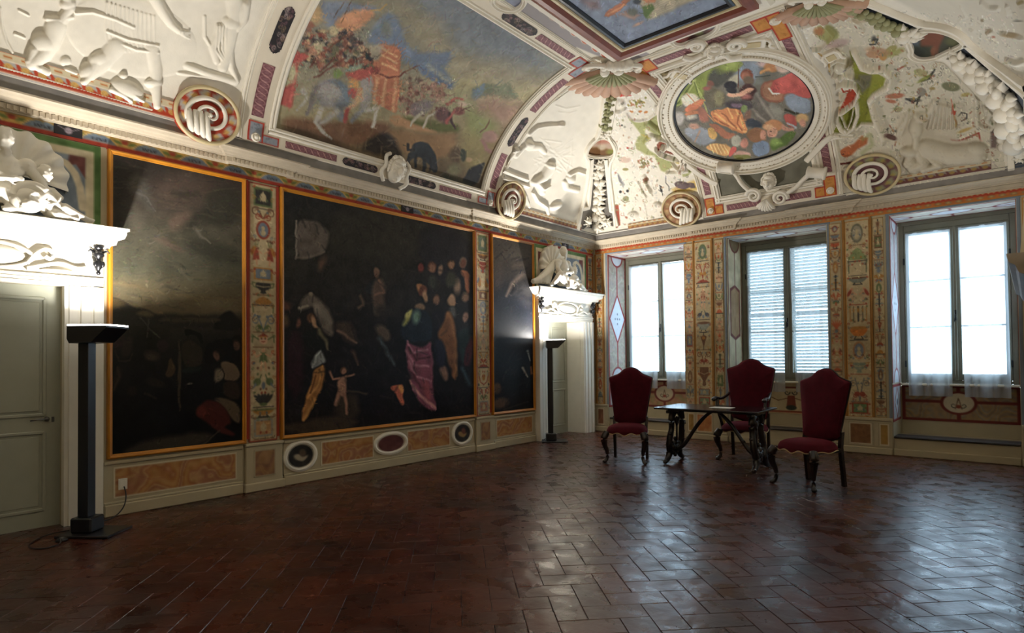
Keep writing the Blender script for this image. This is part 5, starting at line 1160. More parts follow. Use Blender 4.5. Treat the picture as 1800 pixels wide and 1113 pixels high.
# ------------------------------------------------------------------ vault paintings
# --- battle fresco
cb = Cv(480, -150, 1010, 345, 1.4, '8e8874'); cb.soft = 1
cb.grad([(-150, '8f8f80'), (0, '8a8a7c'), (100, '8e8a76'), (200, '9c9168'), (260, '806a44'), (345, '4c4030')])
z = Zc(cb, 500, 0, 600/1670)
z.poly([(560, 0), (700, -100), (1000, -60), (1360, 330), (1250, 380), (1000, 330), (800, 180)], '76808a', 60, .9); z.poly([(560, 40), (760, 120), (900, 260), (1150, 330), (1330, 420), (1200, 500), (950, 400), (800, 350), (640, 220)], 'a39878', 40, .9)
z.poly([(180, 0), (560, -40), (700, 100), (560, 100), (430, 60), (300, 80)], '8f876c', 30, .9); z.poly([(820, 120), (960, 150), (1050, 240), (940, 280), (800, 200)], '7b848c', 40, .8); z.poly([(700, 330), (900, 380), (1100, 420), (1300, 440), (1100, 560), (900, 480), (700, 420)], 'b0a474', 25, .9)
z.poly([(430, 130), (500, 55), (540, 70), (580, 140), (570, 190), (640, 260), (740, 260), (820, 240), (800, 330), (760, 320), (830, 400), (820, 440), (700, 380), (560, 280), (480, 230), (400, 210)], '6d7f98', 8); z.poly([(460, 120), (500, 80), (535, 160), (500, 200)], '868a7c', 8, .8)
z.poly([(660, 310), (760, 370), (830, 420), (810, 440), (720, 400), (660, 340)], '5d7290', 6); z.poly([(690, 330), (790, 400), (830, 405), (700, 310)], 'a8a896', 6, .9)
z.poly([(170, 10), (300, 0), (480, 40), (430, 50), (300, 90), (230, 150), (170, 80)], '75839a', 8, .9)
z.poly([(250, 90), (330, 50), (450, 45), (420, 100), (340, 160), (240, 180)], 'cf8a52', 7); z.line([(500, 18), (470, 45), (420, 50)], 5, 'b58a30', 2); z.line([(240, 90), (300, 0)], 3, '6a4a26'); z.line([(275, 110), (330, 0)], 3, '6a4a26')
z.poly([(100, 60), (170, 20), (190, 100), (140, 130)], 'c09a60', 10)
z.poly([(900, 440), (1000, 400), (1060, 420), (1110, 395), (1115, 450), (1150, 480), (1100, 500), (1000, 460), (930, 500)], '7a8062', 5); z.poly([(905, 440), (950, 430), (985, 400), (960, 480), (920, 500)], '6b8090', 4)
z.poly([(880, 560), (960, 480), (1100, 490), (1160, 520), (1120, 600), (960, 640), (880, 620)], 'a88068', 25, .9); z.poly([(760, 480), (860, 410), (920, 450), (940, 560), (800, 560)], '9a9468', 14)
z.poly([(880, 520), (1000, 560), (1060, 620), (940, 720), (880, 640)], '848a4c', 20, .95); z.poly([(860, 640), (960, 660), (1020, 720), (960, 860), (860, 800)], '8a7c46', 25, .95); z.poly([(560, 560), (700, 600), (850, 600), (860, 660), (740, 650), (600, 600)], '62662c', 8)
z.poly([(550, 550), (620, 600), (740, 640), (750, 655), (560, 625), (500, 590)], 'b0804a', 5); z.poly([(440, 620), (560, 630), (740, 660), (855, 640), (830, 760), (700, 780), (560, 740), (430, 680)], '8f6a3a', 10); z.poly([(0, 560), (200, 600), (440, 590), (540, 610), (440, 700), (300, 720), (100, 650), (0, 640)], '7a5230', 10)
# tent
z.poly([(420, 400), (430, 230), (480, 215), (560, 225), (570, 300), (555, 560), (510, 540), (430, 500)], 'b8622c', 4)
for q in ([(450, 385), (440, 500)], [(495, 390), (480, 520)], [(545, 390), (530, 540)]): z.line(q, 15, 'd69a60', 4)
for k in range(3): z.line([(475, 240+34*k), (550, 275+34*k)], 9, 'd8a868', 3)
z.ell(440, 245, 38, 28, 'b5a98c', b=6); z.ell(445, 275, 25, 20, 'a39a80', b=6)
# crowd
rr = random.Random(2)
for _ in range(150):
    x = rr.uniform(90, 420); y = rr.uniform(150+max(0, (x-300))*.8, 330); z.ell(x, y, rr.uniform(7, 22), rr.uniform(6, 18), rr.choice(['7a4a36', '9a5a3c', '5a4038', 'a8785a', '4c4844', 'b59a6c', '8a3c28', '6d6a4c', '3f3a3c', 'c09064']), rr.uniform(0, 90), b=3)
for _ in range(90):
    x = rr.uniform(570, 780); y = rr.uniform(390, 560); z.ell(x, y, rr.uniform(6, 15), rr.uniform(6, 14), rr.choice(['8a5c48', 'a87a62', '6d5548', '9a8a6a', '7a4a3c', 'b59474']), rr.uniform(0, 90), b=3)
for q in ([(120, 330), (200, 250), (330, 160)], [(170, 350), (310, 230)], [(150, 380), (240, 320), (300, 280)], [(300, 310), (420, 270)]): z.line(q, 8, '6e3424', 3)
z.ell(158, 232, 30, 28, 'b9ac80', b=5); z.ell(240, 150, 25, 26, 'bfae80', b=5); z.ell(120, 130, 22, 26, '9c5a3c', b=4); z.line([(110, 220), (180, 285)], 26, 'a8704e', 5)
z.poly([(0, 280), (40, 250), (110, 260), (118, 290), (70, 300), (50, 420), (40, 540), (0, 520), (-60, 500)], 'b0301c', 5); z.line([(60, 300), (30, 500)], 8, 'd05040', 4); z.poly([(-20, 340), (50, 300), (60, 400), (-10, 430)], 'b9b184', 6)
z.line([(90, 440), (110, 480), (60, 540)], 20, 'a9a598', 5, 1, .6)
# grey horse and rider
z.ell(215, 460, 72, 70, '878482', 20, b=8); z.ell(225, 450, 48, 50, 'a39e98', 20, b=14); z.poly([(250, 500), (300, 400), (330, 420), (310, 560), (280, 600), (240, 560)], '7c8288', 8)
z.line([(155, 430), (130, 500), (110, 560)], 34, '77706c', 6, 1, .5); z.line([(180, 540), (150, 600), (230, 680)], 30, 'b3ada0', 5, 1, .45); z.line([(260, 540), (200, 590), (180, 600)], 26, 'a8a296', 6)
z.poly([(370, 400), (390, 375), (430, 380), (435, 430), (420, 500), (400, 550), (360, 540), (380, 460)], 'a19c96', 5); z.line([(400, 540), (455, 530), (445, 590), (430, 620)], 18, 'c2bcae', 4, 1, .7); z.line([(380, 545), (330, 590)], 20, '8a8f94', 5)
z.poly([(300, 350), (350, 330), (400, 340), (440, 330), (450, 355), (400, 385), (360, 400), (310, 390)], 'b03a22', 5); z.ell(335, 415, 26, 26, 'd08f2c', b=6); z.poly([(310, 430), (355, 425), (355, 480), (320, 480)], 'b4321c', 5); z.line([(365, 440), (350, 500), (300, 540)], 26, 'c49a68', 5); z.line([(310, 540), (295, 590)], 22, 'a8362a', 4)
z.ell(440, 345, 20, 18, '8a2c1c', b=4); z.line([(450, 355), (500, 378), (560, 375), (655, 320)], 9, '6c2c1c', 2, 1, .6); z.poly([(300, 345), (330, 320), (400, 310), (360, 340), (310, 365)], '8a9a84', 4); z.ell(260, 360, 24, 22, '7c9a44', b=5); z.poly([(390, 250), (420, 270), (425, 300), (400, 295)], '2c3a3c', 4)
z.poly([(190, 390), (260, 385), (310, 420), (310, 500), (290, 500), (270, 420)], '6f7f8c', 5)
z = Zc(cb, 700, 140, 200/1113)
z.ell(260, 270, 75, 60, 'a39a7c', 10, b=10); z.poly([(100, 270), (180, 210), (330, 200), (350, 280), (200, 340), (160, 370)], '807478', 10, .8); z.line([(230, 330), (165, 370), (125, 450)], 30, 'b9b096', 6, 1, .5); z.line([(400, 310), (300, 360), (250, 470)], 34, 'c0b59c', 8, 1, .5)
z.ell(440, 350, 85, 75, '6a4442', 15, b=10); z.line([(500, 330), (520, 420), (555, 480)], 34, '4a302c', 6, 1, .5); z.ell(590, 310, 50, 40, '7a3a30', b=8); z.line([(480, 240), (560, 185), (640, 190)], 22, 'a4452c', 6); z.line([(550, 300), (470, 420)], 22, 'a83c30', 6); z.ell(620, 240, 40, 30, 'b9a080', b=8)
z.ell(400, 130, 45, 60, '9a6a50', b=10); z.ell(900, 560, 75, 55, 'a07868', -10, b=10); z.line([(830, 600), (860, 680), (900, 700)], 40, '8f6258', 10); z.line([(800, 520), (860, 480), (900, 400)], 14, '705030', 4)
# black dog, dark beast, goats
z.ell(230, 680, 95, 70, '343a40', 15, b=6); z.poly([(150, 640), (210, 600), (280, 630), (360, 700), (380, 820), (375, 900), (330, 890), (290, 830), (230, 760), (160, 760), (110, 820), (90, 810), (110, 720)], '31373d', 5)
z.line([(150, 690), (95, 690), (95, 630)], 26, '2c2c30', 5); z.line([(110, 740), (95, 840)], 30, '2c3034', 5); z.line([(170, 740), (165, 850)], 26, '2c3034', 5); z.line([(255, 760), (250, 890)], 34, '31363a', 5); z.line([(315, 780), (310, 890)], 22, '2c3034', 5); z.ell(350, 860, 34, 42, '2f3338', b=5)
z.poly([(630, 990), (690, 880), (780, 830), (860, 790), (760, 1050), (640, 1010)], '24262a', 8); z.poly([(380, 1020), (640, 1050), (750, 1060), (600, 960), (450, 900)], '3c4030', 18, .8); z.poly([(470, 740), (560, 640), (620, 680), (600, 830), (530, 800)], '5c4a32', 14); z.poly([(610, 660), (690, 700), (640, 820), (600, 780)], '3a4032', 8); z.ell(690, 790, 30, 26, 'a88a5c', b=6); z.ell(550, 880, 60, 50, '7a7650', b=16)
z = Zc(cb, 500, 0, 600/1670)
z.poly([(380, 720), (440, 660), (500, 640), (550, 690), (575, 780), (500, 770), (380, 740)], '38302a', 8); z.poly([(0, 620), (120, 640), (260, 700), (400, 760), (300, 780), (100, 700), (0, 680)], '53402c', 14, .9)
strokes(cb, 260, (500, 0, 980, 330), ['9a8a60', '7d8288', 'b59a6c', '6e5a3a', 'a89c7c'], 16, 2.2, (-25, 40), .25, 5, 1.5); cb.warp(2., 12); cb.shade(.07, 14); cb.dabs(2600, 16, 2.4, .025, (500, -20, 990, 200), 4, .5, -25); cb.dabs(1600, 6, 1.5, .035, (500, 150, 990, 340), 9, .6); cb.dabs(1300, 4.5, 1.3, .06, (505, 50, 650, 130), 5, .8); cb.dabs(500, 4.5, 1.3, .06, (700, 135, 800, 200), 5, .8); cb.dabs(700, 6, 1.3, .02, (510, 130, 680, 260), 15, .6); cb.sharpen(3, .7); cb.noise(.02, 4); cb.noise(.02, 20)
# --- oval fresco
co = Cv(1170, 85, 1445, 295, 2., '77786c'); co.soft = 1; z = Zc(co, 1180, 90, 260/1447)
z.poly([(0, 0), (1447, 0), (1447, 1113), (0, 1113)], '6f6c60', 1); z.poly([(620, 60), (900, 60), (860, 300), (620, 300)], '7f8c9c', 30)
z.poly([(30, 560), (30, 300), (300, 80), (740, 70), (640, 180), (500, 230), (360, 240), (330, 460), (260, 420), (100, 500)], '7c8a2e', 8); z.poly([(340, 230), (450, 120), (640, 170), (560, 260), (480, 330), (400, 330)], '4b4c44', 12); z.ell(560, 130, 110, 50, '8a9a3c', -20, b=14)
for q in ([(210, 270), (330, 470)], [(240, 270), (160, 400)], [(215, 280), (60, 480)], [(220, 270), (350, 580)], [(60, 520), (130, 480)]): z.line(q, 12, 'a8b25c', 5)
for q in ([(225, 290), (290, 470)], [(200, 300), (110, 430)], [(60, 500), (110, 430)]): z.line(q, 9, '55661c', 4)
z.poly([(560, 260), (660, 180), (650, 330), (560, 300)], 'a9a48c', 8); z.line([(655, 160), (655, 340)], 12, '5e3c2c', 3)
z.poly([(300, 340), (420, 330), (540, 400), (520, 520), (400, 560), (340, 480)], '6a6450', 10); z.ell(390, 300, 30, 32, '7a4a3a', b=6); z.ell(350, 345, 40, 18, '8c4a3c', b=6); z.poly([(420, 370), (520, 380), (500, 520), (420, 500)], '85805c', 10)
z.ell(580, 320, 62, 42, '2c2c34', b=5); z.poly([(520, 350), (650, 340), (640, 400), (560, 400)], '2f2e34', 6)
z.ell(745, 215, 62, 62, '7c3c22', b=6); z.ell(735, 230, 42, 48, '9c5c3c', b=8); z.ell(760, 270, 50, 50, '6f5c48', b=8); z.poly([(670, 310), (830, 300), (830, 480), (680, 470)], '4c2c2a', 8); z.ell(735, 430, 45, 30, 'a05a50', b=10)
z.poly([(540, 390), (640, 400), (720, 360), (790, 335), (820, 350), (760, 400), (660, 430), (560, 440)], 'd49a78', 5); z.poly([(520, 460), (800, 470), (810, 560), (560, 560)], '4a4448', 12); z.poly([(580, 490), (700, 500), (710, 540), (590, 530)], '7c6478', 6); z.ell(720, 550, 34, 34, '768a4c', b=6)
z.poly([(800, 400), (850, 380), (1080, 680), (900, 720), (820, 680), (800, 560)], '67625a', 8); z.line([(840, 400), (1000, 650)], 30, '8a8478', 8); z.line([(800, 560), (930, 680)], 24, '8c867a', 8); z.poly([(920, 480), (1090, 520), (1100, 690), (1040, 690)], '868478', 10)
z.ell(1000, 380, 130, 110, '8a4c30', 20, b=6); z.ell(1000, 380, 108, 92, '9a6844', 20, b=6); z.line([(830, 230), (960, 220)], 10, '4a5048', 4); z.ell(870, 270, 40, 40, '777c74', b=8)
z.poly([(960, 350), (1010, 260), (1140, 210), (1190, 180), (1290, 260), (1375, 380), (1365, 450), (1290, 450), (1180, 400), (1060, 400), (980, 390)], 'b22f1e', 6); z.poly([(1150, 210), (1210, 200), (1280, 300), (1200, 300)], 'c8402a', 18, .8); z.line([(960, 350), (990, 395), (1060, 400)], 18, 'd9cfc0', 4)
z.ell(900, 110, 55, 30, 'b59a94', b=10); z.ell(980, 140, 70, 46, 'b5742c', b=8); z.line([(880, 190), (960, 160)], 26, 'c98a34', 6); z.poly([(1000, 110), (1100, 120), (1180, 160), (1100, 200), (1040, 170)], 'b9a090', 8); z.poly([(1100, 420), (1180, 390), (1280, 430), (1370, 470), (1370, 590), (1260, 600), (1140, 540)], '7f8ea0', 8); z.line([(1120, 560), (1240, 600)], 24, '3c3c30', 5)
z.poly([(1100, 590), (1230, 610), (1240, 720), (1180, 750), (1120, 690)], 'a8301f', 6); z.line([(1140, 690), (1220, 740)], 22, 'a9acb4', 6); z.ell(1280, 640, 60, 45, 'c39a58', b=8); z.ell(1290, 690, 30, 40, 'b57c60', b=6)
# turban, helmet, orange drape
z.ell(185, 460, 90, 65, 'd2c9b0', b=8); z.ell(160, 450, 50, 35, 'e6dfc8', b=8); z.poly([(120, 560), (200, 500), (310, 440), (320, 500), (250, 560), (160, 600)], 'c06024', 6); z.line([(150, 400), (430, 680)], 9, 'c27a34', 3); z.line([(230, 500), (330, 460)], 10, 'c27a34', 3)
z.ell(210, 640, 75, 50, '5e5c58', b=5); z.ell(195, 630, 45, 28, 'b9b4a4', b=10); z.poly([(130, 590), (280, 560), (290, 600), (140, 620)], 'b8682c', 5); z.ell(80, 640, 50, 60, 'b4aea8', b=10); z.poly([(250, 530), (330, 540), (380, 660), (330, 690), (270, 640)], '9a5c44', 8)
z.poly([(395, 570), (550, 540), (680, 545), (720, 680), (765, 770), (700, 800), (600, 750), (440, 690), (390, 620)], 'c9761f', 5)
for q in ([(430, 600), (600, 720), (740, 780)], [(560, 550), (600, 640)], [(640, 560), (720, 740)]): z.line(q, 16, 'eaa44a', 5)
for q in ([(500, 590), (640, 740)], [(680, 560), (650, 700), (700, 760)], [(420, 640), (560, 720)]): z.line(q, 10, '96480f', 5)
z.poly([(700, 620), (790, 540), (780, 700), (730, 700)], '7c5a48', 8); z.poly([(720, 660), (800, 640), (900, 700), (880, 740), (760, 740)], '343c48', 8)
z.poly([(110, 760), (200, 710), (320, 720), (440, 840), (420, 870), (300, 920), (200, 860)], '8b929c', 8); z.line([(280, 770), (240, 880)], 14, 'a8866c', 4); z.ell(230, 720, 55, 26, 'b88870', b=6)
z.poly([(350, 740), (420, 730), (460, 800), (420, 860), (370, 820)], 'c89a3c', 5); z.poly([(350, 690), (450, 700), (560, 780), (640, 790), (600, 850), (500, 840), (460, 780)], 'a4603a', 6)
z.poly([(320, 930), (420, 880), (570, 900), (600, 980), (540, 1030), (440, 990)], 'cc9440', 5)
for k in range(5): z.line([(380+35*k, 900), (420+35*k, 990)], 7, 'efc87c', 3)
z.ell(640, 870, 50, 56, 'a9a898', b=6); z.ell(720, 890, 42, 50, 'bf7a64', b=6); z.poly([(570, 980), (600, 910), (660, 940), (600, 1020), (560, 1030)], 'c03420', 4); z.poly([(640, 960), (760, 970), (800, 1030), (600, 1040)], 'c59a88', 6); z.poly([(590, 1010), (760, 1000), (800, 1040), (640, 1060)], '7a7c3a', 6)
z.ell(840, 810, 95, 70, '8a5c34', b=6); z.ell(905, 810, 32, 48, 'c08468', b=6); z.poly([(780, 900), (880, 860), (960, 880), (960, 1000), (820, 1030)], '6f86a4', 6)
z.ell(1000, 720, 95, 62, 'b5763c', b=6); z.ell(990, 780, 52, 48, 'cf9474', b=6); z.ell(950, 730, 40, 30, 'cfa070', b=8); z.ell(975, 770, 6, 6, '4a2c22'); z.line([(965, 805), (990, 812)], 5, 'a04c3c', 2)
z.poly([(960, 880), (1060, 850), (1150, 770), (1230, 780), (1200, 850), (1100, 930), (980, 970)], '4e6a1e', 6); z.ell(1020, 880, 50, 40, '77963a', b=12); z.poly([(1080, 690), (1140, 740), (1220, 750), (1160, 780), (1080, 760)], 'bb8066', 6)
co.warp(1.4, 9); co.shade(.10, 12); co.dabs(2200, 6, 1.1, .05, None, 6, .6); co.sharpen(2.2, .9); co.a = np.clip(co.a*1.14, 0, 1); co.noise(.02, 5); co.noise(.015, 25)
# ------------------------------------------------------------------ vault: surface tools
def hitv(px, py):
    px = np.asarray(px, float).ravel(); py = np.asarray(py, float).ravel(); out = np.zeros((len(px), 3))
    T = np.linspace(1.5, 16, 260)
    for i in range(0, len(px), 4000):
        D = _fw[None]+_R[None]*((px[i:i+4000]-900)/CF)[:, None]+_U[None]*((CPY-py[i:i+4000])/CF)[:, None]
        X = CC+T[None, :, None]*D[:, None]; g = X[..., 2] > zc(X[..., 0], X[..., 1]); k = np.argmax(g, 1); k = np.maximum(k, 1); a, b = T[k-1].copy(), T[k].copy()
        for _ in range(22):
            m = (a+b)/2; X = CC+m[:, None]*D; u = X[:, 2] > zc(X[:, 0], X[:, 1]); b = np.where(u, m, b); a = np.where(u, a, m)
        out[i:i+4000] = CC+a[:, None]*D
    return out
def nv(P):
    e = .004; x, y = P[:, 0], P[:, 1]; c = lambda a, b: zc(np.clip(a, D0+.001, RW-D0-.001), np.minimum(b, -D0-.001))
    gx = (c(x+e, y)-c(x-e, y))/(2*e); gy = (c(x, y+e)-c(x, y-e))/(2*e); n = np.stack([gx, gy, -np.ones_like(gx)], -1); return n/np.linalg.norm(n, axis=1, keepdims=True)
def inpoly(p, X, Y):
    ins = np.zeros(X.shape, bool)
    for k in range(len(p)):
        ax, ay = p[k]; bx, by = p[(k+1) % len(p)]
        if ay != by: ins ^= ((ay > Y) != (by > Y)) & (X < (bx-ax)*(Y-ay)/(by-ay)+ax)
    return ins
def patch(name, poly, step, m, parent=None, ccv=None, hcv=None, off=.01, **k):
    p = np.asarray(poly, float); x0, y0 = p.min(0)-step; x1, y1 = p.max(0)+step
    X, Y = np.meshgrid(np.arange(x0, x1, step), np.arange(y0, y1, step), indexing='ij'); M_ = inpoly(p, X, Y)
    P = np.zeros(X.shape+(3,)); Q = hitv(X[M_], Y[M_]); N = nv(Q); h = off+(hcv.sample(X[M_], Y[M_])[:, 0] if hcv is not None else 0)
    P[M_] = Q+N*(np.asarray(h).reshape(-1, 1) if hcv is not None else off)
    col = ccv.sample(X, Y) if ccv is not None else None
    return link(name, gridmesh(name, P, col, mask=M_), m, parent, **k)
def ds(d, a): return float(min(max((d-D0)/(a-D0), 0), 1)**(1/MM))
def covegrid(name, side, s0, s1, t0, t1, m, parent=None, off=.01, pxcv=None, lcv=None, hcv=None, r=.016, rnd=0, **k):
    a = AY if side == 'W' else AX
    L = math.hypot((a-D0)*(s1**MM-s0**MM), HH*((1-s0)**NN-(1-s1)**NN)); ns, nt = max(3, int(L/r)), max(3, int(abs(t1-t0)/r))
    u = np.linspace(0, 1, nt); v = np.linspace(0, 1, ns); U, V = np.meshgrid(u, v, indexing='ij'); S = s1+(s0-s1)*V; T = t0+(t1-t0)*U
    P = cove(side, S, T, off); mask = None
    if rnd:
        W_ = abs(t1-t0); rr = min(W_, L)/2; X = (U-.5)*W_; Y = (V-.5)*L; qx = np.maximum(np.abs(X)-(W_/2-rr), 0); qy = np.maximum(np.abs(Y)-(L/2-rr), 0); mask = np.hypot(qx, qy) <= rr*1.02
    if pxcv is not None: x, y = proj(P); col = pxcv.sample(x, y)
    elif lcv is not None: col = lcv.sample(lcv.x0+U*(lcv.w-1)/lcv.sc, lcv.y0+V*(lcv.h-1)/lcv.sc)
    else: col = None
    return link(name, gridmesh(name, P, col, mask=mask, flip=(side == 'R')), m, parent, **k)
def band(w, h, e=.12): return [(-w/2, -.01), (-w/2, h*.75), (-w/2*(1-e), h), (w/2*(1-e), h), (w/2, h*.75), (w/2, -.01)]
def mould(w, h): return [(-w/2, -.01), (-w/2, h*.5), (-w*.38, h*.85), (-w*.22, h*.9), (-w*.18, h*.5), (-w*.06, h*.5), (0, h*.75), (w*.12, h), (w*.26, h*.95), (w*.32, h*.6), (w*.5, h*.5), (w/2, -.01)]
def covesweep(name, side, pts, prof, m, parent=None, closed=False, step=.04, **k):
    """pts in (s, t)"""
    p = dens(pts, step) if step else np.asarray(pts, float)
    if closed and np.allclose(p[0], p[-1]): p = p[:-1]
    return sweep(name, cove(side, p[:, 0], p[:, 1]), cove_n(side, np.clip(p[:, 0], .002, .995), p[:, 1]), prof, m, parent, closed, **k)
def pxsweep(name, pts, prof, m, parent=None, closed=False, sm=2, off=0., step=3., **k):
    p = smoothpath(pts, sm, closed) if sm else dens(pts, step); 
    if not sm and closed: p = p[:-1] if np.allclose(p[0], p[-1]) else p
    Q = hitv(p[:, 0], p[:, 1]); N = nv(Q); return sweep(name, Q+N*off, N, prof, m, parent, closed, **k)
def frame_at(px, py, up=(0, -10), off=0.):
    O = hit(px, py); N = nv(O[None])[0]; T = hit(px+up[0], py+up[1])-O; sc = np.linalg.norm(T)/math.hypot(*up); T = T-N*(T@N); T /= np.linalg.norm(T); R = np.cross(T, N); M = Matrix.Identity(4)
    O = O+N*off
    for i in range(3): M[i][0] = R[i]; M[i][1] = T[i]; M[i][2] = N[i]; M[i][3] = O[i]
    return M, sc
def MBat(px, py, up=(0, -10), off=0.): M, sc = frame_at(px, py, up, off); return MB(M), sc
M_wash = mat('tinted_stucco', rough=.7, vcol=True, bump=.15, bscale=50, var=.03)
M_maroon = mat('maroon_paint', '6e3b40', .7, var=.1)

# ------------------------------------------------------------------ vault: base shells, band above the cornice, cornice
ce = thing('ceiling', (RW/2, -5, 5.66), kind='structure')
for sd, t, n in (('L', np.linspace(FRONT, -.15, 160), 60), ('W', np.linspace(.15, RW-.15, 120), 60), ('R', np.linspace(FRONT, -.15, 160), 60)):
    Sm, Tm = np.meshgrid(np.linspace(0, 1, n), t, indexing='ij'); P = cove(sd, Sm, Tm, -.004)
    k = P[..., 2] <= zc(P[..., 0], P[..., 1])+.07
    link('cove', gridmesh('cove', P, mask=k), M_stucco, ce)
mb = MB(); mb.box(AX-.3, RW-AX+.3, FRONT, -AY+.3, 5.665, 5.72); mb.build('ceiling_field', M_stucco, ce)
mb = MB(); mb.box(-.4, RW+.35, FRONT-.3, 1.0, 5.9, 6.0)
for b_ in ((-.4, -.3, FRONT-.3, 1.0), (RW+.3, RW+.4, FRONT-.3, 1.0), (-.4, RW+.4, .9, 1.0), (-.4, RW+.4, FRONT-.35, FRONT-.25)): mb.box(*b_, 3.95, 5.95)
mb.build('roof_masonry', M_plaster, ce)
def plan_sweep(name, pts, prof, m, parent=None, **k):
    pts = [Vector((*p, 0)) for p in pts]; G = []; n = len(pts)
    for i, p in enumerate(pts):
        a = (p-pts[i-1]).normalized() if i else (pts[1]-p).normalized(); b = (pts[i+1]-p).normalized() if i < n-1 else a
        na, nb = Vector((a.y, -a.x, 0)), Vector((b.y, -b.x, 0)); q = (na+nb); q = q/max(q.length_squared/2, .3) if q.length > 1e-6 else na
        G.append([tuple(p+q*d+Vector((0, 0, z))) for d, z in prof])
    me = gridmesh(name, np.array(G), smooth=False); return link(name, me, m, parent, **k)
BR_ = .045
def brk(a, b): return [a, b]
wallpath = [(0, FRONT), (0, -7.47), (BR_, -7.47), (BR_, -6.78), (0, -6.78), (0, -3.58), (BR_, -3.58), (BR_, -2.97), (0, -2.97), (0, 0), (2.15, 0), (2.15, -BR_), (2.92, -BR_), (2.92, 0), (4.02, 0), (4.02, -BR_), (4.72, -BR_), (4.72, 0), (RW, 0), (RW, FRONT)]
cprof = [(0, 3.700), (.026, 3.702), (.030, 3.708), (.032, 3.712), (.052, 3.714), (.055, 3.765), (.075, 3.768), (.082, 3.780), (.10, 3.785), (.115, 3.80), (.15, 3.808), (.165, 3.825), (.195, 3.832), (.195, 3.848), (.15, 3.85)]
tm = thing('trim_1', (0, 0, 3.7), kind='structure')
M_cornice = mat('cornice_stucco', 'c2b59e', .7, bump=.2, bscale=40, var=.08)
plan_sweep('cornice', wallpath, cprof, M_cornice, tm)
M_bandg = mat('grey_band_paint', '85807a', .75, bump=.1, var=.18, vscale=5)
plan_sweep('painted_band', [(0, FRONT), (0, 0), (RW, 0), (RW, FRONT)], [(.15, 3.84), (.18, 3.845), (.185, 3.955), (.215, 3.97)], M_bandg, tm)
mb = MB()
for i in range(len(wallpath)-1):
    a, b = Vector((*wallpath[i], 0)), Vector((*wallpath[i+1], 0)); L_ = (b-a).length
    if L_ < .1: continue
    t = (b-a)/L_; nrm = Vector((t.y, -t.x, 0)); n = int(L_/.046)
    for j in range(n):
        c_ = a+t*(j+.5)*L_/n
        if c_.y < -10.6: continue
        q = [c_+t*u+nrm*h+Vector((0, 0, z)) for z in (3.718, 3.760) for (u, h) in ((-.013, .05), (-.013, .068), (.013, .068), (.013, .05))]
        mb.add(q, [(3, 2, 1, 0), (4, 5, 6, 7), (0, 1, 5, 4), (1, 2, 6, 5), (2, 3, 7, 6)])
mb.build('dentils', M_cornice, tm, kind='stuff')

# ------------------------------------------------------------------ global canvases for the painted and modelled stucco (photo pixel space)
VC = Cv(-90, -70, 1890, 430, 1.0, 'e9e3d4'); VH = Cv(-90, -70, 1890, 430, 1.0, 0., 1)
VC.noise(.02, 50, (1, .97, .9)); VC.noise(.012, 9)
H = lambda ox, oy, k: Zc(VH, ox, oy, k)
# panel A: striding soldier
z = H(0, 0, 600/1670)
z.poly if 0 else None
def blob(z, x, y, rx, ry, h, rot=0): z.ell(x, y, rx, ry, h, rot)
def limb(z, pts, w, h, taper=1.): z.line(pts, w, h, taper=taper)
limb(z, [(0, 330), (250, 400), (520, 480), (740, 540)], 26, .03)
blob(z, 640, 180, 330, 190, .05, 15)
for k in range(12):
    limb(z, [(520+k*21, 10+k*6), (510+k*22, 150), (530+k*20, 250)], 15, .062, .8)
limb(z, [(370, 60), (450, 55), (560, 90), (650, 130)], 20, .08); limb(z, [(520, 150), (620, 190), (770, 220)], 16, .085); limb(z, [(560, 200), (660, 240), (770, 255)], 16, .085)
limb(z, [(740, -40), (790, 50), (830, 110), (870, 145)], 60, .11, .55)
for k in range(4): limb(z, [(865, 140+k*4), (900, 150+k*8), (925, 155+k*10)], 9, .07, .5)
limb(z, [(270, 130), (250, 200), (215, 260), (160, 310)], 110, .10, .7); limb(z, [(160, 250), (140, 300), (190, 340)], 60, .09, .5); blob(z, 215, 215, 70, 55, .12, 30); limb(z, [(180, 330), (230, 355)], 40, .07)
limb(z, [(560, 230), (500, 300), (440, 360)], 110, .10, .7); limb(z, [(470, 300), (440, 360), (410, 400)], 70, .11, .6); blob(z, 480, 290, 60, 45, .12, -30); blob(z, 425, 350, 40, 50, .12, 20)
limb(z, [(740, 240), (760, 340), (760, 440), (765, 520)], 80, .085, .5); blob(z, 750, 405, 45, 26, .10)
blob(z, 620, 440, 90, 46, .10, 25); blob(z, 600, 370, 22, 18, .09); limb(z, [(540, 440), (600, 470), (640, 500)], 30, .08, .5); limb(z, [(640, 460), (680, 490), (700, 500)], 22, .09, .5)
limb(z, [(300, 100), (340, 40), (330, 0), (300, -40)], 60, .08, .7); blob(z, 330, 20, 40, 30, .09); limb(z, [(225, 90), (290, 95), (350, 80)], 26, .08); limb(z, [(0, 40), (10, 130), (30, 200), (60, 260)], 14, .03)
blob(z, 320, 300, 28, 24, .04); limb(z, [(320, 340), (370, 360)], 20, .05); limb(z, [(90, 50), (140, 75)], 10, .03); limb(z, [(70, 165), (120, 185)], 10, .03)
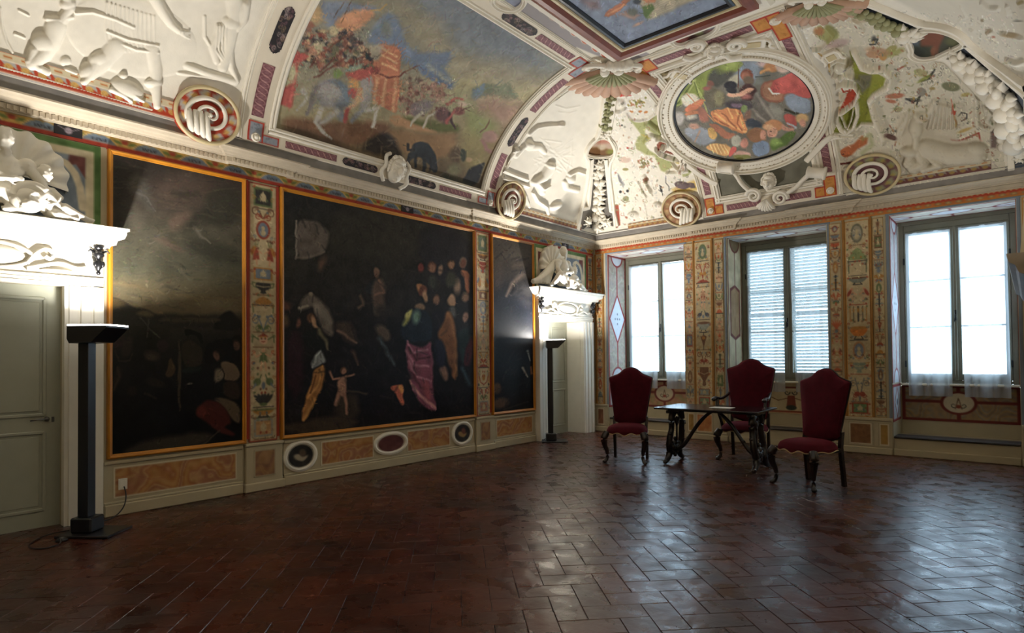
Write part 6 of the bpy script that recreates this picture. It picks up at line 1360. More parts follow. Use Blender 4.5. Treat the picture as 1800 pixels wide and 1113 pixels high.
# standing figure with jug
limb(z, [(1140, -60), (1150, 60), (1130, 150), (1110, 260), (1090, 330)], 90, .085, .5); limb(z, [(1080, 150), (1040, 230), (1060, 300)], 50, .06, .6); limb(z, [(1200, 20), (1190, 100), (1160, 140)], 44, .10, .6); blob(z, 1130, 110, 46, 34, .11, 20); blob(z, 1180, 60, 30, 60, .09, 10)
limb(z, [(1120, 230), (1130, 330), (1160, 400)], 36, .07, .4); limb(z, [(1000, 80), (1000, 180), (1050, 260)], 14, .04); limb(z, [(910, 320), (1000, 355), (1150, 400)], 34, .06); limb(z, [(870, 355), (1140, 400)], 16, .04)
for k in range(5): limb(z, [(1060+k*14, 120), (1050+k*16, 240), (1090+k*8, 300)], 12, .075)
# panel B: reclining figures with urns
z = H(850, 180, 300/1284)
limb(z, [(340, 230), (400, 180), (480, 165), (600, 160)], 32, .05, .5); blob(z, 580, 160, 34, 16, .06); limb(z, [(130, 490), (220, 380), (240, 340)], 30, .05); blob(z, 225, 350, 36, 22, .09); limb(z, [(240, 400), (290, 340), (340, 300)], 34, .05)
blob(z, 340, 310, 34, 30, .08); limb(z, [(340, 330), (420, 330), (455, 370)], 60, .05, .6); limb(z, [(130, 500), (230, 545), (330, 580)], 16, .05); limb(z, [(140, 570), (330, 630)], 26, .06); limb(z, [(130, 510), (320, 590)], 34, .035)
blob(z, 500, 470, 38, 26, .09); limb(z, [(500, 490), (450, 560), (380, 600)], 80, .07, .6); limb(z, [(390, 600), (440, 650), (490, 620)], 34, .07, .5); limb(z, [(430, 640), (440, 680)], 34, .06)
blob(z, 650, 575, 36, 34, .07); limb(z, [(640, 540), (700, 510), (750, 530)], 26, .06); limb(z, [(610, 600), (620, 640), (700, 660)], 40, .05); limb(z, [(370, 680), (400, 740), (470, 790), (480, 840)], 18, .05); limb(z, [(310, 700), (340, 790)], 14, .04); blob(z, 540, 780, 50, 26, .05, -20)
for k in range(26):
    r_ = random.Random(k); limb(z, [(420+r_.uniform(-80, 260), 260+r_.uniform(-20, 240)), (440+r_.uniform(-80, 260), 300+r_.uniform(-20, 240))], 8, .008)
limb(z, [(540, 20), (620, 45), (720, 25)], 10, .012); limb(z, [(560, 70), (640, 80), (700, 60)], 8, .01)
# panel C: painted and modelled stucco left of the oval
c = Zc(VC, 1060, 130, 140/1113); h = H(1060, 130, 140/1113)
c.line([(240, 290), (480, 200), (590, 185)], 14, 'c8381e'); c.line([(590, 185), (740, 370)], 13, 'c8381e'); c.line([(240, 300), (390, 295)], 12, 'c8381e'); c.poly([(220, 270), (275, 280), (270, 310), (235, 320)], 'c8381e')
rr = random.Random(11)
for _ in range(40): c.ell(rr.gauss(480, 65), rr.gauss(400, 35), rr.uniform(8, 22), rr.uniform(6, 16), rr.choice(['8a8a3c', 'a89048', 'c49a84', '6e6a3c', 'b5744c']), rr.uniform(0, 90), a=.85)
for q in ((400, 520), (520, 520), (600, 530)): c.ell(*q, 28, 16, 'c98a4c', rr.uniform(-20, 20))
h.line([(330, 560), (400, 640), (520, 650), (640, 620), (720, 560), (740, 420)], 30, .035); h.line([(160, 510), (240, 520), (310, 470)], 26, .06); h.ell(240, 400, 70, 60, .05)
c.ell(275, 380, 22, 18, '9a9484'); c.ell(265, 715, 14, 14, '4c5040')
c.poly([(350, 600), (440, 660), (530, 670), (600, 660), (640, 640), (760, 570), (790, 700), (850, 850), (760, 860), (600, 760), (560, 820), (670, 870), (600, 920), (590, 1000), (640, 1060), (640, 1113), (560, 1070), (490, 1060), (450, 980), (490, 880), (540, 840), (450, 700)], 'a5a870', 10)
h.line([(600, 700), (640, 670), (720, 740), (800, 800)], 60, .06, 1); c.line([(620, 685), (680, 720), (740, 770), (770, 800)], 12, '8c8474')
c = Zc(VC, 1100, 180, 160/1113); h = H(1100, 180, 160/1113)
c.poly([(30, 180), (110, 220), (200, 260), (250, 400), (320, 400), (240, 470), (250, 560), (350, 620), (480, 680), (550, 690), (590, 780), (470, 850), (430, 830), (350, 650), (250, 640), (130, 560), (130, 480), (190, 390)], 'a9ab72', 8); c.poly([(190, 390), (300, 400), (240, 420)], 'b8a44c', 8)
c.poly([(400, 130), (380, 200), (260, 220), (390, 150)], 'a9ab72', 5); c.poly([(690, 880), (780, 860), (760, 740), (850, 740), (930, 820), (1113, 900), (1113, 930), (900, 850), (820, 830), (760, 900), (700, 910)], 'a9ab72', 5)
h.line([(240, 480), (300, 400), (400, 440)], 60, .06); h.line([(380, 430), (450, 420), (520, 450), (530, 510), (480, 560), (430, 530)], 26, .11, .6)
c.line([(490, 480), (440, 480), (400, 520), (410, 570), (500, 600), (640, 650)], 60, '8c4a30', 3, 1, .25)
for k in range(9): c.line([(430+k*24, 560+k*9), (445+k*22, 600+k*7)], 6, '5c2a1c', 1)
h.line([(360, 560), (420, 630), (540, 680), (660, 700)], 26, .08); h.line([(700, 640), (740, 720), (730, 800), (680, 850)], 34, .10); h.line([(680, 650), (700, 740), (650, 820)], 14, .12); c.line([(695, 660), (715, 740), (690, 810)], 6, '9a9488')
c.poly([(600, 690), (660, 700), (650, 750), (610, 740)], 'b8a860', 5); h.line([(540, 700), (600, 790), (650, 830)], 34, .05)
c.poly([(900, 860), (965, 1090), (950, 1100), (890, 870)], 'b8401f', 2); c.poly([(880, 930), (940, 1060), (860, 1080), (600, 1113), (560, 1060)], 'd3b054', 14, .8)
c.ell(690, 1010, 92, 48, '6e5c5c', 10); c.ell(790, 1010, 50, 30, '6e5c5c'); c.poly([(800, 990), (835, 985), (860, 1045), (800, 1050)], '645350', 3); c.line([(490, 900), (490, 980), (530, 1030), (530, 1080)], 9, '5a5450'); h.ell(690, 1010, 85, 42, .02)
h.line([(500, 860), (600, 860), (780, 830)], 40, .06); h.line([(860, 840), (960, 900), (1113, 960)], 30, .05)
c = Zc(VC, 1060, 240, 240/1484); h = H(1060, 240, 240/1484)
for _ in range(46): a_ = rr.uniform(0, 6.3); r_ = rr.uniform(0, 80); c.ell(450+r_*math.cos(a_), 285+r_*.7*math.sin(a_), rr.uniform(5, 16), rr.uniform(4, 10), rr.choice(['6e6e3c', '8a8040', 'c49a80', 'b07a60', '55552e']), rr.uniform(0, 90))
c.ell(240, 250, 60, 34, 'c4a08c', 0, 4, .6); c.ell(272, 122, 16, 12, 'b8402c'); c.ell(245, 355, 32, 16, '9a9460')
c.poly([(150, 390), (170, 400), (240, 520), (220, 560), (170, 480)], 'a9a8a4', 2); c.poly([(160, 410), (172, 420), (225, 530), (180, 490)], '7c7c7c', 2); c.ell(190, 600, 16, 16, '2b2a2a'); c.ell(268, 590, 16, 16, '2b2a2a'); c.ell(236, 620, 8, 8, '504a44'); c.ell(250, 675, 36, 28, '8f9068'); c.line([(200, 690), (240, 720), (290, 700)], 9, '807a5c')
c.ell(465, 465, 34, 26, '7d6448'); c.line([(470, 490), (500, 560), (540, 640)], 16, 'a8a088', 3, .8); c.poly([(610, 525), (640, 540), (650, 600), (625, 600)], '22221f', 2); c.line([(640, 600), (650, 640)], 8, '22221f')
h.line([(380, 490), (430, 590), (470, 660)], 14, .05); h.line([(330, 820), (370, 850), (360, 880)], 12, .04); h.ell(330, 850, 60, 40, .06); h.line([(450, 730), (480, 900)], 10, .03); h.ell(590, 740, 50, 34, .06); h.line([(450, 430), (470, 520), (520, 600)], 40, .05)
for k in range(40): x = rr.uniform(150, 620); y = rr.uniform(180, 880); c.line([(x, y), (x+rr.uniform(-20, 20), y+rr.uniform(8, 30))], 5, rr.choice(['a8a89c', 'b8a890', '9aa08c', 'b4937c']), 1, .7)
c.poly([(100, 740), (170, 740), (190, 960), (140, 1010), (110, 850)], '9a4a34', 4); c.poly([(55, 440), (100, 520), (120, 740), (60, 800)], '8f8088', 5)
# panel D: sphinx and grotesques right of the oval
VC2 = Zc(VC, 1400, 100, 200/1113); c = VC2; h = H(1400, 100, 200/1113)
big = Zc(VC, 1400, 0, 400/1113); big.poly([(170, 20), (560, 120), (1113, 500), (1060, 880), (460, 900), (220, 960), (80, 780), (150, 700), (70, 200)], 'cfc8b4', 30, .9)
c.poly([(190, -60), (330, 40), (320, 90), (360, 260), (350, 400), (430, 500), (300, 600), (280, 400), (220, 200), (120, 30)], 'b5862c', 8)
c.poly([(520, -60), (560, -40), (620, 140), (800, 160), (870, 210), (850, 280), (780, 330), (690, 420), (720, 560), (740, 640), (640, 640), (560, 700), (440, 740), (330, 740), (300, 660), (380, 560), (480, 500), (560, 440), (620, 400), (560, 120)], '8e9238', 6)
c.poly([(560, 170), (740, 170), (720, 280), (640, 360), (600, 260)], '7d7a62', 10)
c.poly([(410, 270), (470, 250), (560, 270), (600, 330), (570, 410), (480, 480), (420, 520), (480, 400), (500, 340), (440, 330)], 'b0442a', 4); c.ell(480, 310, 60, 38, 'e2dac6'); c.line([(440, 300), (460, 340), (520, 330), (520, 290), (470, 285)], 16, 'b0442a')
c.poly([(110, 880), (250, 740), (310, 700), (280, 780), (180, 900)], 'b4452a', 5); c.poly([(160, 910), (340, 740), (540, 760), (540, 780), (380, 770), (200, 930)], '8e9448', 4)
c.poly([(330, 790), (370, 790), (400, 1040), (560, 1020), (550, 1040), (380, 1065)], '6a2a1e', 3)
c.poly([(430, 920), (480, 880), (560, 850), (640, 770), (700, 790), (690, 850), (600, 900), (540, 960), (470, 980)], 'b0653c', 8); c.ell(485, 935, 55, 45, 'b5663c'); c.ell(455, 950, 12, 10, '5c3424'); c.line([(650, 800), (720, 760), (740, 860), (640, 940)], 40, '9aa068', 10, .5)
for q, w_, hh in (([(560, -60), (640, 90), (720, 120), (860, 120), (920, 190), (900, 290), (760, 370), (720, 430), (780, 640), (850, 800)], 60, .07), ([(300, 660), (360, 560), (470, 520), (570, 440), (610, 330), (560, 260), (440, 250), (370, 290), (380, 350), (440, 380)], 30, .10), ([(150, 960), (250, 880), (330, 780), (380, 750), (480, 770), (570, 770)], 40, .08), ([(590, 700), (640, 650), (740, 650), (830, 740), (840, 850)], 34, .06), ([(390, 500), (400, 620), (440, 700), (500, 730)], 50, .09), ([(590, 440), (600, 560), (560, 680), (500, 730)], 44, .09), ([(440, 540), (480, 650), (520, 690)], 16, .11), ([(560, 500), (540, 600), (510, 670)], 14, .11)): h.line(q, w_, hh); VC2.line(q, w_*.95, 'ded6c2', 2)
h.line([(380, 180), (320, 130), (330, 50), (400, 0), (480, 10), (500, 50)], 34, .09); h.ell(430, 90, 70, 60, .10); h.ell(470, 50, 40, 30, .12); h.line([(430, 200), (470, 160), (600, 200), (660, 260)], 50, .08, .4); h.ell(400, 432, 34, 24, .11)
VC2.ell(520, 50, 40, 50, '6a5a34', 0, 10, .7)
c = Zc(VC, 1480, 0, 320/1370); h = H(1480, 0, 320/1370)
for q in ([(230, 300), (270, 290), (255, 330), (210, 330)], [(600, 560), (650, 580), (700, 520), (660, 590), (600, 610)], [(480, 740), (540, 770), (590, 720), (560, 790)]): c.line(q, 12, rr.choice(['4a4a44', '6f7440', '3c3c38']), 2)
for (x, y, rx, ry, cc_, ro) in ((240, 410, 60, 26, 'b58a68', 5), (310, 420, 30, 34, 'c08a4c', 0), (370, 370, 50, 26, '9a9458', -30), (590, 545, 50, 30, 'a8a070', 10), (620, 590, 60, 14, '8c9244', -30), (400, 720, 70, 20, 'b0684c', -5), (370, 760, 40, 14, 'b0684c', 10), (600, 690, 34, 34, '8a8478', 30), (680, 665, 22, 12, 'a08850', 0), (820, 650, 70, 34, '6d7050', 10), (930, 710, 34, 14, 'b0a05c', -10), (420, 820, 34, 18, 'a8a878', 0), (540, 750, 56, 14, '44443e', 5), (370, 1030, 50, 20, '5a3a34', 20), (920, 980, 60, 12, 'b89a58', -20), (130, 150, 80, 20, 'c4b498', 0)): c.ell(x, y, rx, ry, cc_, ro, 3, .85)
c.poly([(820, 740), (850, 830), (830, 840)], 'b8402c', 3); c.ell(840, 835, 20, 18, 'b8402c'); c.line([(845, 860), (865, 930), (855, 945)], 12, 'b08a5c'); c.line([(880, 870), (900, 845), (940, 855), (940, 890), (900, 910)], 8, '3c3a38'); c.line([(820, 1050), (880, 1060), (960, 1030), (1030, 1000), (1040, 1060)], 14, 'a04a3c', 3); c.line([(420, 520), (480, 490)], 12, 'a0503c', 3)
for k in range(60): x = rr.uniform(180, 960); y = rr.uniform(280, 1050); c.line([(x, y), (x+rr.uniform(-25, 25), y+rr.uniform(5, 25))], 6, rr.choice(['a3a078', 'b59a78', '9a9484', 'b07a60', '8a9068']), 1.5, .6)
c.poly([(990, 600), (1060, 680), (1170, 780), (1220, 880), (1150, 850), (1060, 760)], '6e4248', 4); c.poly([(1120, 980), (1220, 900), (1255, 985), (1180, 1000), (1160, 1113), (1120, 1113)], '7d6a64', 6)
h.line([(830, 480), (960, 600), (1020, 700), (1010, 820), (1020, 940), (1110, 980), (1190, 920), (1190, 860), (1120, 850), (1090, 910), (1130, 930)], 44, .06); VC.line  # outer strap with scroll
h.line([(560, 860), (640, 870), (700, 760)], 50, .05)
for k in range(7): h.line([(690+k*26, 770+k*6), (680+k*28, 860), (650+k*34, 960)], 26, .055+.004*(k % 2), .7)
for k in range(5): h.line([(500-k*6, 830+k*16), (490-k*14, 900+k*14), (450-k*8, 1010)], 24, .05)
h.ell(560, 960, 52, 76, .12); h.ell(550, 985, 34, 50, .14); h.ell(590, 880, 60, 36, .10, 20); h.line([(560, 1030), (560, 1110)], 60, .10); c.ell(600, 890, 50, 26, 'b79a78', 10, 6, .6)
for (x, y) in ((1070, 800), (1100, 790), (1140, 800)): h.line([(1080, 860), (x, y)], 20, .05, 1.4)
h2 = H(1400, 0, 400/1113)
h2.ell(560, 740, 56, 30, .13); h2.line([(560, 760), (540, 800), (580, 830)], 44, .09, .5); h2.line([(640, 730), (760, 760), (880, 750)], 110, .12, .85); h2.ell(880, 730, 60, 40, .13); h2.line([(600, 740), (620, 800), (570, 820)], 60, .11, .6); h2.line([(640, 760), (700, 810), (620, 830)], 36, .10, .5); h2.line([(870, 760), (800, 790), (740, 790)], 40, .10, .5); h2.line([(900, 720), (920, 770)], 26, .08, .5); h2.ell(560, 790, 26, 20, .10)
for q, w_, hh in (([(150, 0), (200, 50), (310, 120), (330, 150)], 10, .02),): h2.line(q, w_, hh)
h2.line([(20, 130), (120, 100), (180, 170), (120, 240), (60, 240)], 14, .05)
cc2 = Zc(VC, 1400, 0, 400/1113)
for (x, y, rx, ry, cl, ro) in ((150, 160, 60, 40, '9a9a58', 20), (200, 210, 60, 20, 'b39a94', -10), (110, 150, 26, 20, 'b5744c', 0), (210, 80, 14, 12, 'b0502c', 0), (380, 190, 12, 16, '3a3a3a', 0), (480, 255, 50, 16, '9a9a58', -20), (400, 250, 60, 20, 'b08a68', 10)): cc2.ell(x, y, rx, ry, cl, ro, 4, .8)
cc2.line([(0, 100), (100, 75), (160, 55)], 8, 'b03c28'); cc2.line([(0, 130), (40, 235)], 12, '6a2a20')
# panel E: right cove, pale relief
h = H(1480, 0, 320/1370)
for q, w_, hh in (([(1060, 20), (1120, 60), (1180, 60)], 60, .05), ([(1250, 40), (1270, 100)], 34, .06), ([(900, 50), (940, 120), (880, 160)], 20, .03), ([(1100, 230), (1120, 250)], 40, .07), ([(1210, 250), (1300, 270), (1360, 290)], 50, .05), ([(970, 220), (1000, 230)], 30, .05), ([(1250, 450), (1320, 480), (1370, 470)], 60, .07), ([(1340, 0), (1370, 60)], 40, .05), ([(640, 60), (700, 100), (660, 140)], 16, .02)): h.line(q, w_*.6, hh*.4)
cE = Zc(VC, 1480, 0, 320/1370); cE.poly([(340, -40), (700, 160), (900, 200), (1000, 330), (1450, 650), (1450, -200), (340, -200)], 'd6d1c2', 10)
for (x, y, rx, ry, cl) in ((1060, 150, 14, 12, '8a7a5c'), (1145, 275, 12, 8, 'a8563c'), (1120, 225, 20, 16, '8a7c60'), (1255, 462, 16, 10, '8a8048'), (1270, 260, 60, 20, 'b5a07c'), (1330, 155, 26, 6, '5c5a50'), (1360, 10, 20, 14, '9a8a5c')): cE.ell(x, y, rx, ry, cl, 0, 4, .8)

VC.dabs(2200, 5, 1.6, .06, (1060, 130, 1270, 410), 7, .6); VC.dabs(3800, 6, 1.8, .07, (1400, 20, 1790, 340), 8, .6)
rr = random.Random(31)
DP_ = [(1500, 40), (1580, 70), (1600, 105), (1660, 115), (1700, 150), (1750, 220), (1755, 290), (1590, 300), (1560, 250), (1545, 200), (1575, 150), (1530, 110)]
for k in range(420):
    x = rr.uniform(1495, 1760); y = rr.uniform(40, 300); cl = rr.choice(['a3a078', 'a8805c', '7c7a68', '9a6048', '7a8058', 'b59a58', '5c5a52'])
    if not inpoly(DP_, np.array([x]), np.array([y]))[0]: continue
    if rr.random() < .5: VC.spiral(x, y, rr.uniform(2, 5), 1, cl, 1.1, rr.uniform(0, 360), rr.choice([-1, 1]))
    else: VC.ell(x, y, rr.uniform(1.5, 4), rr.uniform(1, 2), cl, rr.uniform(0, 180), .8, .75)
for k in range(160):
    x = rr.uniform(1082, 1235); y = rr.uniform(200, 395); cl = rr.choice(['a3a078', 'b08a68', '8c8a78', 'a8705c', '8a9068'])
    if rr.random() < .5: VC.spiral(x, y, rr.uniform(2, 4), .9, cl, 1.1, rr.uniform(0, 360), rr.choice([-1, 1]))
    else: VC.ell(x, y, rr.uniform(1.5, 3), rr.uniform(1, 2), cl, rr.uniform(0, 180), .8, .7)
sp = Zc(VC, 1400, 0, 400/1113)
sp.poly([(515, 740), (530, 600), (600, 560), (680, 640), (760, 690), (900, 680), (940, 770), (800, 830), (560, 840), (500, 800)], 'cdc4b0', 4, .9); sp.ell(575, 640, 42, 62, 'd2c9b4', b=4, a=.9); sp.poly([(640, 500), (760, 500), (790, 690), (650, 690)], 'cdc4b0', 6, .8); sp.poly([(490, 560), (560, 530), (560, 700), (490, 700)], 'cdc4b0', 6, .7)
VC.sharpen(2, .5)
# ------------------------------------------------------------------ relief panels
panels = []
def panel(nm, poly, label, step=1.6, off=.006):
    t = patch(nm, poly, step, M_wash, None, VC, VH, off); return tag(t, label, 'relief', 'stucco relief panels of the vault')
VH.a[:300, :560] *= .5; VH.a[:330, 1600:] *= 1
A_ = [(-85, 96), (0, 121), (150, 162), (285, 203), (330, 175), (415, 215), (430, 190), (455, 110), (480, 45), (510, -65), (-85, -65)]
pA = panel('stucco_relief', A_, 'large white stucco relief of a striding soldier at the upper left of the vault')
B_ = [(874, 338), (882, 300), (905, 248), (950, 195), (1000, 158), (1020, 153), (1063, 158), (1054, 235), (1034, 262), (1034, 290), (1028, 340), (1010, 398), (985, 394), (918, 374), (880, 365)]
pB = panel('stucco_relief', B_, 'white stucco relief of reclining figures between battle fresco and corner garland', 1.3)
C_ = [(1074, 160), (1132, 152), (1160, 190), (1166, 220), (1190, 270), (1235, 310), (1236, 345), (1238, 388), (1083, 402), (1080, 350), (1070, 285), (1078, 262), (1068, 235)]
pC = panel('stucco_relief', C_, 'white stucco field painted with flowers and a small grey dog left of the oval fresco', 1.25)
D_ = [(1405, 40), (1440, 32), (1482, 18), (1580, 62), (1600, 100), (1660, 110), (1700, 150), (1760, 215), (1768, 300), (1490, 350), (1462, 300), (1448, 265), (1470, 220), (1476, 170), (1455, 110), (1420, 80)]
pD = panel('stucco_relief', D_, 'stucco field with a winged sphinx and painted grotesques right of the oval fresco', 1.5)
E_ = [(1560, -65), (1500, -8), (1640, 42), (1690, 55), (1720, 85), (1800, 145), (1814, 156), (1814, -65)]
pE = panel('stucco_relief', E_, 'pale stucco relief field at the top right edge of the vault', 2.0)

# ------------------------------------------------------------------ battle fresco and its frame
def sy(px, py): X = hit(px, py); return par(X)[1], par(X)[2]
bf = thing('battle_fresco', (.3, -5.33, 4.0), 'large fresco of a mounted battle before a striped tent on the left cove', 'fresco')
YA, YB = -7.04, -3.60; S0, S1 = .064, .868
covegrid('fresco_panel', 'L', S0, S1, YA, YB, M_vc, bf, .006, pxcv=cb, r=.0125)
BM = mould(.085, .045); d2s = lambda d: ds(d, AX)
z2s = lambda z_: 1-(1-(z_-Z0)/HH)**(1/NN)
sT = d2s(1.955); sB = z2s(4.135); yL, yR = YA-.035, YB+.035
for q in ([(sB, yL-.04), (sB, yR+.04)], [(sB, yR), (sT, yR)], [(sT, yR+.04), (sT, yL-.04)], [(sT, yL), (sB, yL)]):
    covesweep('frame_moulding', 'L', q, BM, M_stucco, bf)
sTb = d2s(2.10); 
FLAT = mat('frame_band_stucco', 'e2d8c4', .7, bump=.12, var=.04)
for q, w_ in (([(.026, yL-.33), (.026, yR+.33)], .15), ([(0.003, yR+.19), (d2s(2.2), yR+.19)], .30), ([(sTb, yR+.33), (sTb, yL-.33)], .22), ([(d2s(2.2), yL-.19), (0.003, yL-.19)], .30)):
    covesweep('frame_band', 'L', q, band(w_, .022, .05), FLAT, bf)
for t_ in (yR+.365, yL-.365): covesweep('outer_moulding', 'L', [(0.004, t_), (d2s(2.22), t_)], mould(.06, .035), M_stucco, bf)
covesweep('outer_moulding', 'L', [(d2s(2.23), yL-.38), (d2s(2.23), yR+.38)], mould(.05, .035), M_stucco, bf)
def guil(n, vert=False, c0='6e4448'):
    L = n*10; c = Cv(0, 0, 10 if vert else L, L if vert else 10, 2.2, c0)
    for i in range(n):
        u = i*10+5; x, y = (5, u) if vert else (u, 5); c.ell(x, y, 4.6, 4.6, 'a97c80'); c.ell(x, y, 3.7, 3.7, '74484e'); c.ell(x, y, 2.2, 2.2, '8a6066')
        q = [(2, u-7), (5, u-5), (8, u-3)] if vert else [(u-7, 2), (u-5, 5), (u-3, 8)]; c.line(q, 1.2, 'c79a94')
    c.noise(.03, 2); return c
def dark_cart(vert=False, sd=1, n=30, w=14, h=46):
    c = Cv(0, 0, w, h, 2.4, '231f22') if vert else Cv(0, 0, h, w, 2.4, '231f22'); r = random.Random(sd); W_, H_ = (w, h) if vert else (h, w)
    for _ in range(n): x = r.uniform(2, W_-2); y = r.uniform(2, H_-2); c.spiral(x, y, r.uniform(1.5, 3.2), .8, r.choice(['8c6a68', '9a8a86', '6b4a52', '7d6a52']), 1.2, r.uniform(0, 360), r.choice([-1, 1]))
    return c
OFF = .026
def yv(px, py): return sy(px, py)[1]
g_b = [(826, 352, 770, 338), (590, 277, 500, 253)]
covegrid('guilloche_panel', 'L', .012, .040, yv(770, 338), yv(826, 352), M_vcw, bf, OFF, lcv=guil(8), r=.009)
covegrid('guilloche_panel', 'L', .012, .040, yv(500, 253), yv(590, 277), M_vcw, bf, OFF, lcv=guil(8), r=.009)
covegrid('dark_cartouche', 'L', .009, .043, yv(711, 322), yv(764, 335), M_vcw, bf, OFF, lcv=dark_cart(), r=.008, rnd=1)
covegrid('dark_cartouche', 'L', .009, .043, yv(599, 290), yv(662, 305), M_vcw, bf, OFF, lcv=dark_cart(sd=2), r=.008, rnd=1)
for (t0, t1, sg) in ((yR+.12, yR+.26, 1), (yL-.26, yL-.12, 0)):
    covegrid('guilloche_panel', 'L', .10, .30, t0, t1, M_vcw, bf, OFF, lcv=guil(9, True), r=.010)
    covegrid('guilloche_panel', 'L', .57, .80, t0, t1, M_vcw, bf, OFF, lcv=guil(9, True), r=.010)
    covegrid('dark_cartouche', 'L', .345, .53, t0, t1, M_vcw, bf, OFF, lcv=dark_cart(True, 4+sg), r=.009, rnd=1)
for (a, b) in ((yv(935, 65)+.02, yv(999, 108)-.05), (yL+.12, yL+.9)): covegrid('guilloche_panel', 'L', d2s(2.04), d2s(2.15), a, b, M_vcw, bf, OFF, lcv=guil(9), r=.010)
for (a, b) in ((yv(872, 29), yv(933, 66)-.02), (-6.2, -5.6)): covegrid('dark_cartouche', 'L', d2s(2.02), d2s(2.17), a, b, M_vcw, bf, OFF, lcv=dark_cart(sd=8), r=.010, rnd=1)
def boss(parent, side, s, t, r=.055, off=.02):
    P = cove(side, s, t, off); N = cove_n(side, s, t); T = cove(side, min(s+.01, .99), t, off)-P; T = T-N*(T@N); T /= np.linalg.norm(T); R_ = np.cross(T, N); M = Matrix.Identity(4)
    for i in range(3): M[i][0] = R_[i]; M[i][1] = T[i]; M[i][2] = N[i]; M[i][3] = P[i]
    mb = MB(M); mb.lathe([(r, 0), (r, .018), (r*.86, .028), (r*.7, .016), (r*.62, .014), (r*.42, .034), (r*.2, .046), (0.001, .048)], n=24); return mb.build('boss', M_stucco, parent, True, auto=40)
def redcorner(parent, side, s, t, ls, lt, rs, rt, inner='8f96a0', gold=False):
    """L-shaped red panel: (s,t) is its outer corner centre; arms run ls along s and lt along t"""
    def cv(w, h):
        c = Cv(0, 0, w, h, 2.2, 'b0321c'); c.poly([(1.8, 1.8), (w-1.8, 1.8), (w-1.8, h-1.8), (1.8, h-1.8)], 'c98a40' if gold else inner, .6)
        r = random.Random(int(w*h)); [c.spiral(r.uniform(4, w-4), r.uniform(4, h-4), 2, .7, 'a8662c' if gold else '5c666c', 1.1, r.uniform(0, 360)) for _ in range(6)]; c.noise(.03, 2); return c
    covegrid('red_corner_panel', side, min(s-rs, s+rs), max(s-rs, s+rs), min(t-math.copysign(rt, lt), t+lt), max(t-math.copysign(rt, lt), t+lt), M_vcw, parent, OFF+.002, lcv=cv(34, 16), r=.010)
    return covegrid('red_corner_panel', side, min(s-math.copysign(rs, ls), s+ls), max(s-math.copysign(rs, ls), s+ls), t-rt, t+rt, M_vcw, parent, OFF+.004, lcv=cv(16, 34), r=.010)
for (t_, sg) in ((yR+.19, -1), (yL-.19, 1)):
    k_ = redcorner(bf, 'L', .022, t_, .06, sg*.28, .018, .09); boss(k_, 'L', .020, t_, .05, .032)
    k_ = redcorner(bf, 'L', d2s(2.09), t_, -.08, sg*.28, .03, .09); boss(k_, 'L', d2s(2.09), t_, .065, .032)

# ------------------------------------------------------------------ frame of the window side with the oval fresco
of = thing('oval_fresco', (3.55, -.3, 4.0), 'oval fresco with a turbaned crowd and orange drapery in a white stucco ring', 'fresco')
XL, XR_ = 2.60, 4.50; w2 = lambda d: ds(d, AY); SB, ST = z2s(4.05), w2(2.82)
fc = Cv(1150, 40, 1480, 390, 1., '8a7a52'); fc.poly([(1150, 250), (1480, 250), (1480, 390), (1150, 390)], '706e5e', 30); fc.noise(.05, 14)
covegrid('painted_ground', 'W', z2s(4.15), w2(2.55), XL+.2, XR_-.2, M_vcw, of, .004, pxcv=fc, r=.03)
for q, w_ in (([(SB, XL-.11), (SB, XR_+.11)], .20), ([(.004, XR_), (w2(2.95), XR_)], .20), ([(ST, XR_+.11), (ST, XL-.11)], .24), ([(w2(2.95), XL), (.004, XL)], .20)):
    covesweep('frame_band', 'W', q, band(w_, .020, .05), FLAT, of)
for q in ([(z2s(4.20), XL+.10), (z2s(4.20), XR_-.10)], [(z2s(4.16), XR_-.155), (w2(2.64), XR_-.155)], [(w2(2.60), XR_-.10), (w2(2.60), XL+.10)], [(w2(2.64), XL+.155), (z2s(4.16), XL+.155)]):
    p = dens(q, .02); x_, y_ = proj(cove('W', p[:, 0], p[:, 1])); u_ = (x_-1309)/149; v_ = (y_-191)/107; keep = u_*u_+v_*v_ > 1; k0 = None
    for i_ in range(len(p)+1):
        if i_ < len(p) and keep[i_]: k0 = i_ if k0 is None else k0
        elif k0 is not None:
            if i_-k0 > 3: covesweep('frame_moulding', 'W', p[k0:i_], mould(.11, .045), M_stucco, of, step=0)
            k0 = None
for t_ in (XL-.14, XR_+.14): covesweep('outer_moulding', 'W', [(.004, t_), (w2(2.97), t_)], mould(.06, .035), M_stucco, of)
covesweep('outer_moulding', 'W', [(w2(3.0), XL-.16), (w2(3.0), XR_+.16)], mould(.06, .035), M_stucco, of)
for (a, b) in ((.13, .42), (.55, .83)):
    for t_ in (XL, XR_): covegrid('guilloche_panel', 'W', a, b, t_-.055, t_+.055, M_vcw, of, OFF, lcv=guil(11, True), r=.010)
for (a, b) in ((XL+.28, 3.45), (3.65, XR_-.28)):
    covegrid('guilloche_panel', 'W', z2s(4.0), z2s(4.10), a, b, M_vcw, of, OFF, lcv=guil(9), r=.010); covegrid('guilloche_panel', 'W', w2(2.76), w2(2.89), a, b, M_vcw, of, OFF, lcv=guil(9), r=.010)
for (t_, sg) in ((XL, 1), (XR_, -1)):
    k_ = redcorner(of, 'W', SB, t_, .075, sg*.22, .028, .085, gold=True); boss(k_, 'W', SB, t_, .055, .032)
    k_ = redcorner(of, 'W', w2(2.82), t_, -.10, sg*.26, .035, .085, gold=True); boss(k_, 'W', w2(2.82), t_, .07, .032)
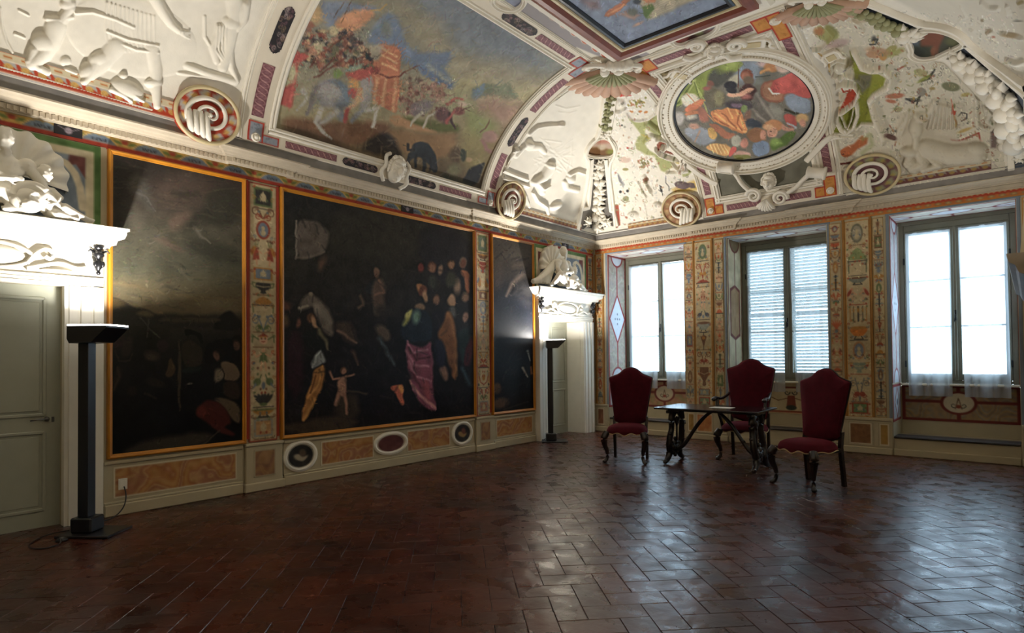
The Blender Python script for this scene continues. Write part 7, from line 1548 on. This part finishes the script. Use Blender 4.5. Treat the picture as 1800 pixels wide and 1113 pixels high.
def ellp(f, n=120, cx=1309, cy=191, rx=122, ry=88.5, rot=-5, gx=0, gy=0):
    t = np.linspace(0, 2*PI, n+1)[:-1]; a = math.radians(rot); x, y = (rx*f+gx)*np.cos(t), (ry*f+gy)*np.sin(t); return np.c_[cx+x*math.cos(a)-y*math.sin(a), cy+x*math.sin(a)+y*math.cos(a)]
patch('fresco_panel', ellp(1.03, 90), 1.2, M_vc, of, co, None, .030)
def ring(nm, g, prof, m, off=.0): 
    p = ellp(1, 140, gx=g, gy=g*.78); Q = hitv(p[:, 0], p[:, 1]); N = nv(Q); return sweep(nm, Q+N*off, N, prof, m, of, True)
ring('black_fillet', 1.5, band(.035, .045), M_black); ring('ring_moulding', 7, band(.07, .075, .3), M_stucco); ring('ring_flat', 17, band(.15, .05, .04), M_stucco); ring('ring_outer_moulding', 27, mould(.09, .085), M_stucco)
mb = MB(); p = ellp(1, 150, gx=11.5, gy=9); Q = hitv(p[:, 0], p[:, 1]); N = nv(Q)
for q, n_ in zip(Q, N): mb.ball(q+n_*.06, .013, 4)
mb.build('bead_row', M_cornice, of, True, kind='stuff')
mb = MB(); p = ellp(1, 110, gx=21.5, gy=17); Q = hitv(p[:, 0], p[:, 1]); N = nv(Q)
for i, (q, n_) in enumerate(zip(Q, N)):
    if i % 3: mb.ball(q+n_*.052, .017, 4)
mb.build('egg_row', M_cornice, of, True, kind='stuff')

# ------------------------------------------------------------------ great ceiling painting and its frame
cp = thing('ceiling_painting', (3.525, -5.33, 5.66), 'rectangular painting in a black and reddish-brown frame at the centre of the vault', 'painting')
cz = Cv(1000, -60, 1260, 75, 1.6, '7f8ea6'); z = Zc(cz, 980, 0, 320/1800)
z.poly([(220, 0), (400, 0), (420, 90), (330, 90)], '8a7478', 20); z.poly([(700, -60), (1500, -60), (1300, 20), (1000, 170), (900, 190), (870, 100)], 'b0a284', 12)
for k in range(6): z.line([(940, 170-k*22), (1380, -60-k*20)], 6, 'cfc4a0', 3, .8)
z.poly([(480, 130), (620, 20), (700, -40), (740, -30), (680, 40), (560, 140), (500, 175), (460, 160)], 'b8642c', 5); z.line([(500, 150), (660, 40)], 12, 'd88c44', 4); z.poly([(600, 130), (700, 100), (820, 150), (760, 200), (700, 180)], 'b08a78', 10); z.poly([(840, 60), (930, 40), (960, 80), (880, 180), (850, 150)], '5c7a2c', 6); z.ell(740, 120, 50, 40, '6f7468', 0, b=10); z.ell(780, 15, 40, 34, '3c4450', 0, b=6); z.poly([(840, -20), (980, -40), (960, 20), (860, 30)], 'c87436', 6); z.ell(800, 235, 50, 14, 'c89a7c', -25, b=6); cz.warp(1.5, 10); cz.shade(.1, 12); cz.dabs(900, 9, 2, .05, None, 5, .6); cz.sharpen(2, .7); cz.noise(.03, 6)
x0, x1, y1, y0 = 2.60, 4.45, -3.34, -7.32; F = .235
U, V = np.meshgrid(np.linspace(x0+F-.01, x1-F+.01, 110), np.linspace(y0+F-.01, y1-F+.01, 200), indexing='ij'); P = np.stack([U, V, 0*U+5.60], -1); px_, py_ = proj(P)
link('canvas', gridmesh('canvas', P, cz.sample(px_, py_), flip=True), M_vc, cp)
M_bfr = mat('brown_frame', '7a4030', .4, bump=.1, var=.15); M_cream = mat('cream_gilt', 'c9b88e', .45, var=.1)
def cframe(nm, a, b, za, zb, m, prof=None):
    c4 = [(x0, y0), (x1, y0), (x1, y1), (x0, y1)]; ins = [(1, 1), (-1, 1), (-1, -1), (1, -1)]; pr = prof or [(a, 5.67), (a, za), (a+(b-a)*.3, min(za, zb)-.012), (a+(b-a)*.7, min(za, zb)-.010), (b, zb), (b, 5.67)]
    for i in range(4):
        j = (i+1) % 4; mb = MB(); V_ = []
        for k in (i, j): V_ += [(c4[k][0]+ins[k][0]*u, c4[k][1]+ins[k][1]*u, zz) for u, zz in pr]
        n = len(pr); mb.add(V_, [(q, (q+1) % n, (q+1) % n+n, q+n) for q in range(n)]+[tuple(range(n)), tuple(range(2*n-1, n-1, -1))]); mb.build(nm, m, cp)
cframe('white_moulding', -.16, -.02, 5.63, 5.60, M_stucco); cframe('brown_frame_rail', -.02, .12, 5.55, 5.57, M_bfr); cframe('cream_rail', .12, .18, 5.575, 5.585, M_cream); cframe('black_frame_rail', .18, .25, 5.575, 5.59, M_black)
# border with half rosettes between the ceiling painting and the fresco frames
bz = Cv(740, -70, 1500, 180, 1.6, 'e6dfce'); z = Zc(bz, 980, 0, 320/1800)
z.poly([(-1500, -820), (-130, 40), (10, 130), (60, 190), (200, 250), (380, 360), (450, 480), (560, 560), (520, 580), (430, 560), (330, 520), (190, 460), (130, 500), (-120, 340), (-1500, -560)], '9a9494', 4); z.poly([(600, 560), (720, 540), (860, 500), (930, 540), (700, 600)], '9a9494', 4)
r = random.Random(6)
for k in range(46): u = r.uniform(-.8, 1); x = 190*u+r.uniform(60, 150)+60; y = 130*u+r.uniform(140, 260); z.c.spiral(z.ox+x*z.k, z.oy+y*z.k, r.uniform(2.5, 6), 1.2, r.choice(['4c4850', '9a6468', '7c7480', 'c9bfc0']), 1.3, r.uniform(0, 360), r.choice([-1, 1]))
for k in range(-7, 6):
    x, y = 55+106*k, 245+78*k
    if k == 5: x, y = 655, 560
    if k == 4: x, y = 460, 540
    z.ell(x, y-5, 46, 30, 'e9e2d2', 38); z.ell(x, y, 34, 21, 'c04a20', 40, b=.8)
z.ell(770, 500, 60, 34, 'e9e2d2', -22); z.ell(770, 505, 44, 16, 'c04a20', -22); z.poly([(860, 400), (980, 390), (990, 400), (900, 440), (880, 470)], 'b04a28', 3)
patch('rosette_border', [(745, -68), (900, -68), (960, -20), (1085, 97), (1200, 45), (1400, -50), (1440, -68), (1490, -68), (1380, -10), (1262, 30), (1112, 112), (1085, 122), (1062, 114), (1018, 100), (860, 8)], 1.5, M_wash, ce, bz, None, .008)
def cart(label, pts, cv, sm=2, nm='painted_cartouche', prof=None, off=.012, step=1.2):
    p = smoothpath(pts, sm, True); t = thing(nm, tuple(hit(*p.mean(0))), label, 'cartouche', 'painted cartouches of the vault')
    patch('painted_field', p, step, M_vcw, t, cv, None, off); pxsweep('rim', pts, prof or mould(.07, .05), M_stucco, t, True, sm, .006); return t
k1 = Cv(1150, 20, 1300, 90, 2., '6d2c22'); z = Zc(k1, 980, 0, 320/1800); z.poly([(1340, 180), (1600, 150), (1620, 260), (1350, 330)], '7c8088', 8); z.poly([(1300, 260), (1480, 240), (1500, 340), (1300, 380)], '5a4440', 10); z.ell(1390, 310, 50, 30, '7c8458', 0, b=6); z.poly([(1100, 320), (1200, 300), (1260, 330), (1200, 420), (1120, 430)], '8e3424', 8)
cart('lobed painted cartouche of red and grey above the oval fresco', [(1175, 62), (1185, 54), (1200, 53), (1215, 44), (1235, 36), (1255, 32), (1264, 36), (1262, 48), (1245, 60), (1220, 70), (1200, 77), (1184, 76)], k1)
k2 = Cv(850, -30, 940, 30, 2., '8a8fa2'); k2.ell(870, 0, 16, 10, '9aa08a', 0, b=8); k2.noise(.04, 8)
cart('grey-blue painted medallion beside the battle fresco at the top edge', [(862, 0), (868, -16), (890, -26), (915, -18), (924, -2), (914, 12), (895, 17), (876, 12)], k2)
k3 = Cv(1020, 230, 1095, 285, 2.5, 'b39a86'); z = Zc(k3, 850, 180, 300/1284); z.poly([(760, 340), (900, 330), (1000, 380), (960, 410), (780, 410)], '6a4418', 6); z.ell(890, 330, 34, 26, 'b5a48c', b=5); z.poly([(830, 270), (920, 250), (960, 300), (860, 310)], 'a8705c', 8); z.ell(960, 370, 34, 20, '7a7a2c', b=6)
cart('small half-round painted cartouche in the corner garland by the far windows', [(1029, 272), (1031, 262), (1040, 250), (1052, 241), (1066, 240), (1078, 248), (1083, 260), (1081, 271), (1068, 275), (1040, 275)], k3)
k4 = Cv(1590, 40, 1710, 115, 2., '3f4438'); z = Zc(k4, 1480, 0, 320/1370); z.poly([(500, 260), (600, 230), (580, 340), (500, 330)], '5f6a78', 10); z.poly([(590, 260), (700, 220), (780, 260), (740, 340), (720, 420), (690, 340), (600, 340)], '7c4a38', 8); z.ell(840, 310, 60, 30, '5d6040', 10, b=8); z.ell(690, 380, 20, 40, '8a5a44', 10, b=5); z.ell(560, 400, 60, 40, '2f342c', b=8)
cart('dark lobed painted cartouche in the right corner of the vault', [(1597, 75), (1600, 60), (1620, 50), (1645, 48), (1670, 54), (1690, 64), (1700, 74), (1685, 82), (1660, 92), (1640, 102), (1615, 104), (1600, 96), (1602, 85)], k4)

# ------------------------------------------------------------------ wave borders and scroll volutes
def waves(n, c0='b03a1c', c1='a9a6a0', c2='cda45c'):
    c = Cv(0, 0, n*20, 34, 1.6, c0)
    c.poly([(0, 0), (n*20, 0), (n*20, 12), (0, 12)], 'cbbf9f', .8)
    for i in range(n): c.poly([(i*20+3, 4.5), (i*20+13, 4.5), (i*20+13, 8), (i*20+3, 8)], 'b4682c', .6)
    for i in range(n):
        x = i*20; c.poly([(x, 13), (x+17, 13), (x+20, 24), (x+15, 20), (x+8, 22), (x+3, 17)], c1, .8); c.ell(x+9, 21, 5.5, 5, c2); c.spiral(x+9, 21, 4, 1, 'a3763c', 1, 0)
    c.line([(0, 12.6), (n*20, 12.6)], 1.4, 'e0d8c4'); c.line([(0, 33), (n*20, 33)], 2.6, 'e9e2d2'); return c
zs = lambda z_: z2s(z_)
covegrid('wave_border', 'L', .004, .064, -10.3, -7.95, M_vcw, pA, .02, lcv=waves(20), r=.010)
covegrid('wave_border', 'L', .004, .045, -2.9, -.75, M_vcw, pB, .02, lcv=waves(18, '7c4a3c', '8a7a60', 'a07a4c'), r=.010)
covegrid('wave_border', 'W', .004, .040, .95, 2.2, M_vcw, pC, .02, lcv=waves(12, '8a5a3c', '9a7c50', 'b08a4c'), r=.012)
covegrid('wave_border', 'W', .004, .048, 5.0, 6.45, M_vcw, pD, .02, lcv=waves(12, '6a3c3a', '8a8078', '9a8248'), r=.010)
def volute(px, py, rx, ry, flip, cols, label, hy=1):
    """a disc with painted waves around a modelled spiral that ends in a leaf"""
    M, sc = frame_at(px, py, (0, -10), .0); t = thing('scroll_volute', tuple(M.translation), label, 'volute', 'scroll volutes above the cornice')
    O = Vector(M.translation); R0 = ry*sc; Rx = rx*(hit(px+8, py)-hit(px-8, py)).dot(np.array(M.col[0][:3]))/16; n = 48
    c = Cv(-1, -1, 1, 1, 40, cols[0])
    for k in range(11):
        a = 2*PI*k/11; c._ell(.78*math.cos(a), .78*math.sin(a), .17, .12, cols[1], math.degrees(a)+50, .03, 1, 'max', None); c._ell(.74*math.cos(a+.12), .74*math.sin(a+.12), .085, .085, cols[2], 0, .03, 1, 'max', None)
    for k in range(6): a = 2*PI*k/6; c._ell(.2*math.cos(a), .2*math.sin(a), .09, .06, cols[1], math.degrees(a)+50, .03, 1, 'max', None)
    th = np.linspace(0, 2*PI, n+1); rr_ = np.linspace(0, 1, 20); P = np.zeros((n+1, 22, 3)); cc = np.zeros((n+1, 22, 3)); 
    for j, q in enumerate(rr_): P[:, j] = np.stack([Rx*q*np.cos(th), R0*q*np.sin(th), 0*th+.075], -1); cc[:, j] = c.sample(q*np.cos(th), -q*np.sin(th))
    P[:, 20] = np.stack([Rx*np.cos(th), R0*np.sin(th), 0*th-.06], -1); P[:, 21] = P[:, 20]; cc[:, 20:] = rgb(cols[0])
    Mn = np.array(M); P = P@Mn[:3, :3].T+Mn[:3, 3]; o = link('volute_disc', gridmesh('volute_disc', P, cc, smooth=False), M_vcw, t)
    mb = MB(M); mb.tube([(Rx*.97*math.cos(a), R0*.97*math.sin(a), .08) for a in th[:-1]], .022, 6, True); mb.build('volute_rim', M_cream, t, True)
    a = np.linspace(0, 1, 70); an = math.radians(200)-a*2*PI*2.0*1.0; ra = (.62*(1-a)**.9+.05)
    pts = [(flip*Rx*r_*math.cos(q), R0*r_*math.sin(q), .085+.05*u) for r_, q, u in zip(ra, an, a)]
    mb = MB(M); mb.tube(pts, list(.062*Rx*(1.15-.8*a)+.004), 8, flat=.8); mb.ball((0, 0, .12), R0*.09, 6); mb.build('spiral', M_stucco, t, True)
    mb = MB(M)
    for k in range(4): x = -.60+.17*k; mb.tube(smoothpath([(flip*Rx*x, R0*.1, .10), (flip*Rx*(x-.02), -R0*.3, .13), (flip*Rx*(x+.02), -R0*(.52+.07*k), .12), (flip*Rx*(x+.12), -R0*(.64+.08*k), .09)], 1), [.02*R0/.25, .027*R0/.25, .030*R0/.25, .026*R0/.25, .012*R0/.25], 7)
    mb.build('acanthus_leaf', M_stucco, t, True); return t
volute(361, 204, 57, 50, 1, ['a8351a', 'b3b0aa', 'cfa860'], 'scroll volute with red and gold wave disc below the striding soldier relief')
volute(893, 352, 25, 33, 1, ['7a4a3c', '8c7c60', 'b08c58'], 'narrow scroll volute just right of the battle fresco frame')
volute(1200, 367, 34, 30, -1, ['8a5a3c', '9a7c54', 'bd9c6c'], 'ochre scroll volute left of the oval fresco frame above the far window')
volute(1534, 306, 49, 35, 1, ['6b4448', '8a8a6a', 'a0924c'], 'plum and olive scroll volute right of the oval fresco frame, near the sphinx')

# ------------------------------------------------------------------ ribs with garlands, shells
M_leafg = mat('green_stucco', '9a9a72', .7, var=.15); M_shellp = mat('pink_stucco', 'c09c84', .7, var=.12); M_ribbg = mat('rib_ground', '6f6a62', .75, var=.12); M_ribbl = mat('rib_ground_blue', '4c5560', .75, var=.15)
def rib(pts_l, pts_r, groups, label, bgm, rnd):
    c0 = np.array(pts_l[0])+np.array(pts_r[0]); t = thing('corner_garland', tuple(hit(*(c0/2))), label, 'garland', 'corner garlands of the vault')
    patch('garland_ground', list(pts_l)+list(pts_r)[::-1], 1.6, bgm, t, None, None, .004)
    for q in (pts_l, pts_r): pxsweep('border_strip', q, band(.075, .05, .2), M_stucco, t, False, 0, .0, 4)
    for (px, py, r_, kind) in groups:
        M, sc = frame_at(px, py, (0, -8), .015); R_ = r_*sc; mb = MB(M); n = {'g': 5, 'f': 11, 'p': 13}[kind]
        for k in range(n+(3 if kind == 'f' else 0)):
            a = 2*PI*k/n+rnd.uniform(-.3, .3); q = R_*rnd.uniform(.35, .75)
            el = R_*(rnd.uniform(.3, .45) if kind == 'g' else rnd.uniform(.2, .34)); mb.ball((q*math.cos(a), q*math.sin(a)*.8, .02+R_*rnd.uniform(.1, .35)), (el, el*.75, el*.7), 6, Matrix.Rotation(a, 3, 'Z'))
        mb.ball((0, 0, .03+R_*.35), R_*.38, 7)
        if kind != 'g':
            for k in range(8): a = 2*PI*k/8+.2; mb.tube([(R_*.5*math.cos(a), R_*.5*math.sin(a), .03), (R_*.9*math.cos(a), R_*.8*math.sin(a), .05), (R_*1.2*math.cos(a), R_*1.05*math.sin(a), .02)], [R_*.18, R_*.16, .004], 5)
        mb.build({'g': 'leaf_cluster', 'f': 'flower_cluster', 'p': 'fruit_cluster'}[kind], M_leafg if kind == 'g' else M_stucco, t, True)
    return t
rnd = random.Random(21)
rib([(1066, 160), (1061, 200), (1055, 234)], [(1081, 160), (1077, 200), (1071, 234)], [(1073, 168, 7, 'g'), (1071, 180, 7, 'g'), (1069, 193, 7.5, 'g'), (1067, 206, 7.5, 'g'), (1065, 219, 8, 'g'), (1062, 231, 8, 'f')], 'narrow upper garland of green leaf clusters on the corner rib by the far windows', M_ribbg, rnd)
rib([(1039, 278), (1037, 320), (1033, 365), (1020, 368), (1014, 404)], [(1066, 278), (1070, 320), (1075, 370), (1080, 372), (1086, 398)], [(1052, 286, 9, 'f'), (1051, 300, 11, 'p'), (1052, 315, 12, 'f'), (1052, 331, 12, 'p'), (1052, 347, 13, 'f'), (1050, 363, 14, 'p'), (1048, 381, 17, 'f'), (1030, 390, 10, 'f'), (1068, 390, 10, 'f'), (1050, 397, 14, 'p')], 'lower white flower and fruit garland widening to the cornice in the far corner', M_ribbg, rnd)
rib([(1470, -4), (1540, 32), (1602, 62)], [(1492, -14), (1560, 14), (1622, 42)], [(1500, 4, 9, 'g'), (1520, 13, 9, 'g'), (1541, 21, 9, 'g'), (1562, 32, 9, 'g'), (1583, 42, 9, 'g'), (1598, 49, 11, 'f')], 'dark leafy garland strip running up the right corner rib', M_ribbl, rnd)
rib([(1672, 98), (1712, 130), (1752, 172), (1778, 215), (1790, 236), (1774, 240), (1778, 300)], [(1702, 76), (1750, 118), (1802, 160), (1812, 170), (1812, 240), (1812, 290), (1812, 300)], [(1700, 98, 10, 'f'), (1728, 118, 12, 'p'), (1752, 136, 12, 'p'), (1776, 160, 13, 'p'), (1792, 186, 13, 'p'), (1796, 214, 13, 'f'), (1798, 246, 13, 'f'), (1795, 276, 12, 'f')], 'white fruit garland on blue ground descending the right corner', M_ribbl, rnd)
def shell(px, py, r, up, label, n=11, mats=(M_shellp, M_leafg)):
    M, sc = frame_at(px, py, up, .02); R_ = r*sc; t = thing('corner_shell', tuple(M.translation), label, 'shell', 'fan shells at the vault corners')
    for k in range(n):
        a = math.radians(-90-62+124*k/(n-1)); d = (math.cos(a), math.sin(a)); mb = MB(M); mb.tube([(d[0]*R_*.12, d[1]*R_*.12, .05), (d[0]*R_*.6, d[1]*R_*.6, .075), (d[0]*R_, d[1]*R_, .05), (d[0]*R_*1.05, d[1]*R_*1.05, .01)], [R_*.04, R_*.09, R_*.125, R_*.05], 7); mb.build('rib', mats[0], t, True)
        mb = MB(M); mb.tube([(d[0]*R_*.15, d[1]*R_*.15, .085), (d[0]*R_*.5, d[1]*R_*.5, .12), (d[0]*R_*.62, d[1]*R_*.62, .10)], [R_*.03, R_*.05, R_*.015], 5); mb.build('green_stripe', mats[1], t, True)
    mb = MB(M); rn = random.Random(3)
    for k in range(22): mb.ball((rn.uniform(-.34, .34)*R_, rn.uniform(-.05, .22)*R_, .05+rn.uniform(0, .04)), R_*rn.uniform(.05, .10), 5)
    for s in (-1, 1): mb.tube(smoothpath([(0, .08*R_, .07), (s*.3*R_, .22*R_, .08), (s*.55*R_, .12*R_, .06), (s*.45*R_, -.02*R_, .05)], 2), R_*.045, 6)
    mb.build('crest', M_stucco, t, True); return t
shell(1077, 112, 48, (3, -10), 'pink and green fan shell below the corner of the ceiling frame')
shell(1437, -12, 42, (-4, -10), 'pinkish fan shell at the top edge above the right corner rib')

# ------------------------------------------------------------------ masks, scrolls and cartouches around the frames
def maskhead(px, py, r, up, label, tilt=0, wig=True):
    M, sc = frame_at(px, py, up, .03); R_ = r*sc; t = thing('stucco_mask', tuple(M.translation), label, 'mask')
    mb = MB(M); mb.ball((0, 0, R_*.15), (R_*.62, R_*.85, R_*.55), 10); mb.ball((0, -R_*.05, R_*.74), (R_*.14, R_*.30, R_*.30), 7); mb.ball((0, R_*.24, R_*.60), (R_*.48, R_*.10, R_*.20), 7)
    for s in (-1, 1): mb.ball((s*R_*.3, -R_*.18, R_*.5), (R_*.2, R_*.2, R_*.16), 7); mb.ball((s*R_*.24, R_*.08, R_*.58), (R_*.11, R_*.07, R_*.07), 6)
    mb.ball((0, -R_*.42, R_*.58), (R_*.2, R_*.07, R_*.1), 6); mb.ball((0, -R_*.66, R_*.42), (R_*.2, R_*.18, R_*.18), 6)
    mb.ball((0, R_*.55, R_*.42), (R_*.4, R_*.25, R_*.22), 7); mb.build('face', M_stucco, t, True)
    mb = MB(M); rn = random.Random(int(px))
    for k in range(20): a = math.radians(-20+220*k/19); q = R_*.78; mb.ball((q*math.cos(a)*.85, q*math.sin(a)*1.1+R_*.05, R_*.28), R_*rn.uniform(.10, .17), 6)
    mb.build('curls', M_stucco, t, True)
    return t, M, R_
t, M, R_ = maskhead(690, 300, 26, (3, -10), 'stucco mask of a bald face on the lower frame of the battle fresco')
mb = MB(M)
for s in (-1, 1):
    mb = MB(M); mb.tube(smoothpath([(s*R_*.7, R_*.9, .02), (s*R_*1.1, R_*.6, .05), (s*R_*.85, 0, .06), (s*R_*1.2, -R_*.5, .05), (s*R_*.7, -R_*1.0, .03)], 2), R_*.13, 7); mb.build('side_scroll', M_stucco, t, True)
t, M, R_ = maskhead(1353, 318, 17, (1, -10), 'stucco lion-like mask hanging below the oval fresco')
mb = MB(M)
for s in (-1, 1):
    mb = MB(M); a = np.linspace(0, 1, 30); mb.tube([(s*(R_*1.3+R_*.75*(1-.8*u)*math.cos(3.6*PI*u)), -R_*1.5+R_*.75*(1-.8*u)*math.sin(3.6*PI*u), .06) for u in a], list(R_*(.22-.12*a)), 6)
    mb.tube(smoothpath([(s*R_*1.8, -R_*1.0, .05), (s*R_*2.6, -R_*.4, .05), (s*R_*3.2, R_*.5, .05), (s*R_*3.9, R_*1.3, .06)], 2), R_*.24, 6); mb.build('scroll_arm', M_stucco, t, True)
for s in (-1, 1): mb = MB(M); mb.lathe([(R_*.55, -R_*.8), (R_*.62, -R_*.7), (R_*.5, -R_*.5), (R_*.5, R_*.6), (R_*.62, R_*.7), (R_*.62, R_*.9)], (s*R_*4.3, R_*1.35, .10), 14, 'X'); mb.build('baluster_roll', M_stucco, t, True)
for k in range(7): a = math.radians(-90-45+15*k); mb = MB(M); mb.tube([(0, -R_*1.7, .09), (R_*1.0*math.cos(a), -R_*1.7+R_*1.1*math.sin(a), .08), (R_*1.4*math.cos(a), -R_*1.7+R_*1.5*math.sin(a), .02)], [R_*.1, R_*.2, R_*.08], 6); mb.build('shell_rib', M_stucco, t, True)
t, M, R_ = maskhead(1255, 82, 14, (3, -10), 'stucco mask with scrolls above the oval fresco')
mb = MB(M)
for s in (-1, 1): mb = MB(M); a = np.linspace(0, 1, 26); mb.tube([(s*(R_*1.5+R_*.7*(1-.8*u)*math.cos(3.4*PI*u)), R_*.9+R_*.7*(1-.8*u)*math.sin(3.4*PI*u), .06) for u in a], list(R_*(.22-.12*a)), 6); mb.tube(smoothpath([(s*R_*.9, -R_*.3, .05), (s*R_*1.5, -R_*.9, .06), (s*R_*2.3, -R_*.7, .04)], 2), R_*.22, 6); mb.build('scroll_arm', M_stucco, t, True)
def pbox(px, py, w_, h_, up, label):
    M, sc = frame_at(px, py, up, .0); t = of; w_, h_ = w_*sc, h_*sc; mb = MB(M); mb.box(-w_, w_, -h_, h_, -.03, .06, .01); mb.build('block', M_stucco, t)
    mb = MB(M); mb.box(-w_*.65, w_*.65, -h_*.55, h_*.55, .06, .072, .004); mb.build('raised_panel', M_cream, t); mb = MB(M)
    for s in (-1, 1): mb.tube(smoothpath([(s*w_*.9, h_*.8, .05), (s*w_*1.35, h_*.3, .06), (s*w_*1.2, -h_*.7, .06), (s*w_*1.6, -h_*1.2, .05)], 2), h_*.22, 6)
    mb.build('side_scrolls', M_stucco, t, True, kind='stuff')
pbox(1197, 127, 12, 9, (6, -8), 'strapwork block at the upper left of the oval ring'); pbox(1320, 72, 16, 8, (1, -10), 'strapwork block with arched top above the oval ring')
pbox(1462, 95, 8, 9, (-6, -8), 'small strapwork block at the upper right of the oval ring')
def strap(pts, w_, label, nm='stucco_strap'):
    o = pxsweep(nm, pts, band(w_, .06, .25), M_stucco, ce, False, 2, 0.); return o
strap([(1083, 400), (1079, 350), (1070, 290), (1084, 268), (1078, 250), (1068, 236), (1072, 200), (1078, 160)], .05, 'thin white stucco strap bordering the corner rib on the window side')
strap([(1012, 398), (1028, 340), (1036, 285), (1026, 272), (1034, 252), (1053, 236), (1062, 162)], .05, 'thin white stucco strap bordering the corner rib on the painting side')
strap([(1496, -10), (1560, 14), (1622, 40), (1660, 42), (1695, 56), (1712, 78), (1760, 112), (1800, 143), (1812, 152)], .06, 'double white stucco strap along the right corner cove')
strap([(1166, 232), (1188, 268), (1218, 296), (1250, 318), (1262, 322)], .09, 'curved white strap from the oval ring down to the left roll')
strap([(1418, 282), (1436, 262), (1456, 240), (1480, 236), (1500, 238)], .09, 'curved white strap from the right roll up beside the oval ring')
